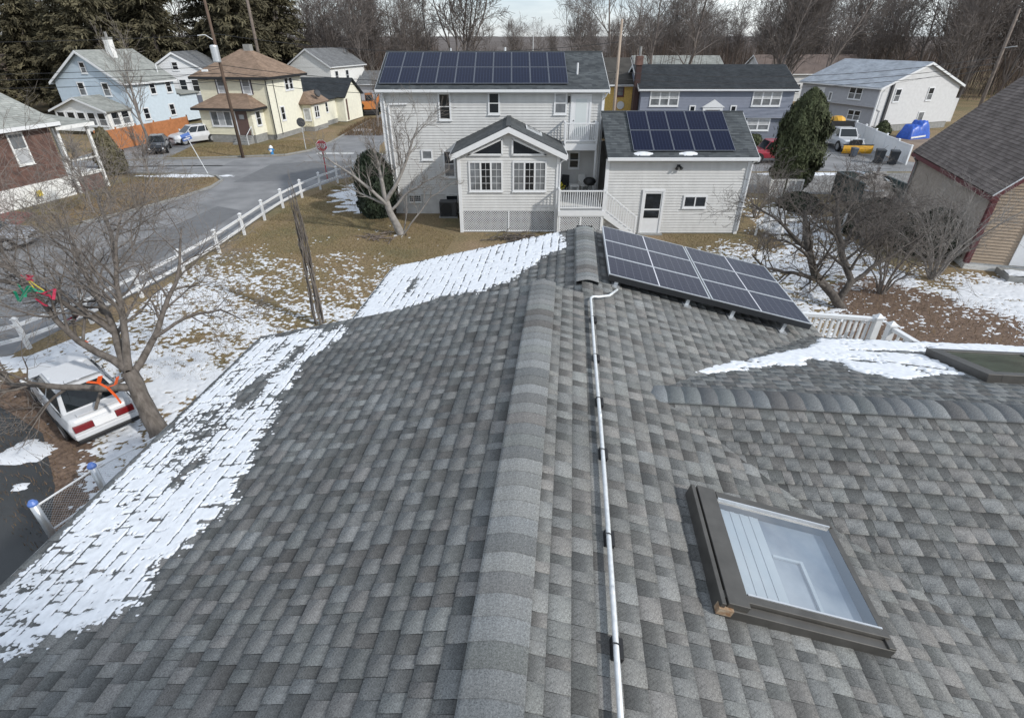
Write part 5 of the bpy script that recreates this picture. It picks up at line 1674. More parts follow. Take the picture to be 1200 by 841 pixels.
def ms3(x, y):
    d1 = 1 - np.hypot((x - 21) / 4.6, (y - 19.2) / 3.6)
    d2 = .55 - np.abs(y - 25) / 14
    n = fbm(x * .7, y * .9, 51, 4) * .5 + fbm(x * 3.0, y * 4.2, 53, 3) * .5 + fbm(x * 9, y * 13, 55, 2) * .85
    m = n - 1.04 + np.maximum(np.clip(d1, -1, .5) * .55, np.where((x < 17.8), np.clip(d2, -1, .45) * .42, -.2)) 
    bed = polydist(x, y, [(11.5, 16.2), (22, 12.5), (24, 14), (19, 19.2), (16, 22.5), (13.6, 21.5)])
    m = m - np.clip(bed + .3, 0, 1) * .15
    m = m - np.clip((11.0 - x) / 3.2, 0, 1) * .35 - np.where(x < 14, np.clip((y - 25.2) / 1.8, 0, 1) * .35, 0) - np.clip((14.6 - y) / 1.6, 0, 1) * .4 - np.clip((x - 27) / 3, 0, 1) * .4
    m = np.where((x < 12.8) & (y > 27.8), -1, m)
    m = np.where(polydist(x, y, [(20.6, 23.2), (30.2, 20.4), (34, 30), (23.8, 33)]) > -.1, -1, m)
    return m
o = sheet('snow', 7.5, 30, 13, 36.5, .06, ms3, gplace, M['snow'], hmax=.03, kh=.08, sink=.02)
o['label'] = 'patchy snow under the bare trees between the garage and the tan house'
def ms4(x, y):
    d = np.maximum(1 - np.hypot((x + 25.0) / 4.0, (y - 42.6) / .55), 1 - np.hypot((x + 29) / 2.0, (y - 26.3) / .4))
    return np.clip(d, -1, .5) + fbm(x * 1.5, y * 3, 61, 4) * .9 - .55
o = sheet('snow', -34, -20, 24, 44, .12, ms4, gplace, M['snow'], hmax=.06, kh=.12, sink=.02)
o['label'] = 'strip of old snow along the verge opposite the white fence'
def ms5(x, y):
    d = np.maximum(np.maximum(1 - np.hypot((x + 19.2) / 4.0, (y - 15.2) / .35), 1 - np.hypot((x + 12.6) / .75, (y - 10.6) / .45)), 1 - np.hypot((x - 24) / 5, (y - 43.2) / .5))
    d = np.maximum(d, 1 - np.hypot((x + 17.2) / 1.4, (y - 66) / 1.2))
    for (a, c, r) in ((-11.7, 9.4, .16), (-12.6, 8.5, .2), (-13.0, 9.0, .22), (-12.9, 8.2, .18)):
        d = np.maximum(d, 1 - np.hypot((x - a) / r, (y - c) / r))
    return np.clip(d, -1, .5) + fbm(x * 2.5, y * 3, 71, 3) * .8 - .45
o = sheet('snow', -24, 30, 8, 68, .11, ms5, gplace, M['snow'], hmax=.05, kh=.14, sink=.02)
o['label'] = 'small scraps of snow on the tarmac and at the road edge'

# short dry grass standing out of the lawn
def tufts(name, region, n, hgt, m, seed, label, wd=.012, tone=((.6, 1.5))):
    rg = np.random.default_rng(seed)
    x0, x1, y0, y1 = region[:4]
    x, y = rg.uniform(x0, x1, n), rg.uniform(y0, y1, n)
    if len(region) > 4:
        k = inpoly(x, y, region[4]); x, y = x[k], y[k]; n = len(x)
    a = rg.uniform(0, 6.283, n); h = hgt * rg.uniform(.4, 1.2, n); ln = rg.normal(0, .6, n) * h
    w2 = wd * rg.uniform(.6, 1.4, n)
    b0 = np.stack([x - np.cos(a) * w2, y - np.sin(a) * w2, np.full(n, -.005)], 1)
    b1 = np.stack([x + np.cos(a) * w2, y + np.sin(a) * w2, np.full(n, -.005)], 1)
    tp = np.stack([x + ln * np.sin(a), y - ln * np.cos(a), h], 1)
    V = np.stack([b0, b1, tp], 1).reshape(-1, 3)
    F = np.arange(3 * n).reshape(n, 3)
    tn = np.repeat(rg.uniform(tone[0], tone[1], n), 3)
    tint = np.repeat(rg.uniform(0, 1, n), 3)[:, None]
    c = tn[:, None] * (np.array([[1, 1, 1]]) * (1 - tint) + np.array([[.8, .85, .62]]) * tint)
    o = pydata(name, V, F, m, None, tone=c, kind='stuff')
    o['label'] = label
    return o
M['straw'] = mat('straw coloured grass', (.235, .18, .108), .95, attr=1, spec=.1)
tufts('grass', (-14.4, -3, 14, 42, [(-14.2, 14), (-5, 14), (-3, 28), (-6.5, 31.5), (-7.4, 42), (-12, 42), (-14.2, 34)]), 120000, .055, M['straw'], 3, 'short straw coloured winter grass on the neighbour lawn')
tufts('grass', (-31, -19.5, 49, 60, [(-31, 49.5), (-26, 50), (-20.5, 51.3), (-19, 54), (-18.6, 60), (-24, 58.6), (-24.8, 56.6), (-30.4, 56.4)]), 30000, .09, M['straw'], 4, 'short dull grass in front of the cream yellow house')
tufts('grass', (8, 17, 24, 28.3), 9000, .06, M['straw'], 5, 'short grass along the garage wall')
tufts('brush', (12, 23, 13, 22, [(11.5, 16.2), (22, 12.5), (24, 14), (19, 19.2), (16, 22.5), (13.6, 21.5)]), 5000, .24, M['drybrush'], 6, 'dry brown brush and leaves beside the white railing', wd=.008)
tufts('brush', (-29, -22, 28, 43, [(-29, 31), (-24.8, 30.6), (-22, 36.6), (-21.6, 40), (-23, 42.6), (-28.6, 42.8)]), 14000, .10, M['drybrush'], 7, 'brown dead grass on the verge by the brick house', tone=(.5, 1.2))
tufts('brush', (-17.5, -9, 6.8, 15, BED), 7000, .12, M['drybrush'], 8, 'brown dead stems in the bed beside the dark driveway', wd=.008, tone=(.4, 1.1))
tufts('brush', (-19, -6, 62, 76), 12000, .45, M['drybrush'], 9, 'brown scrub beyond the street corner', wd=.02, tone=(.4, 1.1))

# ------------------------------------------------------------ white fence along the street
fn_ = thing('rail_fence', 'long white two rail fence along the street corner', 'fence', (-14, 30, 0))
fp_ = [(-8.2, 44.0), (-10.6, 43.5), (-12.0, 42.2), (-12.75, 40.3), (-13.4, 38.3), (-13.95, 36.1), (-14.3, 33.6), (-14.42, 31.0), (-14.45, 28.3), (-14.5, 25.5), (-14.75, 22.7), (-15.2, 20.2), (-15.7, 17.9), (-16.6, 16.0), (-18.2, 14.6)]
O = Vector((-14, 30, 0))
for i, q in enumerate(fp_):
    b = MB(); b.box(-.06, .06, -.06, .06, 0, 1.12)
    b.box(-.085, .085, -.085, .085, 1.12, 1.15)
    b.hexa([(-.075, -.075, 1.15), (.075, -.075, 1.15), (.075, .075, 1.15), (-.075, .075, 1.15), (-.01, -.01, 1.21), (.01, -.01, 1.21), (.01, .01, 1.21), (-.01, .01, 1.21)])
    o = b.build('post', M['white'], fn_); o.location = Vector((*q, 0)) - O
    if i:
        p = fp_[i - 1]
        for z in (.42, .90):
            MB().bar(Vector((*p, z)) - O, Vector((*q, z)) - O, .05, .12).build('rail', M['white'], fn_)
fn2 = thing('rail_fence', 'short white two rail fence behind the bare apple tree', 'fence', (14, 28, 0), R(6))
for i in range(3):
    capost(fn2, (-.4 + 2.2 * i, .1 * i, 0), 1.0)
    if i:
        for z in (.4, .85):
            MB().bar((-.4 + 2.2 * (i - 1), .1 * (i - 1), z), (-.4 + 2.2 * i, .1 * i, z), .05, .14).build('rail', M['white'], fn2)
ch2 = thing('garden_chair', 'white wooden garden chair with snow on it beside the garage corner', 'chair', (13.9, 28.3, 0), R(-35))
ch2.scale = (1.5, 1.5, 1.25)
for i in range(5):
    MB().box(-.34 + .14 * i, -.22 + .14 * i, .18, .22, .3, 1.05 + .05 * (2 - abs(i - 2))).build('back_slat', M['white'], ch2)
MB().box(-.38, .38, -.4, .24, .34, .39).build('seat', M['white'], ch2)
for x in (-.42, .36):
    MB().box(x, x + .07, -.42, -.35, 0, .58).build('leg', M['white'], ch2)
    MB().bar((x + .03, .4, .05), (x + .03, -.36, .4), .06, .12).build('leg', M['white'], ch2)
    MB().box(x - .04, x + .1, -.46, .3, .58, .62).build('armrest', M['white'], ch2)
for i, x in enumerate((17.2, 18.35)):
    b = thing('window_sash', 'old white window frame standing %s below the columnar evergreen' % ('left', 'right')[i], 'window frame', (x, 35.6, 0), R(8 - 16 * i))
    f = MB(); f.box(-.5, .5, -.04, .04, .15, .25); f.box(-.5, .5, -.04, .04, 1.2, 1.3); f.box(-.5, -.4, -.04, .04, .25, 1.2); f.box(.4, .5, -.04, .04, .25, 1.2); f.box(-.04, .04, -.035, .035, .25, 1.2)
    f.build('frame', M['white2'], b)
    MB().box(-.4, .4, -.01, .01, .25, 1.2).build('pane', M['glassw'], b)
    MB().box(-.45, -.35, -.2, .2, 0, .15).build('foot', M['white2'], b)
    MB().box(.35, .45, -.2, .2, 0, .15).build('foot', M['white2'], b)

# chain link fence by the driveway
cf = thing('chain_link_fence', 'low chain link fence with two capped metal posts by the dark driveway', 'fence', (-9.3, 8.3, 0))
cpts = [Vector((-.35, -.55, 0)), Vector((.1, .55, 0)), Vector((1.2, 2.2, 0))]
for i, p in enumerate(cpts[:2]):
    b = MB(); b.cyl(p, .075, 1.12, 12); b.build('post', M['alu'], cf, smooth=True)
    c = MB(); c.tube([p + Z * 1.12, p + Z * 1.16, p + Z * 1.22], [.09, .09, .05], 12); c.build('post_cap', M['signblue'], cf)
for a, c in zip(cpts, cpts[1:]):
    MB().tube([a + Z * 1.05, c + Z * 1.05], .022, 6).build('top_rail', M['white'], cf)
    MB().tube([a + Z * .35, c + Z * .35], .022, 6).build('bottom_rail', M['white'], cf)
    w_ = MB(); ln = (c - a).length; d = (c - a).normalized()
    k = -1.0
    while k < ln:
        for s in (1, -1):
            t0, t1 = max(0, k), min(ln, k + 1.0)
            if t1 - t0 > .03:
                h0, h1 = ((t0 - k), (t1 - k)) if s > 0 else (1 - (t0 - k), 1 - (t1 - k))
                w_.tube([a + d * t0 + Z * (.05 + h0), a + d * t1 + Z * (.05 + h1)], .0022, 3, cap=False)
        k += .07
    w_.build('mesh', M['galv'], cf, kind='stuff')

# ------------------------------------------------------------ vehicles
def wheel(parent, x, y, r, w_=.2):
    s = 1 if y > 0 else -1
    ty = MB()
    y0 = y - w_ * .5 * s; y1 = y + w_ * .5 * s
    ty.tube([(x, y0, r), (x, y0 + .02 * s, r), (x, y1 - .02 * s, r), (x, y1, r)], [r * .9, r, r, r * .9], 18)
    wh = ty.build('wheel', M['black'], parent)
    rm = MB()
    rm.tube([(x, y1 - .03 * s, r), (x, y1 + .006 * s, r), (x, y1 + .012 * s, r)], [r * .62, r * .62, r * .5], 14)
    rm.build('rim', M['rim'], wh)
    return wh
def sections(parent, name, m, st, bevel=.05):
    """body loft: stations (x, z0, z1, half width, top half width)"""
    b = MB()
    rings = []
    for (x, z0, z1, hw, tw) in st:
        zm = z0 + (z1 - z0) * .55
        rings.append([(x, -hw * .92, z0), (x, hw * .92, z0), (x, hw, zm), (x, tw, z1), (x, -tw, z1), (x, -hw, zm)])
    for a, c in zip(rings, rings[1:]):
        for i in range(6):
            j = (i + 1) % 6
            b.poly([a[i], a[j], c[j], c[i]])
    b.poly(rings[0]); b.poly(list(reversed(rings[-1])))
    bo = b.build(name, m, parent, bevel=bevel)
    bo.modifiers['bevel'].angle_limit = R(22)
    me = bo.data
    bm = bmesh.new(); bm.from_mesh(me); bmesh.ops.remove_doubles(bm, verts=bm.verts, dist=.0005); bmesh.ops.recalc_face_normals(bm, faces=bm.faces); bm.to_mesh(me); bm.free()
    return bo
def cabin(parent, m, xb0, xt0, xt1, xb1, zb, zt, hb, ht, split=(.5,), name='cabin'):
    """greenhouse: xb0 rear base .. xb1 front base, glass panes set proud"""
    p = [(xb0, -hb, zb), (xb1, -hb, zb), (xb1, hb, zb), (xb0, hb, zb), (xt0, -ht, zt), (xt1, -ht, zt), (xt1, ht, zt), (xt0, ht, zt)]
    c = MB().hexa(p).build(name, m, parent, bevel=.05)
    p = [Vector(q) for q in p]
    def pane(a, b_, c_, d, i0=.06, i1=.12, i2=.16, nm='window'):
        n = (b_ - a).cross(d - a).normalized()
        ctr = (p[0] + p[6]) / 2
        if n.dot((a + c_) / 2 - ctr) < 0:
            n = -n
        def at(u, v): return (a.lerp(b_, u)).lerp(d.lerp(c_, u), v)
        q = [at(i0, i1), at(1 - i0, i1), at(1 - i0, 1 - i2), at(i0, 1 - i2)]
        g = MB(); g.hexa([x - n * .01 for x in q] + [x + n * .008 for x in q])
        g.build(nm, M['carglass'], parent)
    pane(p[1], p[2], p[6], p[5], .07, .08, .10, 'windscreen')
    pane(p[0], p[3], p[7], p[4], .08, .10, .12, 'rear_window')
    us = [0] + list(split) + [1]
    for s in (0, 1):
        A, B_, C_, D_ = (p[0], p[1], p[5], p[4]) if s == 0 else (p[3], p[2], p[6], p[7])
        for u0, u1 in zip(us, us[1:]):
            pane(A.lerp(B_, u0), A.lerp(B_, u1), D_.lerp(C_, u1), D_.lerp(C_, u0), .05 if len(us) > 2 else .1, .10, .14)
    return c
def car(label, loc, rz, m, kind='sedan', group=None, cat='car', s=1.0):
    o = thing('parked_car' if cat == 'car' else 'pickup_truck', label, cat, loc, rz, group)
    if kind == 'sedan':
        st = [(-2.15, .38, .78, .70, .62), (-2.08, .28, .92, .80, .70), (-1.3, .20, .98, .85, .76), (0, .18, .97, .86, .78), (1.0, .20, .93, .85, .75), (1.9, .24, .80, .80, .66), (2.15, .36, .66, .68, .58)]
        sections(o, 'body', m, st)
        cabin(o, m, -1.75, -1.05, .25, 1.05, .93, 1.38, .74, .56, split=(.50,))
        r, wx = .30, (-1.3, 1.35)
    elif kind == 'suv':
        st = [(-2.2, .42, .95, .78, .70), (-2.12, .30, 1.05, .88, .78), (-1.2, .24, 1.08, .92, .82), (0.8, .24, 1.06, .92, .82), (1.85, .28, .95, .88, .74), (2.2, .40, .80, .76, .64)]
        sections(o, 'body', m, st)
        cabin(o, m, -2.1, -1.75, .25, 1.1, 1.02, 1.66, .80, .64, split=(.36, .66))
        r, wx = .36, (-1.35, 1.35)
    elif kind == 'pickup':
        st = [(-.35, .45, 1.10, .90, .84), (.6, .45, 1.12, .94, .86), (1.3, .45, 1.12, .94, .84), (2.4, .48, 1.05, .92, .78), (2.75, .55, .95, .84, .72)]
        sections(o, 'body', m, st)
        cabin(o, m, -.45, -.25, .85, 1.35, 1.10, 1.80, .84, .70, split=(.5,))
        b = MB()
        b.box(-2.75, -.42, -.92, -.84, .55, 1.15); b.box(-2.75, -.42, .84, .92, .55, 1.15); b.box(-2.75, -2.68, -.84, .84, .55, 1.15); b.box(-2.68, -.42, -.84, .84, .55, .66)
        b.build('bed', m, o, bevel=.03)
        r, wx = .42, (-1.75, 1.75)
    hw = .86 if kind == 'sedan' else .94
    for x in wx:
        for y in (-hw + .10, hw - .10):
            wheel(o, x, y, r)
            a = MB(); sgn = 1 if y > 0 else -1
            pts = [(x + (r + .06) * math.cos(k * math.pi / 10), sgn * (hw + .004), r + (r + .06) * math.sin(k * math.pi / 10)) for k in range(11)]
            a.prism(pts, (0, -sgn * .05, 0)); a.build('wheel_arch', M['black'], o)
    fx = st[-1][0]; rx = -2.75 if kind == 'pickup' else st[0][0]
    for y in (-.58, .48):
        if label.startswith('white compact'):
            break
        zf = st[-1][2] - .20
        MB().box(fx - .16, fx + .012, y, y + .14, zf, zf + .13).build('headlight', M['lamp'], o, bevel=.02)
        zr = (.85 if kind == 'pickup' else st[0][2] - .22)
        MB().box(rx - .012, rx + .1, y, y + .14, zr, zr + .17).build('tail_light', M['tail'], o)
    MB().box(fx - .04, fx + .02, -.40, .40, st[-1][2] - .22, st[-1][2] - .08).build('grille', M['black'], o)
    MB().box(fx - .1, fx + .05, -.74, .74, .30, .46).build('bumper', m if kind != 'pickup' else M['alu'], o, bevel=.04)
    MB().box(rx - .06, rx + .08, -.74, .74, .34, .52).build('bumper', m if kind != 'pickup' else M['alu'], o, bevel=.04)
    for y in (-1, 1):
        MB().box(.72, .88, y * (hw - .06), y * (hw + .12), (1.0 if kind == 'sedan' else 1.12), (1.13 if kind == 'sedan' else 1.30)).build('mirror', m, o, bevel=.03)
    for y in (-1, 1):
        for x in (-.55, .45) if kind != 'pickup' else (.2,):
            MB().box(x, x + .16, y * (hw - .002), y * (hw + .018), .80, .83).build('door_handle', m, o)
    return o
wc = car('white compact saloon with snow on its bonnet and roof under the big bare tree', (-12.3, 12.55, .0), R(141), M['carwhite'])
wc.scale = (.98, .98, .98)
for (y0, y1) in ((-.70, -.26), (.26, .70)):
    MB().box(-2.215, -2.0, y0, y1, .58, .76).build('tail_lamp', M['tail'], wc, bevel=.02)
MB().box(-2.205, -2.0, -.255, .255, .56, .76).build('number_plate', M['signwhite'], wc)
MB().box(-2.23, -2.0, -.72, .72, .24, .36).build('rear_valance', M['black'], wc, bevel=.03)
for y in (-1, 1):
    MB().box(-1.95, 1.95, y * .855, y * .875, .50, .56).build('side_moulding', M['black'], wc)
    MB().box(-1.72, 1.0, y * .752, y * .772, .925, .95).build('window_trim', M['black'], wc)
    for x in (-.62, .42):
        MB().box(x, x + .012, y * .85, y * .866, .30, .94).build('door_gap', M['black'], wc)
MB().tube([(-1.2, .35, 1.37), (-1.5, .35, 1.75)], .006, 4).build('aerial', M['black'], wc)
MB().bar((-2.0, -.5, .96), (-2.0, .5, .96), .16, .03).build('boot_spoiler', M['carwhite'], wc)
CM = Matrix.Translation((-12.3, 12.55, 0)) @ Matrix.Rotation(R(141), 4, 'Z')
def cplace(zf):
    def f(gx, gy, h):
        z = zf(gx, gy) + h
        P = np.stack([gx, gy, z], -1)
        m = np.array(CM.to_3x3()); return P @ m.T + np.array(CM.translation)
    return f
o = sheet('car_snow', .95, 2.15, -.74, .74, .03, lambda x, y: np.minimum(np.minimum(.70 - np.abs(y), 2.05 - x), .2) * 1.2 + fbm(x * 4, y * 4, 5, 4) * .6 - .18, cplace(lambda x, y: .955 - np.clip(x - 1.0, 0, 2) * .145 + .0 * y), M['snow'], hmax=.045, kh=.25)
o['label'] = 'snow on the bonnet of the white saloon'
o = sheet('car_snow', -1.0, .22, -.52, .52, .03, lambda x, y: np.minimum(.5 - np.abs(y), .2) + fbm(x * 3.5, y * 4, 15, 4) * .9 - .38, cplace(lambda x, y: 1.372 + 0 * x), M['snow'], hmax=.04, kh=.25)
o['label'] = 'snow on the roof of the white saloon'
car('silver grey car parked by the brick house at the left edge', (-26.6, 26.3, 0), R(12), M['cargrey'])
car('black car parked by the orange fence', (-32.9, 53.0, 0), R(-66), M['carblack'])
car('white sport utility car parked beside the cream yellow house', (-31.9, 57.6, 0), R(-128), M['carwhite'], 'suv')
car('red pickup truck parked beside the columnar evergreen', (22.3, 47.9, 0), R(180), M['carred'], 'pickup', cat='pickup truck')
wt = car('white work truck with a yellow snow plough on its front', (31.35, 54.6, 0), R(-95), M['carwhite'], 'pickup', cat='pickup truck')
wt.scale = (1.06, 1.06, 1.06)
b = MB(); b.box(-3.1, -.5, -1.05, 1.05, .9, 1.0); b.box(-3.1, -.5, -1.05, -1.0, 1.0, 1.95); b.box(-3.1, -.5, 1.0, 1.05, 1.0, 1.95); b.box(-.55, -.5, -1.0, 1.0, 1.0, 2.2)
b.build('dump_body', M['black'], wt)
b = MB(); b.tube([(-2.6, 0, 1.6), (-2.1, 0, 1.85), (-1.4, 0, 1.9), (-.8, 0, 1.6)], [.25, .62, .66, .3], 10)
b.build('salt_spreader', M['plow'], wt)
b = MB(); b.poly([(0, 0, 0)] * 0) if 0 else None
pts = [(3.35, .12), (3.46, .30), (3.50, .50), (3.46, .72), (3.40, .80)]
for (a, c) in zip(pts, pts[1:]):
    b.hexa([(a[0], -1.2, a[1]), (a[0] + .03, -1.2, a[1]), (a[0] + .03, 1.2, a[1]), (a[0], 1.2, a[1]), (c[0], -1.2, c[1]), (c[0] + .03, -1.2, c[1]), (c[0] + .03, 1.2, c[1]), (c[0], 1.2, c[1])])
b.build('plough_blade', M['plow'], wt)
b = MB(); b.box(2.8, 3.4, -.35, .35, .35, .5); b.box(2.82, 2.95, -.5, .5, .5, 1.15); b.box(3.38, 3.48, -1.22, 1.22, .80, .86)
b.build('plough_mount', M['black'], wt)
for y in (-.55, .4):
    MB().box(2.86, 3.0, y, y + .15, 1.1, 1.22).build('plough_lamp', M['lamp'], wt)

# ------------------------------------------------------------ dumpster, bins, tarpaulin, vinyl fence, orange fence
dm = thing('dumpster', 'open dark green dumpster heaped with broken timber and snow', 'dumpster', (22.5, 34.6, 0), R(-3))
DX, DY, DH = 1.25, 1.7, 1.55
MB().box(-DX, -DX + .07, -DY, DY, .25, DH).build('side_panel', M['dump'], dm)
MB().box(DX - .07, DX, -DY, DY, .25, DH).build('side_panel', M['dump'], dm)
MB().box(-DX + .07, DX - .07, DY - .07, DY, .25, DH).build('side_panel', M['dump'], dm)
MB().box(-DX + .07, DX - .07, -DY, -DY + .07, .25, .75).build('end_gate', M['dump'], dm)
MB().box(-DX, DX, -DY, DY, .15, .249).build('floor', M['dump'], dm)
for i in range(6):
    y = -DY + .1 + i * .64
    for x in (-DX - .08, DX):
        MB().box(x, x + .08, y, y + .12, .2, DH - .02).build('rib', M['dump'], dm)
for (x0, x1, y0, y1) in ((-DX - .08, -DX + .08, -DY, DY), (DX - .08, DX + .08, -DY, DY), (-DX + .08, DX - .08, DY - .09, DY + .07)):
    MB().box(x0, x1, y0, y1, DH, DH + .09).build('rim', M['dump'], dm)
rg = random.Random(4)
def heapz(x, y): return .35 + 1.45 * max(0, 1 - ((y - .1) / 2.0) ** 2) * max(.2, 1 - ((x - .1) / 1.6) ** 2)
hp = MB()
gxs = [-1.17 + .18 * i for i in range(14)]; gys = [-1.6 + .2 * j for j in range(17)]
hz = {(i, j): (x, y, heapz(x, y) + rg.uniform(-.10, .10)) for i, x in enumerate(gxs) for j, y in enumerate(gys)}
for i in range(13):
    for j in range(16):
        hp.poly([hz[i, j], hz[i + 1, j], hz[i + 1, j + 1], hz[i, j + 1]])
DMt = Matrix.Translation(dm.location) @ Matrix.Rotation(R(-3), 4, 'Z')
tag(hp.build('rubble', M['debris'], None, T=DMt), 'heap of pale rubble inside the dark green dumpster', 'rubble')
for i in range(26):
    x, y = rg.uniform(-.85, .85), rg.uniform(-1.5, 1.1)
    a, L_ = rg.uniform(0, 3.14), rg.uniform(.5, 1.5)
    p = Vector((x, y, heapz(x, y) + .08 + rg.uniform(0, .12))); d = Vector((math.cos(a), math.sin(a), rg.uniform(-.35, .35))) * L_ / 2
    if abs(p.x) + abs(d.x) > 1.1 or p.y + abs(d.y) > 1.55:
        d *= .45
    q = MB().bar(-d, d, rg.uniform(.10, .26), .04).build('plank', (M['debris'], M['white2'], M['wood'], M['snow'], M['debris'])[i % 5])
    q.location = DMt @ p; q.rotation_euler = (0, 0, R(-3))
    tag(q, 'broken plank lying in the open dark green dumpster', 'plank', 'planks in the dumpster')
def bin_(label, loc, rz, m, s=1):
    o = thing('wheelie_bin', label, 'bin', loc, rz)
    MB().hexa([(-.25 * s, -.28 * s, .06), (.25 * s, -.28 * s, .06), (.25 * s, .28 * s, .06), (-.25 * s, .28 * s, .06), (-.32 * s, -.36 * s, 1.0 * s), (.32 * s, -.36 * s, 1.0 * s), (.32 * s, .36 * s, 1.0 * s), (-.32 * s, .36 * s, 1.0 * s)]).build('body', m, o, bevel=.02)
    MB().hexa([(-.35 * s, -.40 * s, 1.0 * s), (.35 * s, -.40 * s, 1.0 * s), (.35 * s, .40 * s, 1.0 * s), (-.35 * s, .40 * s, 1.0 * s), (-.28 * s, -.3 * s, 1.09 * s), (.28 * s, -.3 * s, 1.09 * s), (.28 * s, .36 * s, 1.09 * s), (-.28 * s, .36 * s, 1.09 * s)]).build('lid', m, o, bevel=.02)
    for x in (-.3 * s, .26 * s):
        MB().tube([(x, .3 * s, .1), (x + .05, .3 * s, .1)], .1, 10).build('wheel', M['black'], o)
    return o
bin_('left one of the two tall charcoal bins by the vinyl fence', (30.9, 47.4, 0), R(-20), M['bin'], 1.05)
bin_('right one of the two tall charcoal bins by the vinyl fence', (31.8, 46.9, 0), R(-25), M['bin'], 1.05)
bin_('small grey blue bin beside the yellow snow plough', (30.35, 50.2, 0), R(0), M['binblue'], .72)
vf = thing('vinyl_fence', 'stepped white vinyl privacy fence beside the work truck', 'fence', (34, 50, 0))
vp_ = [(34.9, 58.8), (34.5, 56.4), (34.1, 54.0), (33.7, 51.6), (33.3, 49.2), (32.9, 46.8)]
vh = [1.75, 1.72, 1.65, 1.58, 1.5]
for i, (p, q) in enumerate(zip(vp_, vp_[1:])):
    a, c = Vector((p[0] - 34, p[1] - 50, 0)), Vector((q[0] - 34, q[1] - 50, 0))
    h = vh[i]
    capost(vf, a, h + .12, M['vinylf'], .13)
    d = (c - a)
    for z in (.12, h - .05):
        MB().bar(a + Z * z, c + Z * z, .06, .14).build('rail', M['vinylf'], vf)
    nb = 10
    for k in range(nb):
        s0, s1 = a.lerp(c, (k + .03) / nb), a.lerp(c, (k + .97) / nb)
        MB().bar(s0 + Z * (h / 2), s1 + Z * (h / 2), .03, h - .2).build('board', M['vinylf'], vf)
capost(vf, (-1.1, -3.2, 0), 1.5, M['vinylf'], .13)
tp = thing('tarp_pile', 'heap covered with a blue tarpaulin against the white gable wall', 'tarpaulin', (42.3, 60.6, 0), R(20))
tv, tf = [], []
n1_, n2_ = 26, 16
for i in range(n1_):
    for j in range(n2_):
        u, v = i / (n1_ - 1), j / (n2_ - 1)
        x, y = -1.5 + 3.0 * u, -.85 + 1.7 * v
        e_ = min(u, 1 - u) * 6; f_ = min(v, 1 - v) * 5
        z = min(1, e_) ** .5 * min(1, f_) ** .5 * (1.25 + .35 * (u > .5) + .12 * math.sin(u * 19 + v * 5))
        tv.append((x, y, max(0, z + .06 * math.sin(u * 40) * math.sin(v * 23)) if 0 < u < 1 and 0 < v < 1 else 0))
for i in range(n1_ - 1):
    for j in range(n2_ - 1):
        a = i * n2_ + j
        tf.append((a, a + n2_, a + n2_ + 1, a + 1))
pydata('tarpaulin', tv, tf, M['tarp'], tp)
MB().bar((-1.45, -.9, .2), (.6, -.9, .3), .03, .16).build('folded_edge', M['white2'], tp)
of = thing('board_fence', 'orange stained board fence beside the light blue house', 'fence', (-36, 55, 0))
a, c = Vector((-1.2, -3.6, 0)), Vector((1.2, 7.6, 0))
nb = 62
for k in range(nb):
    s0, s1 = a.lerp(c, (k + .04) / nb), a.lerp(c, (k + .96) / nb)
    MB().bar(s0 + Z * .98, s1 + Z * .98, .025, 1.75 + random.uniform(-.02, .02)).build('board', M['orangef'], of)
for k in range(6):
    p = a.lerp(c, k / 5) + Vector((-.08, .02, 0))
    MB().box(p.x - .05, p.x + .05, p.y - .05, p.y + .05, 0, 2.0).build('post', M['orangef'], of)
for z in (.4, 1.5):
    MB().bar(a + Vector((-.04, .01, z)), c + Vector((-.04, .01, z)), .03, .09).build('rail', M['orangef'], of)

# ------------------------------------------------------------ poles, wires, signs, hydrant
def upole(label, loc, h, r, m, arm=None):
    o = thing('utility_pole', label, 'utility pole', loc)
    MB().tube([(0, 0, 0), (0, 0, h)], [r, r * .68], 12).build('pole', m, o, smooth=True)
    if arm:
        MB().bar((-1.1, 0, arm), (1.1, 0, arm), .1, .12).build('crossarm', m, o)
        for x in (-1, -.4, .4, 1):
            MB().tube([(x, 0, arm + .06), (x, 0, arm + .22)], [.05, .03], 6).build('insulator', M['conc'], o)
    return o
PA, PB, PC = Vector((-23.76, 49.77, 0)), Vector((8.95, 51.6, 0)), Vector((44.6, 56.2, 0))
p1 = upole('brown utility pole with a grey transformer in front of the cream yellow house', PA, 13.5, .14, M['pole'], 12.6)
tr_ = MB(); tr_.tube([(.0, -.36, 7.4), (0, -.36, 7.46), (0, -.36, 8.5), (0, -.36, 8.58), (0, -.36, 8.62)], [.26, .30, .30, .27, .1], 14)
tr_.build('transformer', M['alu'], p1)
MB().tube([(0, 0, 8.9), (-.5, -.3, 9.3), (-1.0, -.5, 9.25)], .03, 6).build('lamp_arm', M['galv'], p1)
MB().box(-1.35, -.9, -.62, -.42, 6.75, 6.9).build('cable_box', M['signwhite'], p1)
p2 = upole('tall bleached utility pole between the pale grey and mustard houses', PB, 10.4, .15, M['polepale'])
MB().tube([(0.12, .1, 0), (.12, .1, 4.5)], .12, 8).build('cable_guard', M['pole'], p2)
p3 = upole('grey utility pole rising behind the tan house roof', PC, 11.3, .17, M['wood'])
MB().bar((0, 0, 8.3), (.0, -1.4, 8.45), .05, .05).build('lamp_arm', M['galv'], p3)
upole('tall grey pole rising behind the roof of the cream yellow house', (-29.6, 72, 0), 18, .2, M['wood'], 16.5)
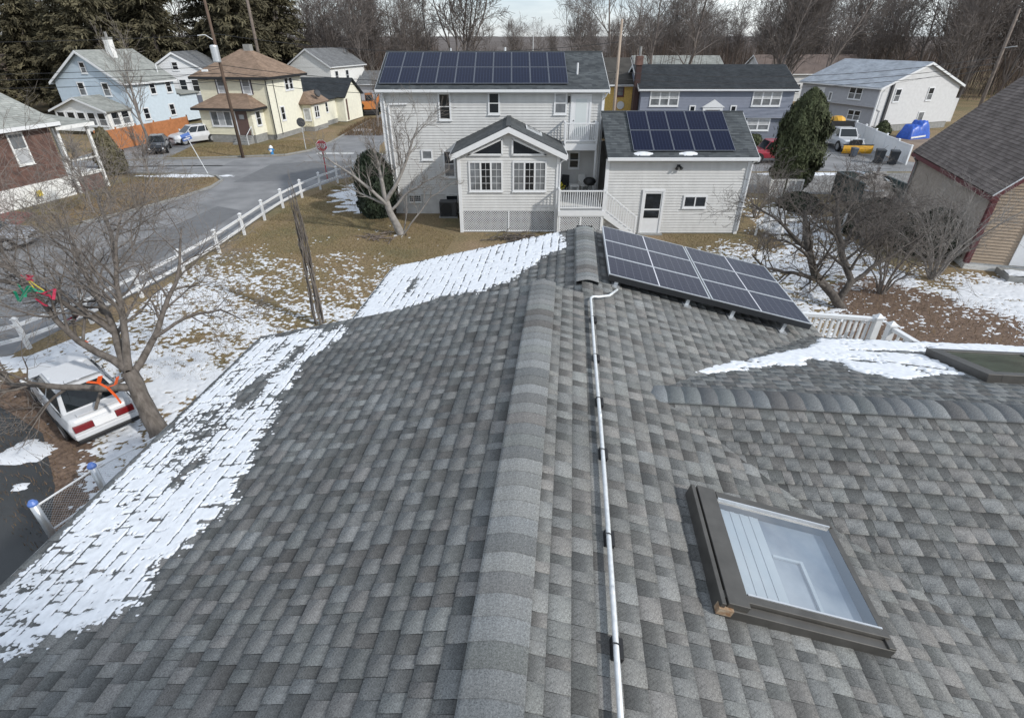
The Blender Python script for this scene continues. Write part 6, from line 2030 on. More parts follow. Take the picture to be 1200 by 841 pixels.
def wire(label, a, b, sag, r=.012):
    a, b = Vector(a), Vector(b)
    pts = [a.lerp(b, i / 16) - Z * sag * 4 * (i / 16) * (1 - i / 16) for i in range(17)]
    m = MB(); m.tube([p - a for p in pts], r, 4)
    o = m.build('overhead_wire', M['wire'])
    o.location = a
    tag(o, label, 'wire', 'overhead wires')
HGT = ('lowest', 'second lowest', 'second highest', 'topmost')
PL_ = Vector((-74, 46, 0))
for i_, (z, s) in enumerate(((6.0, .5), (6.6, .5), (7.1, .6), (9.3, .6))):
    wire('%s overhead wire running left from the transformer pole' % HGT[i_], PA + Z * z, PL_ + Z * (z + .1), s, .026)
for i_, (z, s) in enumerate(((6.1, .9), (6.7, .9), (7.2, 1.0), (9.4, 1.0))):
    wire('%s overhead wire between the transformer pole and the bleached pole' % HGT[i_], PA + Z * z, PB + Z * (z - .6), s, .026)
for i_, (z, s) in enumerate(((5.6, .8), (6.1, .9), (6.6, .9))):
    wire('%s overhead wire between the bleached pole and the pole behind the tan roof' % ('lowest', 'middle', 'topmost')[i_], PB + Z * z, PC + Z * (z + 1.0), s, .026)
for z, dx in ((6.4, -18), (7.0, -22)):
    wire('%s service wire from the transformer pole to the light blue house' % ('lower' if z < 6.7 else 'upper'), PA + Z * z, (PA.x + dx, 66, 5.2), .5, .02)
wire('service wire from the transformer pole to the cream yellow house', PA + Z * 7.0, (-24.2, 59.0, 5.5), .3, .012)
wire('service wire from the bleached pole to the pale grey house', PB + Z * 7.0, (5.1, 33, 6.9), .5, .012)
wire('service wire from the rear pole to the white gable of the grey house', PC + Z * 7.6, (40.2, 63.8, 4.9), .3, .012)

ss = thing('stop_sign', 'red octagonal STOP sign on a red post at the street corner', 'sign', (-13.9, 41.6, 0))
MB().bar((0, 0, 0), (0, 0, 2.15), .06, .06).build('post', M['stop'], ss)
def octa(r, y, z, th): return [(r * math.cos(R(22.5 + 45 * i)), y, z + r * math.sin(R(22.5 + 45 * i))) for i in range(8)]
# the sign faces the street to the north-west yet shows its front here, as in the photograph
MB().prism(octa(.43, -.045, 2.35, 0), (0, .012, 0)).build('border', M['signwhite'], ss)
MB().prism(octa(.40, -.049, 2.35, 0), (0, .010, 0)).build('face', M['stop'], ss)
def letters(parent, txt, x, z, h, y, m, wd=None):
    st = {'S': [(1, .85), (.75, 1), (.25, 1), (0, .8), (.15, .58), (.85, .42), (1, .2), (.75, 0), (.25, 0), (0, .15)], 'T': None, 'O': [(.25, 0), (0, .25), (0, .75), (.25, 1), (.75, 1), (1, .75), (1, .25), (.75, 0), (.25, 0)], 'P': [(0, 0), (0, 1), (.7, 1), (1, .8), (1, .65), (.7, .48), (0, .48)]}
    wd = wd or h * .55
    for i, c in enumerate(txt):
        ox = x + i * wd * 1.28
        b = MB()
        segs = [[(0, 1), (1, 1)], [(.5, 1), (.5, 0)]] if c == 'T' else [st[c]]
        for sg_ in segs:
            for p, q in zip(sg_, sg_[1:]):
                b.bar((ox + p[0] * wd, y, z + p[1] * h), (ox + q[0] * wd, y, z + q[1] * h), h * .17, .006, up=Vector((0, 1, 0)))
        b.build('letter', m, parent)
letters(ss, 'STOP', -.295, 2.22, .26, -.053, M['signwhite'], .135)
sb = thing('street_sign', 'two blue street name plates on a thin post at the far verge', 'sign', (-23.6, 43.1, 0))
sb.rotation_euler = (0, R(-17), 0)
MB().cyl((0, 0, 0), .03, 2.9, 8).build('post', M['galv'], sb)
MB().box(-.42, .34, -.02, .02, 2.62, 2.85).build('name_plate', M['signblue'], sb)
o = MB().box(-.38, .3, -.015, .015, 2.88, 3.1).build('name_plate', M['signblue'], sb); o.rotation_euler = (0, 0, R(20))
MB().box(-.32, .22, -.026, -.021, 2.70, 2.78).build('lettering', M['signwhite'], sb)
rs_ = thing('round_sign', 'dark round back of a sign on a post by the cream yellow house', 'sign', (-19.6, 54.0, 0))
MB().bar((0, 0, 0), (0, 0, 2.2), .05, .05).build('post', M['galv'], rs_)
MB().tube([(0, -.05, 2.35), (0, -.03, 2.35)], .40, 20).build('face', M['signback'], rs_)
hy = thing('fire_hydrant', 'blue fire hydrant with a white bonnet by the kerb', 'hydrant', (-21.6, 50.9, 0))
MB().tube([(0, 0, 0), (0, 0, .08), (0, 0, .09), (0, 0, .62)], [.2, .2, .13, .13], 12).build('barrel', M['hydrant'], hy)
MB().tube([(0, 0, .62), (0, 0, .68), (0, 0, .78), (0, 0, .86)], [.17, .17, .12, .03], 12).build('bonnet', M['signwhite'], hy)
MB().tube([(-.24, 0, .48), (.24, 0, .48)], .075, 10).build('nozzle', M['hydrant'], hy)
MB().tube([(0, -.24, .42), (0, 0, .42)], .095, 10).build('nozzle', M['signwhite'], hy)
lp = thing('lamp_post', 'thin lamp post standing far off against the sky', 'lamp post', (5.1, 150, 0))
MB().tube([(0, 0, 0), (0, 0, 13)], [.12, .07], 8).build('pole', M['galv'], lp)
MB().box(-.5, .5, -.15, .15, 12.9, 13.05).build('lamp_head', M['galv'], lp)

# ------------------------------------------------------------ trees
def vtubes(branches, n=4):
    """many tapered branches as one vertex/face array; branches: (points, radii)"""
    V, F = [], []
    for pts, rad in branches:
        base = len(V)
        k = len(pts)
        u = None
        for i in range(k):
            d = (pts[min(i + 1, k - 1)] - pts[max(i - 1, 0)])
            d.normalize()
            if u is None:
                u = d.orthogonal().normalized()
            else:
                u = u - d * u.dot(d)
                u = u.normalized() if u.length > 1e-5 else d.orthogonal().normalized()
            v = d.cross(u)
            for j in range(n):
                t = 6.28318 * j / n
                q = pts[i] + (u * math.cos(t) + v * math.sin(t)) * rad[i]
                V.append((q.x, q.y, q.z))
        for i in range(k - 1):
            for j in range(n):
                a, b = base + i * n + j, base + i * n + (j + 1) % n
                F.append((a, b, b + n, a + n))
    return V, F
def rdir(rg):
    return Vector((rg.gauss(0, 1), rg.gauss(0, 1), rg.gauss(0, 1))).normalized()
def grow(out, p, d, L, r, depth, rg, kids, spread, up, wig, ratio=.62, seg=4, tip=.35, t0=.3, rmin=.004):
    pts, rad = [p.copy()], [r]
    q, dd = p.copy(), d.copy()
    for i in range(seg):
        dd = (dd + rdir(rg) * wig + Z * up).normalized()
        q = q + dd * (L / seg)
        pts.append(q.copy()); rad.append(max(rmin, r * (1 - (1 - tip) * (i + 1) / seg)))
    out.append((depth, pts, rad))
    if depth == 0:
        return
    nk = kids[depth] if isinstance(kids, (list, tuple)) else kids
    for i in range(nk):
        t = t0 + (1 - t0) * (i + rg.random()) / nk
        x = t * seg
        j = min(seg - 1, int(x))
        b = pts[j].lerp(pts[j + 1], x - j)
        dl = (pts[j + 1] - pts[j]).normalized()
        s = rdir(rg)
        s = (s - dl * s.dot(dl)).normalized()
        nd = (dl * math.cos(spread) + s * math.sin(spread)).normalized()
        rr = rad[j] + (rad[j + 1] - rad[j]) * (x - j)
        grow(out, b, nd, L * ratio * rg.uniform(.7, 1.2), max(rmin, rr * .62), depth - 1, rg, kids, spread * rg.uniform(.85, 1.15), up, wig * 1.1, ratio, max(2, seg - 1), tip, t0, rmin)
def tree_from(name, label, cat, loc, limbs, rg, kids, depth, spread, up, wig, ratio, mt, mtw, group=None, split=2, sides=(7, 3), rmin=.004, t0=.3, smooth=True):
    """limbs: list of (points, radii, first-child length, make_children)"""
    o = thing(name, label, cat, loc, 0, group)
    br = []
    for pts, rad, cl, nk in limbs:
        pts = [Vector(p) for p in pts]
        # refine with a slight wiggle
        P, Rr = [pts[0]], [rad[0]]
        for i in range(len(pts) - 1):
            for s in (1, 2, 3):
                t = s / 3
                P.append(pts[i].lerp(pts[i + 1], t) + (rdir(rg) * .035 * (pts[i + 1] - pts[i]).length if s < 3 else Vector((0, 0, 0))))
                Rr.append(rad[i] + (rad[i + 1] - rad[i]) * t)
        br.append((99, P, Rr))
        k = len(P) - 1
        for i in range(nk):
            t = t0 + (1 - t0) * (i + rg.random()) / nk
            x = t * k; j = min(k - 1, int(x))
            b = P[j].lerp(P[j + 1], x - j)
            dl = (P[j + 1] - P[j]).normalized()
            s = rdir(rg); s = (s - dl * s.dot(dl)).normalized()
            nd = (dl * math.cos(spread) + s * math.sin(spread) + Z * up).normalized()
            rr = Rr[j] + (Rr[j + 1] - Rr[j]) * (x - j)
            grow(br, b, nd, cl * rg.uniform(.7, 1.25), max(rmin, rr * .5), depth, rg, kids, spread, up, wig, ratio, 4, .35, .25, rmin)
    big = [(p, r) for dpt, p, r in br if dpt >= split]
    small = [(p, r) for dpt, p, r in br if dpt < split]
    V, F = vtubes(big, sides[0]); pydata('trunk', V, F, mt, o, smooth=smooth)
    if small:
        V, F = vtubes(small, sides[1]); pydata('twigs', V, F, mtw, o)
    return o
rg = random.Random(21)
tree_from('bare_tree', 'big bare tree with thick leaning trunk over the white saloon beside the near roof', 'tree', (-9.35, 11.15, -.1), [
    ([(0, 0, 0), (-.25, .25, 1.0), (-.55, .55, 1.9)], [.27, .21, .19], 0, 0),
    ([(-.55, .55, 1.9), (-1.1, 1.3, 2.6), (-2.3, 2.6, 3.6), (-3.6, 4.2, 4.6)], [.12, .09, .06, .022], 1.8, 19),
    ([(-.55, .55, 1.9), (-.7, 1.2, 2.9), (-1.2, 2.4, 4.1), (-1.6, 4.0, 5.2)], [.11, .08, .05, .02], 1.8, 18),
    ([(-.4, .4, 1.5), (-1.5, .1, 1.7), (-3.0, -.1, 1.9), (-5.0, .8, 2.6), (-6.6, 1.6, 3.4)], [.11, .085, .06, .04, .016], 1.6, 17),
    ([(-.5, .6, 1.8), (-.05, 1.4, 2.6), (.1, 2.6, 3.5), (-.1, 3.9, 4.6)], [.10, .075, .05, .02], 1.5, 10),
    ([(-.1, 1.2, 2.5), (.7, 1.7, 2.9), (1.5, 1.9, 3.0), (2.2, 1.6, 2.8)], [.05, .04, .03, .012], .9, 5),
    ([(-.55, .55, 1.9), (-1.8, .9, 2.6), (-3.4, 1.9, 3.7), (-5.2, 3.4, 4.9)], [.11, .08, .05, .02], 1.8, 19),
    ([(-1.1, 1.3, 2.6), (-2.6, 1.6, 3.6), (-4.3, 2.0, 4.8), (-5.8, 2.6, 5.6)], [.08, .06, .04, .02], 1.7, 12),
    ([(-1.2, 2.4, 4.1), (-2.4, 4.2, 4.9), (-3.8, 6.0, 5.3)], [.07, .045, .02], 1.7, 10),
    ([(-3.4, 1.9, 3.7), (-5.2, 1.4, 4.6), (-7.0, 1.6, 5.2)], [.06, .04, .02], 1.7, 9),
    ([(-.5, .5, 1.8), (-1.2, .2, 1.5), (-1.35, .0, 1.1)], [.05, .045, .04], 0, 0),
], rg, [0, 4, 4, 4], 3, .78, .04, .25, .64, M['bark'], M['twig'], split=2, sides=(7, 3), rmin=.0042)
M['barkdark'] = mat('dark apple bark', (.05, .042, .036), .95, col2=(.12, .105, .092), scale=9, bump=.9, bscale=26)
M['twigdark'] = mat('dark grey twigs', (.125, .11, .10), .95, var=.25, scale=4)
rg = random.Random(33)
tree_from('bare_tree', 'sprawling bare apple tree with two curved dark trunks behind the white railing', 'tree', (13.1, 19.2, -.1), [
    ([(0, 0, 0), (-.5, .15, .6), (-1.2, .6, 1.3), (-1.4, 1.4, 2.3), (-1.2, 2.6, 3.2)], [.19, .17, .15, .13, .08], 1.6, 13),
    ([(-.2, .1, .3), (.2, .4, 1.1), (.0, 1.2, 1.9), (-.1, 1.9, 2.9), (.2, 3.2, 3.8)], [.16, .13, .12, .10, .05], 1.6, 13),
    ([(-.9, .5, 1.1), (-2.0, .7, 1.3), (-3.0, .9, 1.4), (-3.6, 1.1, 1.9)], [.09, .07, .05, .03], 1.2, 8),
    ([(.1, .3, .9), (1.0, .7, 1.5), (2.0, 1.1, 1.9), (3.2, 1.8, 2.4)], [.09, .08, .06, .03], 1.4, 10),
    ([(-1.3, 1.1, 2.0), (-2.2, 2.0, 2.8), (-3.2, 3.0, 3.4)], [.09, .06, .03], 1.5, 9),
    ([(0, 1.4, 2.1), (1.0, 2.4, 2.8), (2.2, 3.2, 3.4)], [.09, .06, .03], 1.5, 9),
], rg, [0, 4, 4, 4], 3, .85, .02, .28, .62, M['barkdark'], M['twigdark'], split=2, rmin=.005)
rg = random.Random(35)
for (lb, loc, sc, n, mt, cl) in (('pale bare shrub with many fanned stems in front of the tan house', (18.6, 22.2, 0), 1.0, 12, 'barkpale', 1.3), ('tangled grey bare bush between the apple tree and the dumpster', (18.0, 26.6, 0), .72, 12, 'twig', 1.0), ('low tangled bare bush beside the white railing', (15.4, 20.6, 0), .75, 10, 'twig', 1.0), ('small bare bush left of the columnar evergreen by the garage corner', (14.4, 31.5, 0), .6, 9, 'twig', .9)):
    limbs = []
    for i in range(n):
        a = 6.283 * i / n + rg.uniform(-.3, .3)
        q = rg.uniform(.5, 1.0) * sc
        h = rg.uniform(2.2, 3.6) * sc
        limbs.append(([(0.1 * math.cos(a), .1 * math.sin(a), 0), (.55 * q * math.cos(a), .55 * q * math.sin(a), h * .35), (1.5 * q * math.cos(a), 1.5 * q * math.sin(a), h * .72), (2.5 * q * math.cos(a), 2.5 * q * math.sin(a), h)], [.045 * sc + .01, .035 * sc + .008, .024, .010], cl, 7))
    tree_from('bare_shrub', lb, 'shrub', loc, limbs, rg, [0, 3, 4], 2, .7, .06, .2, .62, M[mt], M['twig'] if mt != 'barkpale' else M['barkpale'], split=2, sides=(5, 3), rmin=.004)
rg = random.Random(41)
tree_from('bare_tree', 'small pale bare tree with fanned limbs before the pale grey house wall', 'tree', (-6.0, 28.4, 0), [
    ([(0, 0, 0), (-.35, 0, .9), (-.6, .05, 1.8)], [.24, .19, .16], 0, 0),
    ([(-.5, 0, 1.5), (-1.3, -.1, 2.4), (-2.6, -.2, 3.5), (-3.6, -.3, 4.2)], [.10, .08, .05, .02], 1.1, 9),
    ([(-.6, 0, 1.8), (-.75, .1, 3.0), (-.95, .15, 4.4)], [.12, .10, .06], .9, 8),
    ([(-.6, 0, 1.8), (.1, .0, 2.8), (.9, .1, 4.4), (1.4, .1, 5.6)], [.12, .09, .06, .02], 1.2, 11),
    ([(-.4, 0, 1.3), (.4, .1, 2.1), (1.4, .1, 2.7), (2.8, .1, 3.4)], [.08, .06, .04, .02], 1.0, 8),
    ([(-.6, 0, 1.6), (-1.6, .1, 2.0), (-2.9, .1, 2.6)], [.08, .05, .02], 1.0, 7),
    ([(.1, -.1, 0), (.9, -.3, 1.0), (1.8, -.3, 2.1), (3.2, -.4, 2.9)], [.05, .04, .03, .012], .7, 5),
    ([(.1, .1, 0), (.4, .1, 1.2), (.5, .1, 2.2)], [.04, .03, .012], .6, 4),
    ([(0.1, .9, 3.4), (.2, .4, 4.6), (.1, .4, 5.6)], [.05, .035, .012], .9, 6),
], rg, [0, 4, 5], 2, .7, .10, .20, .62, M['barkpale'], M['twig'], split=2, sides=(7, 3), rmin=.006)
rg = random.Random(43)
lm = []
for i in range(9):
    a = rg.uniform(0, 6.28)
    x, y = .12 * math.cos(a), .12 * math.sin(a)
    h = rg.uniform(3.0, 5.2)
    lm.append(([(x * 1.2, y * 1.2, 0), (x, y, h * .4), (x * .7 + rg.uniform(-.05, .05), y * .7, h * .75), (x * .4 + rg.uniform(-.08, .08), y * .4, h)], [.035, .03, .024, .010], .35, 7))
tree_from('dead_tree', 'thin dead upright tree standing alone on the lawn by the near roof', 'tree', (-7.2, 17.9, 0), lm, rg, [0, 3], 1, .35, .35, .12, .6, M['bark'], M['twig'], split=2, sides=(6, 3), rmin=.006, t0=.2)
for (lb, loc, h) in (('small bare street tree in front of the orange board fence', (-34.2, 53.6, 0), 7.0), ('low bare tree on the brown verge opposite the fence', (-27.0, 41.2, 0), 2.6), ('thin bare sapling on the verge by the silver grey car', (-25.4, 32.5, 0), 3.4), ('bare young tree beside the far wing of the cream yellow house', (-15.5, 67, 0), 4.5)):
    rg = random.Random(int(h * 10))
    lm = [([(0, 0, 0), (.05, 0, h * .3), (0, .1, h * .65), (.1, 0, h)], [.02 * h, .016 * h, .011 * h, .004 * h], h * .33, 15)]
    tree_from('bare_tree', lb, 'tree', loc, lm, rg, [0, 4, 4], 2, .65, .16, .14, .62, M['twig'], M['twig'], split=2, sides=(6, 3), rmin=.012)

# leafy evergreens: many small leaf faces through a shaped volume, mostly near its surface
def leafy(name, label, cat, loc, prof, hgt, n, size, m, mtr, seed, trunk_r=.1, trunk_h=.5, up=.3, lump=.18, asp=.45, tone=(.45, 1.6)):
    rg = np.random.default_rng(seed)
    o = thing(name, label, cat, loc)
    MB().tube([(0, 0, -.05), (0, 0, trunk_h), (0, 0, hgt * .6)], [trunk_r, trunk_r * .9, trunk_r * .3], 7).build('trunk', mtr, o, smooth=True)
    z = rg.uniform(0, 1, n * 2); pr = np.interp(z, [p[0] for p in prof], [p[1] for p in prof])
    keep = rg.uniform(0, max(p[1] for p in prof), n * 2) < pr
    z, pr = z[keep][:n], pr[keep][:n]
    n = len(z)
    a = rg.uniform(0, 2 * np.pi, n)
    lum = 1 + lump * 2 * (fbm(a * 2.2 + 5, z * hgt * 1.5, seed, 3) - .5) * 2
    r = pr * lum * np.sqrt(rg.uniform(.35, 1, n)) * np.where(rg.uniform(0, 1, n) < .08, rg.uniform(1.0, 1.22, n), 1)
    c = np.stack([r * np.cos(a), r * np.sin(a), z * hgt], 1)
    nrm = np.stack([np.cos(a), np.sin(a), np.full(n, up)], 1) + rg.normal(0, .45, (n, 3))
    nrm /= np.linalg.norm(nrm, axis=1)[:, None]
    up_ = np.stack([np.cos(a) * .25, np.sin(a) * .25, np.ones(n)], 1) + rg.normal(0, .35, (n, 3))
    s = np.cross(nrm, up_); s /= np.linalg.norm(s, axis=1)[:, None]
    t_ = np.cross(s, nrm)
    sz = size * rg.uniform(.6, 1.4, n)[:, None]
    V = np.stack([c - s * sz * asp - t_ * sz * .5, c + s * sz * asp - t_ * sz * .5, c + s * sz * asp * .5 + t_ * sz * .7, c - s * sz * asp * .5 + t_ * sz * .7], 1).reshape(-1, 3)
    F = np.arange(4 * n).reshape(n, 4)
    cl = fbm(a * 3, z * hgt * 2, seed + 3, 3)
    tn = np.repeat(tone[0] + (tone[1] - tone[0]) * np.clip(cl * .9 + rg.uniform(-.25, .25, n) + .05, 0, 1), 4)
    pydata('foliage', V, F, m, o, tone=tn)
    return o
leafy('columnar_evergreen', 'tall dense columnar evergreen between the garage and the white work truck', 'tree', (18.85, 37.2, 0), [(0, .4), (.06, .9), (.2, 1.3), (.45, 1.55), (.68, 1.38), (.85, 1.0), (.95, .55), (1, .12)], 6.4, 34000, .17, M['arb'], M['bark'], 3, .14, .5, lump=.17, asp=.24, tone=(.25, 1.9))
leafy('evergreen_shrub', 'dark rounded evergreen shrub at the left corner of the pale grey house', 'shrub', (-8.0, 32.0, 0), [(0, .8), (.2, 1.15), (.5, 1.2), (.75, 1.0), (.92, .6), (1, .1)], 3.7, 16000, .13, M['ivy'], M['bark'], 5, .1, .3, lump=.16, asp=.3)
leafy('evergreen_shrub', 'dark spreading evergreen bush against the tan house wall', 'shrub', (20.6, 25.6, 0), [(0, 1.2), (.3, 1.5), (.7, 1.2), (1, .3)], 2.1, 9000, .13, M['ivy'], M['bark'], 6, .08, .3)
leafy('evergreen_shrub', 'dark evergreen bush in front of the dumpster', 'shrub', (19.6, 28.6, 0), [(0, 1.4), (.3, 1.8), (.7, 1.4), (1, .3)], 1.7, 11000, .13, M['ivy'], M['bark'], 7, .08, .3)
leafy('evergreen_shrub', 'low dark evergreen bush under the columnar evergreen', 'shrub', (17.6, 33.2, 0), [(0, .9), (.4, 1.2), (.8, .8), (1, .3)], 1.0, 4500, .13, M['ivy'], M['bark'], 8, .08, .2)
leafy('evergreen_shrub', 'small brown green shrub beside the blue tarpaulin', 'shrub', (39.9, 62.2, 0), [(0, .8), (.4, .9), (.8, .5), (1, .1)], 1.5, 2500, .14, M['arb'], M['bark'], 9, .06, .2)
leafy('evergreen_shrub', 'dark weeping evergreen beside the porch of the brick house', 'shrub', (-31.0, 43.4, 0), [(0, .9), (.3, 1.0), (.6, .8), (.85, .5), (1, .2)], 3.3, 6000, .15, M['pine'], M['bark'], 10, .1, .3)
leafy('added_shade_tree', 'added unseen tree shape behind the near house, shading the lower left roof', 'tree', (11.5, -9.2, 0), [(0, .4), (.4, 1.5), (.6, 2.3), (.85, 2.3), (.95, 1.4), (1, .2)], 20, 26000, .42, M['arb'], M['bark'], 12, .25, 3)  # added out of view only to shade the lower left of the roof
for i, x in enumerate((21.6, 23.4)):
    leafy('hedge_shrub', 'brown green foundation shrub under the %s half of the lower slate blue window' % ('left', 'right')[i], 'shrub', (x, 55.6, 0), [(0, .8), (.5, .95), (.85, .7), (1, .2)], 1.1, 2200, .12, M['arb'] if i else M['drybrush'], M['bark'], 20 + i, .06, .2)
for i, (x, y, h) in enumerate(((-18.4, 84, 2.6), (-15.9, 83, 2.2), (-13.4, 82, 2.4), (-20.8, 79, 3.0))):
    leafy('evergreen_shrub', 'dark evergreen in the row before the dark roofed shed, %s from the left' % ORD[(1, 2, 3, 0)[i]], 'shrub', (x, y, 0), [(0, .9), (.4, .9), (.8, .5), (1, .1)], h, 2500, .2, M['ivy'], M['bark'], 30 + i, .08, .2)

# conifers behind the blue house: drooping boughs set with needle sprays
def conifer(name, label, loc, h, rad, seed, n_wh, group, scale_to=None):
    rg = np.random.default_rng(seed)
    o = thing(name, label, 'tree', loc, 0, group)
    MB().tube([(0, 0, 0), (0, 0, h * .5), (0, 0, h)], [h * .016, h * .011, .02], 8).build('trunk', M['bark'], o, smooth=True)
    C, S_, T_, SZ, TN = [], [], [], [], []
    brs = []
    for k in range(n_wh):
        z = h * (.10 + .88 * (k + rg.uniform(-.4, .4)) / n_wh)
        z = min(max(z, .5), h * .98)
        R0 = rad * (1 - z / h) ** .75 * rg.uniform(.75, 1.15) + .3
        for b in range(rg.integers(4, 7)):
            a = rg.uniform(0, 6.283)
            ln = R0 * rg.uniform(.7, 1.1)
            m = max(5, int(ln * 6))
            t = np.linspace(.12, 1, m)
            droop = rg.uniform(.15, .4)
            px = np.cos(a) * ln * t; py = np.sin(a) * ln * t; pz = z + ln * (.18 * t - droop * t * t)
            brs.append(([Vector((0, 0, z)), Vector((px[m // 2], py[m // 2], pz[m // 2])), Vector((px[-1], py[-1], pz[-1]))], [.05 * ln / 3 + .02, .03, .01]))
            tone = rg.uniform(.5, 1.3)
            for rep in range(5):
                C.append(np.stack([px, py, pz], 1) + rg.normal(0, .22, (m, 3)) * np.array([1, 1, .6]))
                d = np.stack([np.full(m, np.cos(a)), np.full(m, np.sin(a)), -droop * t * 1.3], 1) + rg.normal(0, .55, (m, 3)) + np.array([0, 0, -.25])
                T_.append(d); SZ.append(rg.uniform(.35, .75, m)); TN.append(tone * rg.uniform(.6, 1.3, m))
    C, T_, SZ, TN = np.concatenate(C), np.concatenate(T_), np.concatenate(SZ), np.concatenate(TN)
    T_ /= np.linalg.norm(T_, axis=1)[:, None]
    s = np.cross(T_, rg.normal(0, 1, T_.shape)); s /= np.linalg.norm(s, axis=1)[:, None]
    q = SZ[:, None]
    V = np.stack([C - s * q * .16, C + s * q * .16, C + T_ * q + s * q * .05, C + T_ * q - s * q * .05], 1).reshape(-1, 3)
    pydata('foliage', V, np.arange(len(V)).reshape(-1, 4), M['pine'], o, tone=np.repeat(TN, 4))
    V, F = vtubes(brs, 3)
    pydata('boughs', V, F, M['bark'], o)
    return o
CONL = ['tall dark spruce in the dense stand behind the light blue house']
con = [conifer('spruce_tree', CONL[0], (-62, 86, 0), 21, 5.6, 50 + i, 44, 'spruces behind the light blue house') for i in range(3)]
spots = [(-72, 78), (-64, 82), (-57, 80), (-52, 88), (-47, 82), (-60, 92), (-44, 92), (-38, 86), (-70, 92), (-79, 84), (-36, 96), (-51, 76.5), (-66, 73)]
rg = random.Random(9)
for i, (x, y) in enumerate(spots):
    o = con[i] if i < 3 else copy_tree(con[i % 3])
    o.location = (x, y, 0)
    k = rg.uniform(.82, 1.18) if i != 12 else .7
    o.scale = (k * 1.05, k * 1.05, k)
    o.rotation_euler = (0, 0, rg.uniform(0, 6.28))

# bare woods beyond the houses: individual trees of six builds, brush between them
WL = 'bare grey brown winter tree in the woods beyond the houses'
protos = []
for i in range(7):
    rg = random.Random(100 + i)
    h = 15
    lean = rg.uniform(-.08, .08)
    lm = [([(0, 0, 0), (lean * 3, 0, h * .28), (lean * 8, .2, h * .6), (lean * 14, .1, h)], [.20, .17, .11, .03], h * .26, 17)]
    if i % 2:
        lm.append(([(lean * 3, 0, h * .25), (lean * 3 + 1.2, .4, h * .5), (lean * 3 + 2.2, .6, h * .9)], [.13, .10, .03], h * .22, 12))
    if i == 3:
        for s in (-1, -.4, .5, 1.1):
            lm.append(([(0, 0, h * .12), (s * 1.2, s * .5, h * .35), (s * 2.6, s, h * .65), (s * 3.6, s * 1.2, h * .98)], [.15, .12, .08, .03], h * .2, 10))
    o = tree_from('bare_tree', WL, 'tree', (0, 150, 0), lm, rg, [0, 5, 5], 2, .72, .07, .17, .60, M['twigfar'], M['twigfar'], 'bare trees in the woods', split=2, sides=(5, 3), rmin=.022, t0=.28)
    protos.append(o)
rg = random.Random(77)
k = 0
def wood(x, y, sc, p=None, lean=0):
    global k
    p = rg.randrange(7) if p is None else p
    o = protos[p]
    if o.get('used'):
        o = copy_tree(o)
    o['used'] = 1
    o.location = (x, y, -.1)
    o.scale = (sc * rg.uniform(.85, 1.15),) * 2 + (sc,)
    o.rotation_euler = (0, lean, rg.uniform(0, 6.28))
    k += 1
    q = 'right' if x > .42 * y else ('left' if x < -.10 * y else 'mid')
    o['label'] = {'right': 'bare grey brown tree in the tall woods behind the grey and white house', 'left': 'bare grey brown tree in the woods behind the cream yellow house', 'mid': 'bare grey brown tree in the far woods above the pale grey house roof'}[q]
    o['group'] = {'right': 'trees of the right hand woods', 'left': 'trees of the left hand woods', 'mid': 'trees of the far woods'}[q]
    return o
for i in range(75):        # right of the pale grey house, close and tall
    y = rg.uniform(88, 150)
    wood(rg.uniform(.42, 1.02) * y + rg.uniform(-3, 3), y, rg.uniform(.85, 1.35))
for i in range(40):        # middle
    y = rg.uniform(118, 185)
    wood(rg.uniform(.10, .5) * y, y, rg.uniform(.7, 1.15))
for i in range(62):        # left of it, behind the cream yellow house
    y = rg.uniform(98, 165)
    wood(rg.uniform(-.48, -.13) * y, y, rg.uniform(.75, 1.2))
for i in range(40):
    y = rg.uniform(150, 200)
    wood(rg.uniform(-.35, .35) * y, y, rg.uniform(.5, .8))
for i in range(20):
    y = rg.uniform(95, 130)
    wood(rg.uniform(-1.0, -.5) * y, y, rg.uniform(.9, 1.3))
BT = wood(-8.5, 104, 1.35, 3)
BT['label'] = 'big many stemmed bare tree rising over the roof of the pale grey house'; del BT['group']
for i, (x, y, ln, s) in enumerate(((41.5, 85, .50, 1.3), (37.5, 88, .3, 1.2), (26, 92, .06, 1.25), (20.5, 92, .12, 1.2), (15, 90, -.05, 1.15))):
    o = wood(x, y, s, (0, 2, 4, 0, 2)[i], ln)
    o.rotation_euler = (0, ln, 0)
    if i == 0:
        o['label'] = 'bare tree leaning far to the right over the roof of the grey and white house'; del o['group']
for o in COL.objects:
    if o.get('used'):
        del o['used']
# understorey: thousands of thin upright stems that read as one mass
nr = np.random.default_rng(8)
n = 36000
th = nr.uniform(-1.15, 1.1, n); y = nr.uniform(98, 320, n); x = th * y
h = nr.uniform(2.5, 9, n) * np.where((th > -.12) & (th < .16), .55, 1.0)
w_ = nr.uniform(.02, .06, n); ln = nr.normal(0, .10, (n, 2)) * h[:, None]
ok = ~((x > -19) & (x < -12) & (y < 100)); 
b0 = np.stack([x - w_, y, np.zeros(n)], 1); b1 = np.stack([x + w_, y, np.zeros(n)], 1)
t0_ = np.stack([x + ln[:, 0] + w_ * .3, y + ln[:, 1], h], 1); t1_ = np.stack([x + ln[:, 0] - w_ * .3, y + ln[:, 1], h], 1)
V = np.stack([b0, b1, t0_, t1_], 1)[ok].reshape(-1, 3)
M['brushfar'] = mat('brown woodland brush', (.085, .062, .05), .95, attr=1)
o = pydata('woodland', V, np.arange(len(V)).reshape(-1, 4), M['brushfar'], None, tone=np.repeat(nr.uniform(.5, 1.4, n)[ok], 4), kind='stuff')
o['label'] = 'dense brown brush at the foot of the winter woods'

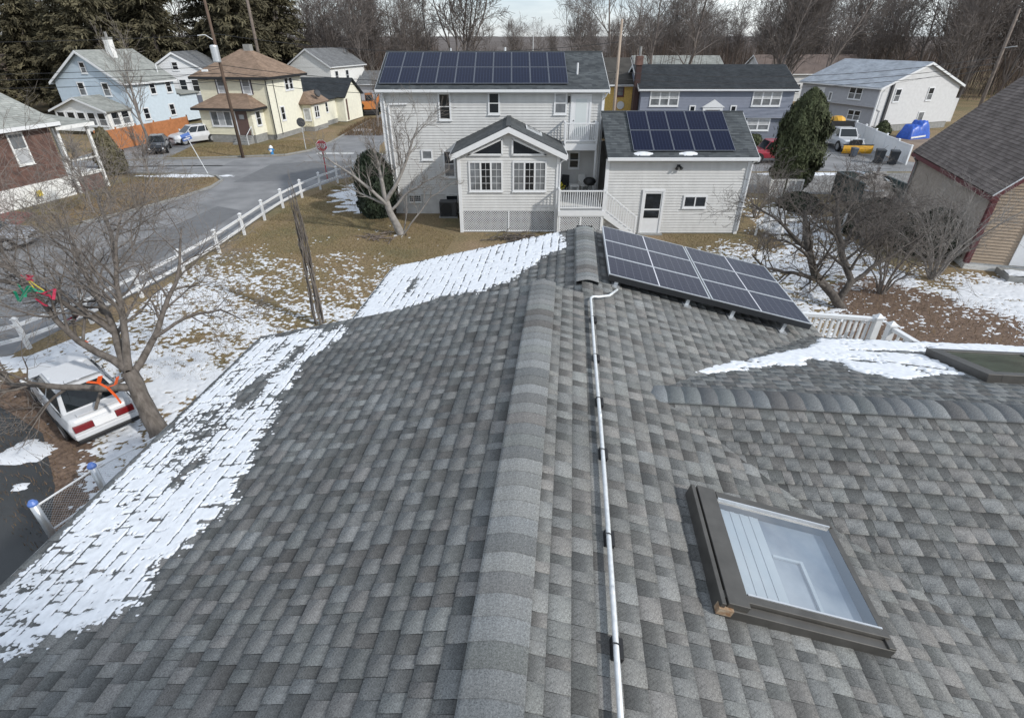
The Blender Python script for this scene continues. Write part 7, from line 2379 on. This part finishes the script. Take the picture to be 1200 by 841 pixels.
# fallen brush by the sunroom and in the lawn, tree decorations
rg = random.Random(61)
bp = MB()
for i in range(70):
    a = rg.uniform(0, 3.14); L_ = rg.uniform(.4, 1.3)
    c = Vector((rg.gauss(0, .8), rg.gauss(0, .3), abs(rg.gauss(.12, .14))))
    d = Vector((math.cos(a), math.sin(a) * .5, rg.uniform(-.2, .3))) * L_ / 2
    bp.tube([c - d, c + d], [.03, .012], 5)
o = bp.build('brush_pile', M['bark'], kind=None); o.location = (.15, 27.6, 0)
tag(o, 'dark heap of cut branches in front of the sunroom lattice', 'brush pile')
bp = MB()
for i in range(36):
    a = rg.uniform(0, 3.14)
    c = Vector((rg.gauss(0, .5), rg.gauss(0, .3), abs(rg.gauss(.05, .05))))
    d = Vector((math.cos(a), math.sin(a), rg.uniform(-.1, .1))) * rg.uniform(.15, .5)
    bp.tube([c - d, c + d], [.03, .012], 5)
o = bp.build('brush_pile', M['wood']); o.location = (-7.0, 27.9, 0)
tag(o, 'small scatter of cut wood at the foot of the pale bare tree', 'brush pile')
def deco(name, label, loc, m, strips, seed, cat='decoration', sc=.68):
    rg = random.Random(seed)
    o = thing(name, label, cat, loc)
    for mi, pts, w_ in strips:
        b = MB()
        pts = [Vector(p) for p in pts]
        for p, q in zip(pts, pts[1:]):
            b.bar(p, q, w_, .02, up=Vector((.2, .3, 1)).normalized())
        b.build('strip', mi, o)
    o.scale = (sc,) * 3
    return o
deco('plastic_scoop', 'bright orange plastic cross hanging in the big bare tree above the white saloon', (-9.95, 10.8, 1.9), None, [
    (M['orange'], [(-.38, -.06, .28), (-.05, .0, .20), (.08, .05, .45)], .16), (M['orange'], [(-.1, 0, .24), (.15, .05, -.05), (.34, .02, -.42), (.42, 0, -.68)], .14), (M['orange'], [(.15, .05, -.02), (.42, .12, .05), (.55, .2, .32)], .13)], 1)
rg = random.Random(5)
def crumple(c, n, s):
    return [(c[0] + rg.gauss(0, s), c[1] + rg.gauss(0, s), c[2] + rg.gauss(0, s)) for _ in range(n)]
deco('tinsel_garland', 'green, crimson and yellow plastic garland caught in the branches above the street', (-11.75, 12.1, 3.8), None, [
    (M['greenrib'], crumple((-.25, 0, .05), 9, .16), .09), (M['greenrib'], crumple((.05, 0, .1), 7, .14), .08), (M['redrib'], crumple((.45, 0, -.1), 9, .15), .09), (M['redrib'], [(0, 0, -.2), (.2, 0, -.45), (.3, 0, -.5)], .10), (M['redrib'], crumple((.0, .1, .55), 5, .08), .10), (M['yellowrib'], [(0, .1, .5), (.2, .05, .3), (.45, 0, .1)], .035), (M['yellowrib'], [(-.05, .1, .5), (.1, .05, .1)], .035)], 2)
deco('ribbon', 'crimson plastic ribbon caught low in the big bare tree near the fence', (-12.0, 13.2, 2.6), None, [(M['redrib'], crumple((0, 0, 0), 8, .09), .10), (M['redrib'], [(.1, 0, .05), (.3, .05, .2), (.42, .1, .3)], .07), (M['redrib'], [(-.45, 0, -.2), (-.38, 0, -.18)], .06)], 3)
deco('ribbon', 'short orange red ribbon on a branch over the roof of the white saloon', (-11.3, 12.4, 2.3), None, [(M['orange'], [(-.1, 0, .03), (.1, 0, -.05)], .10)], 4)
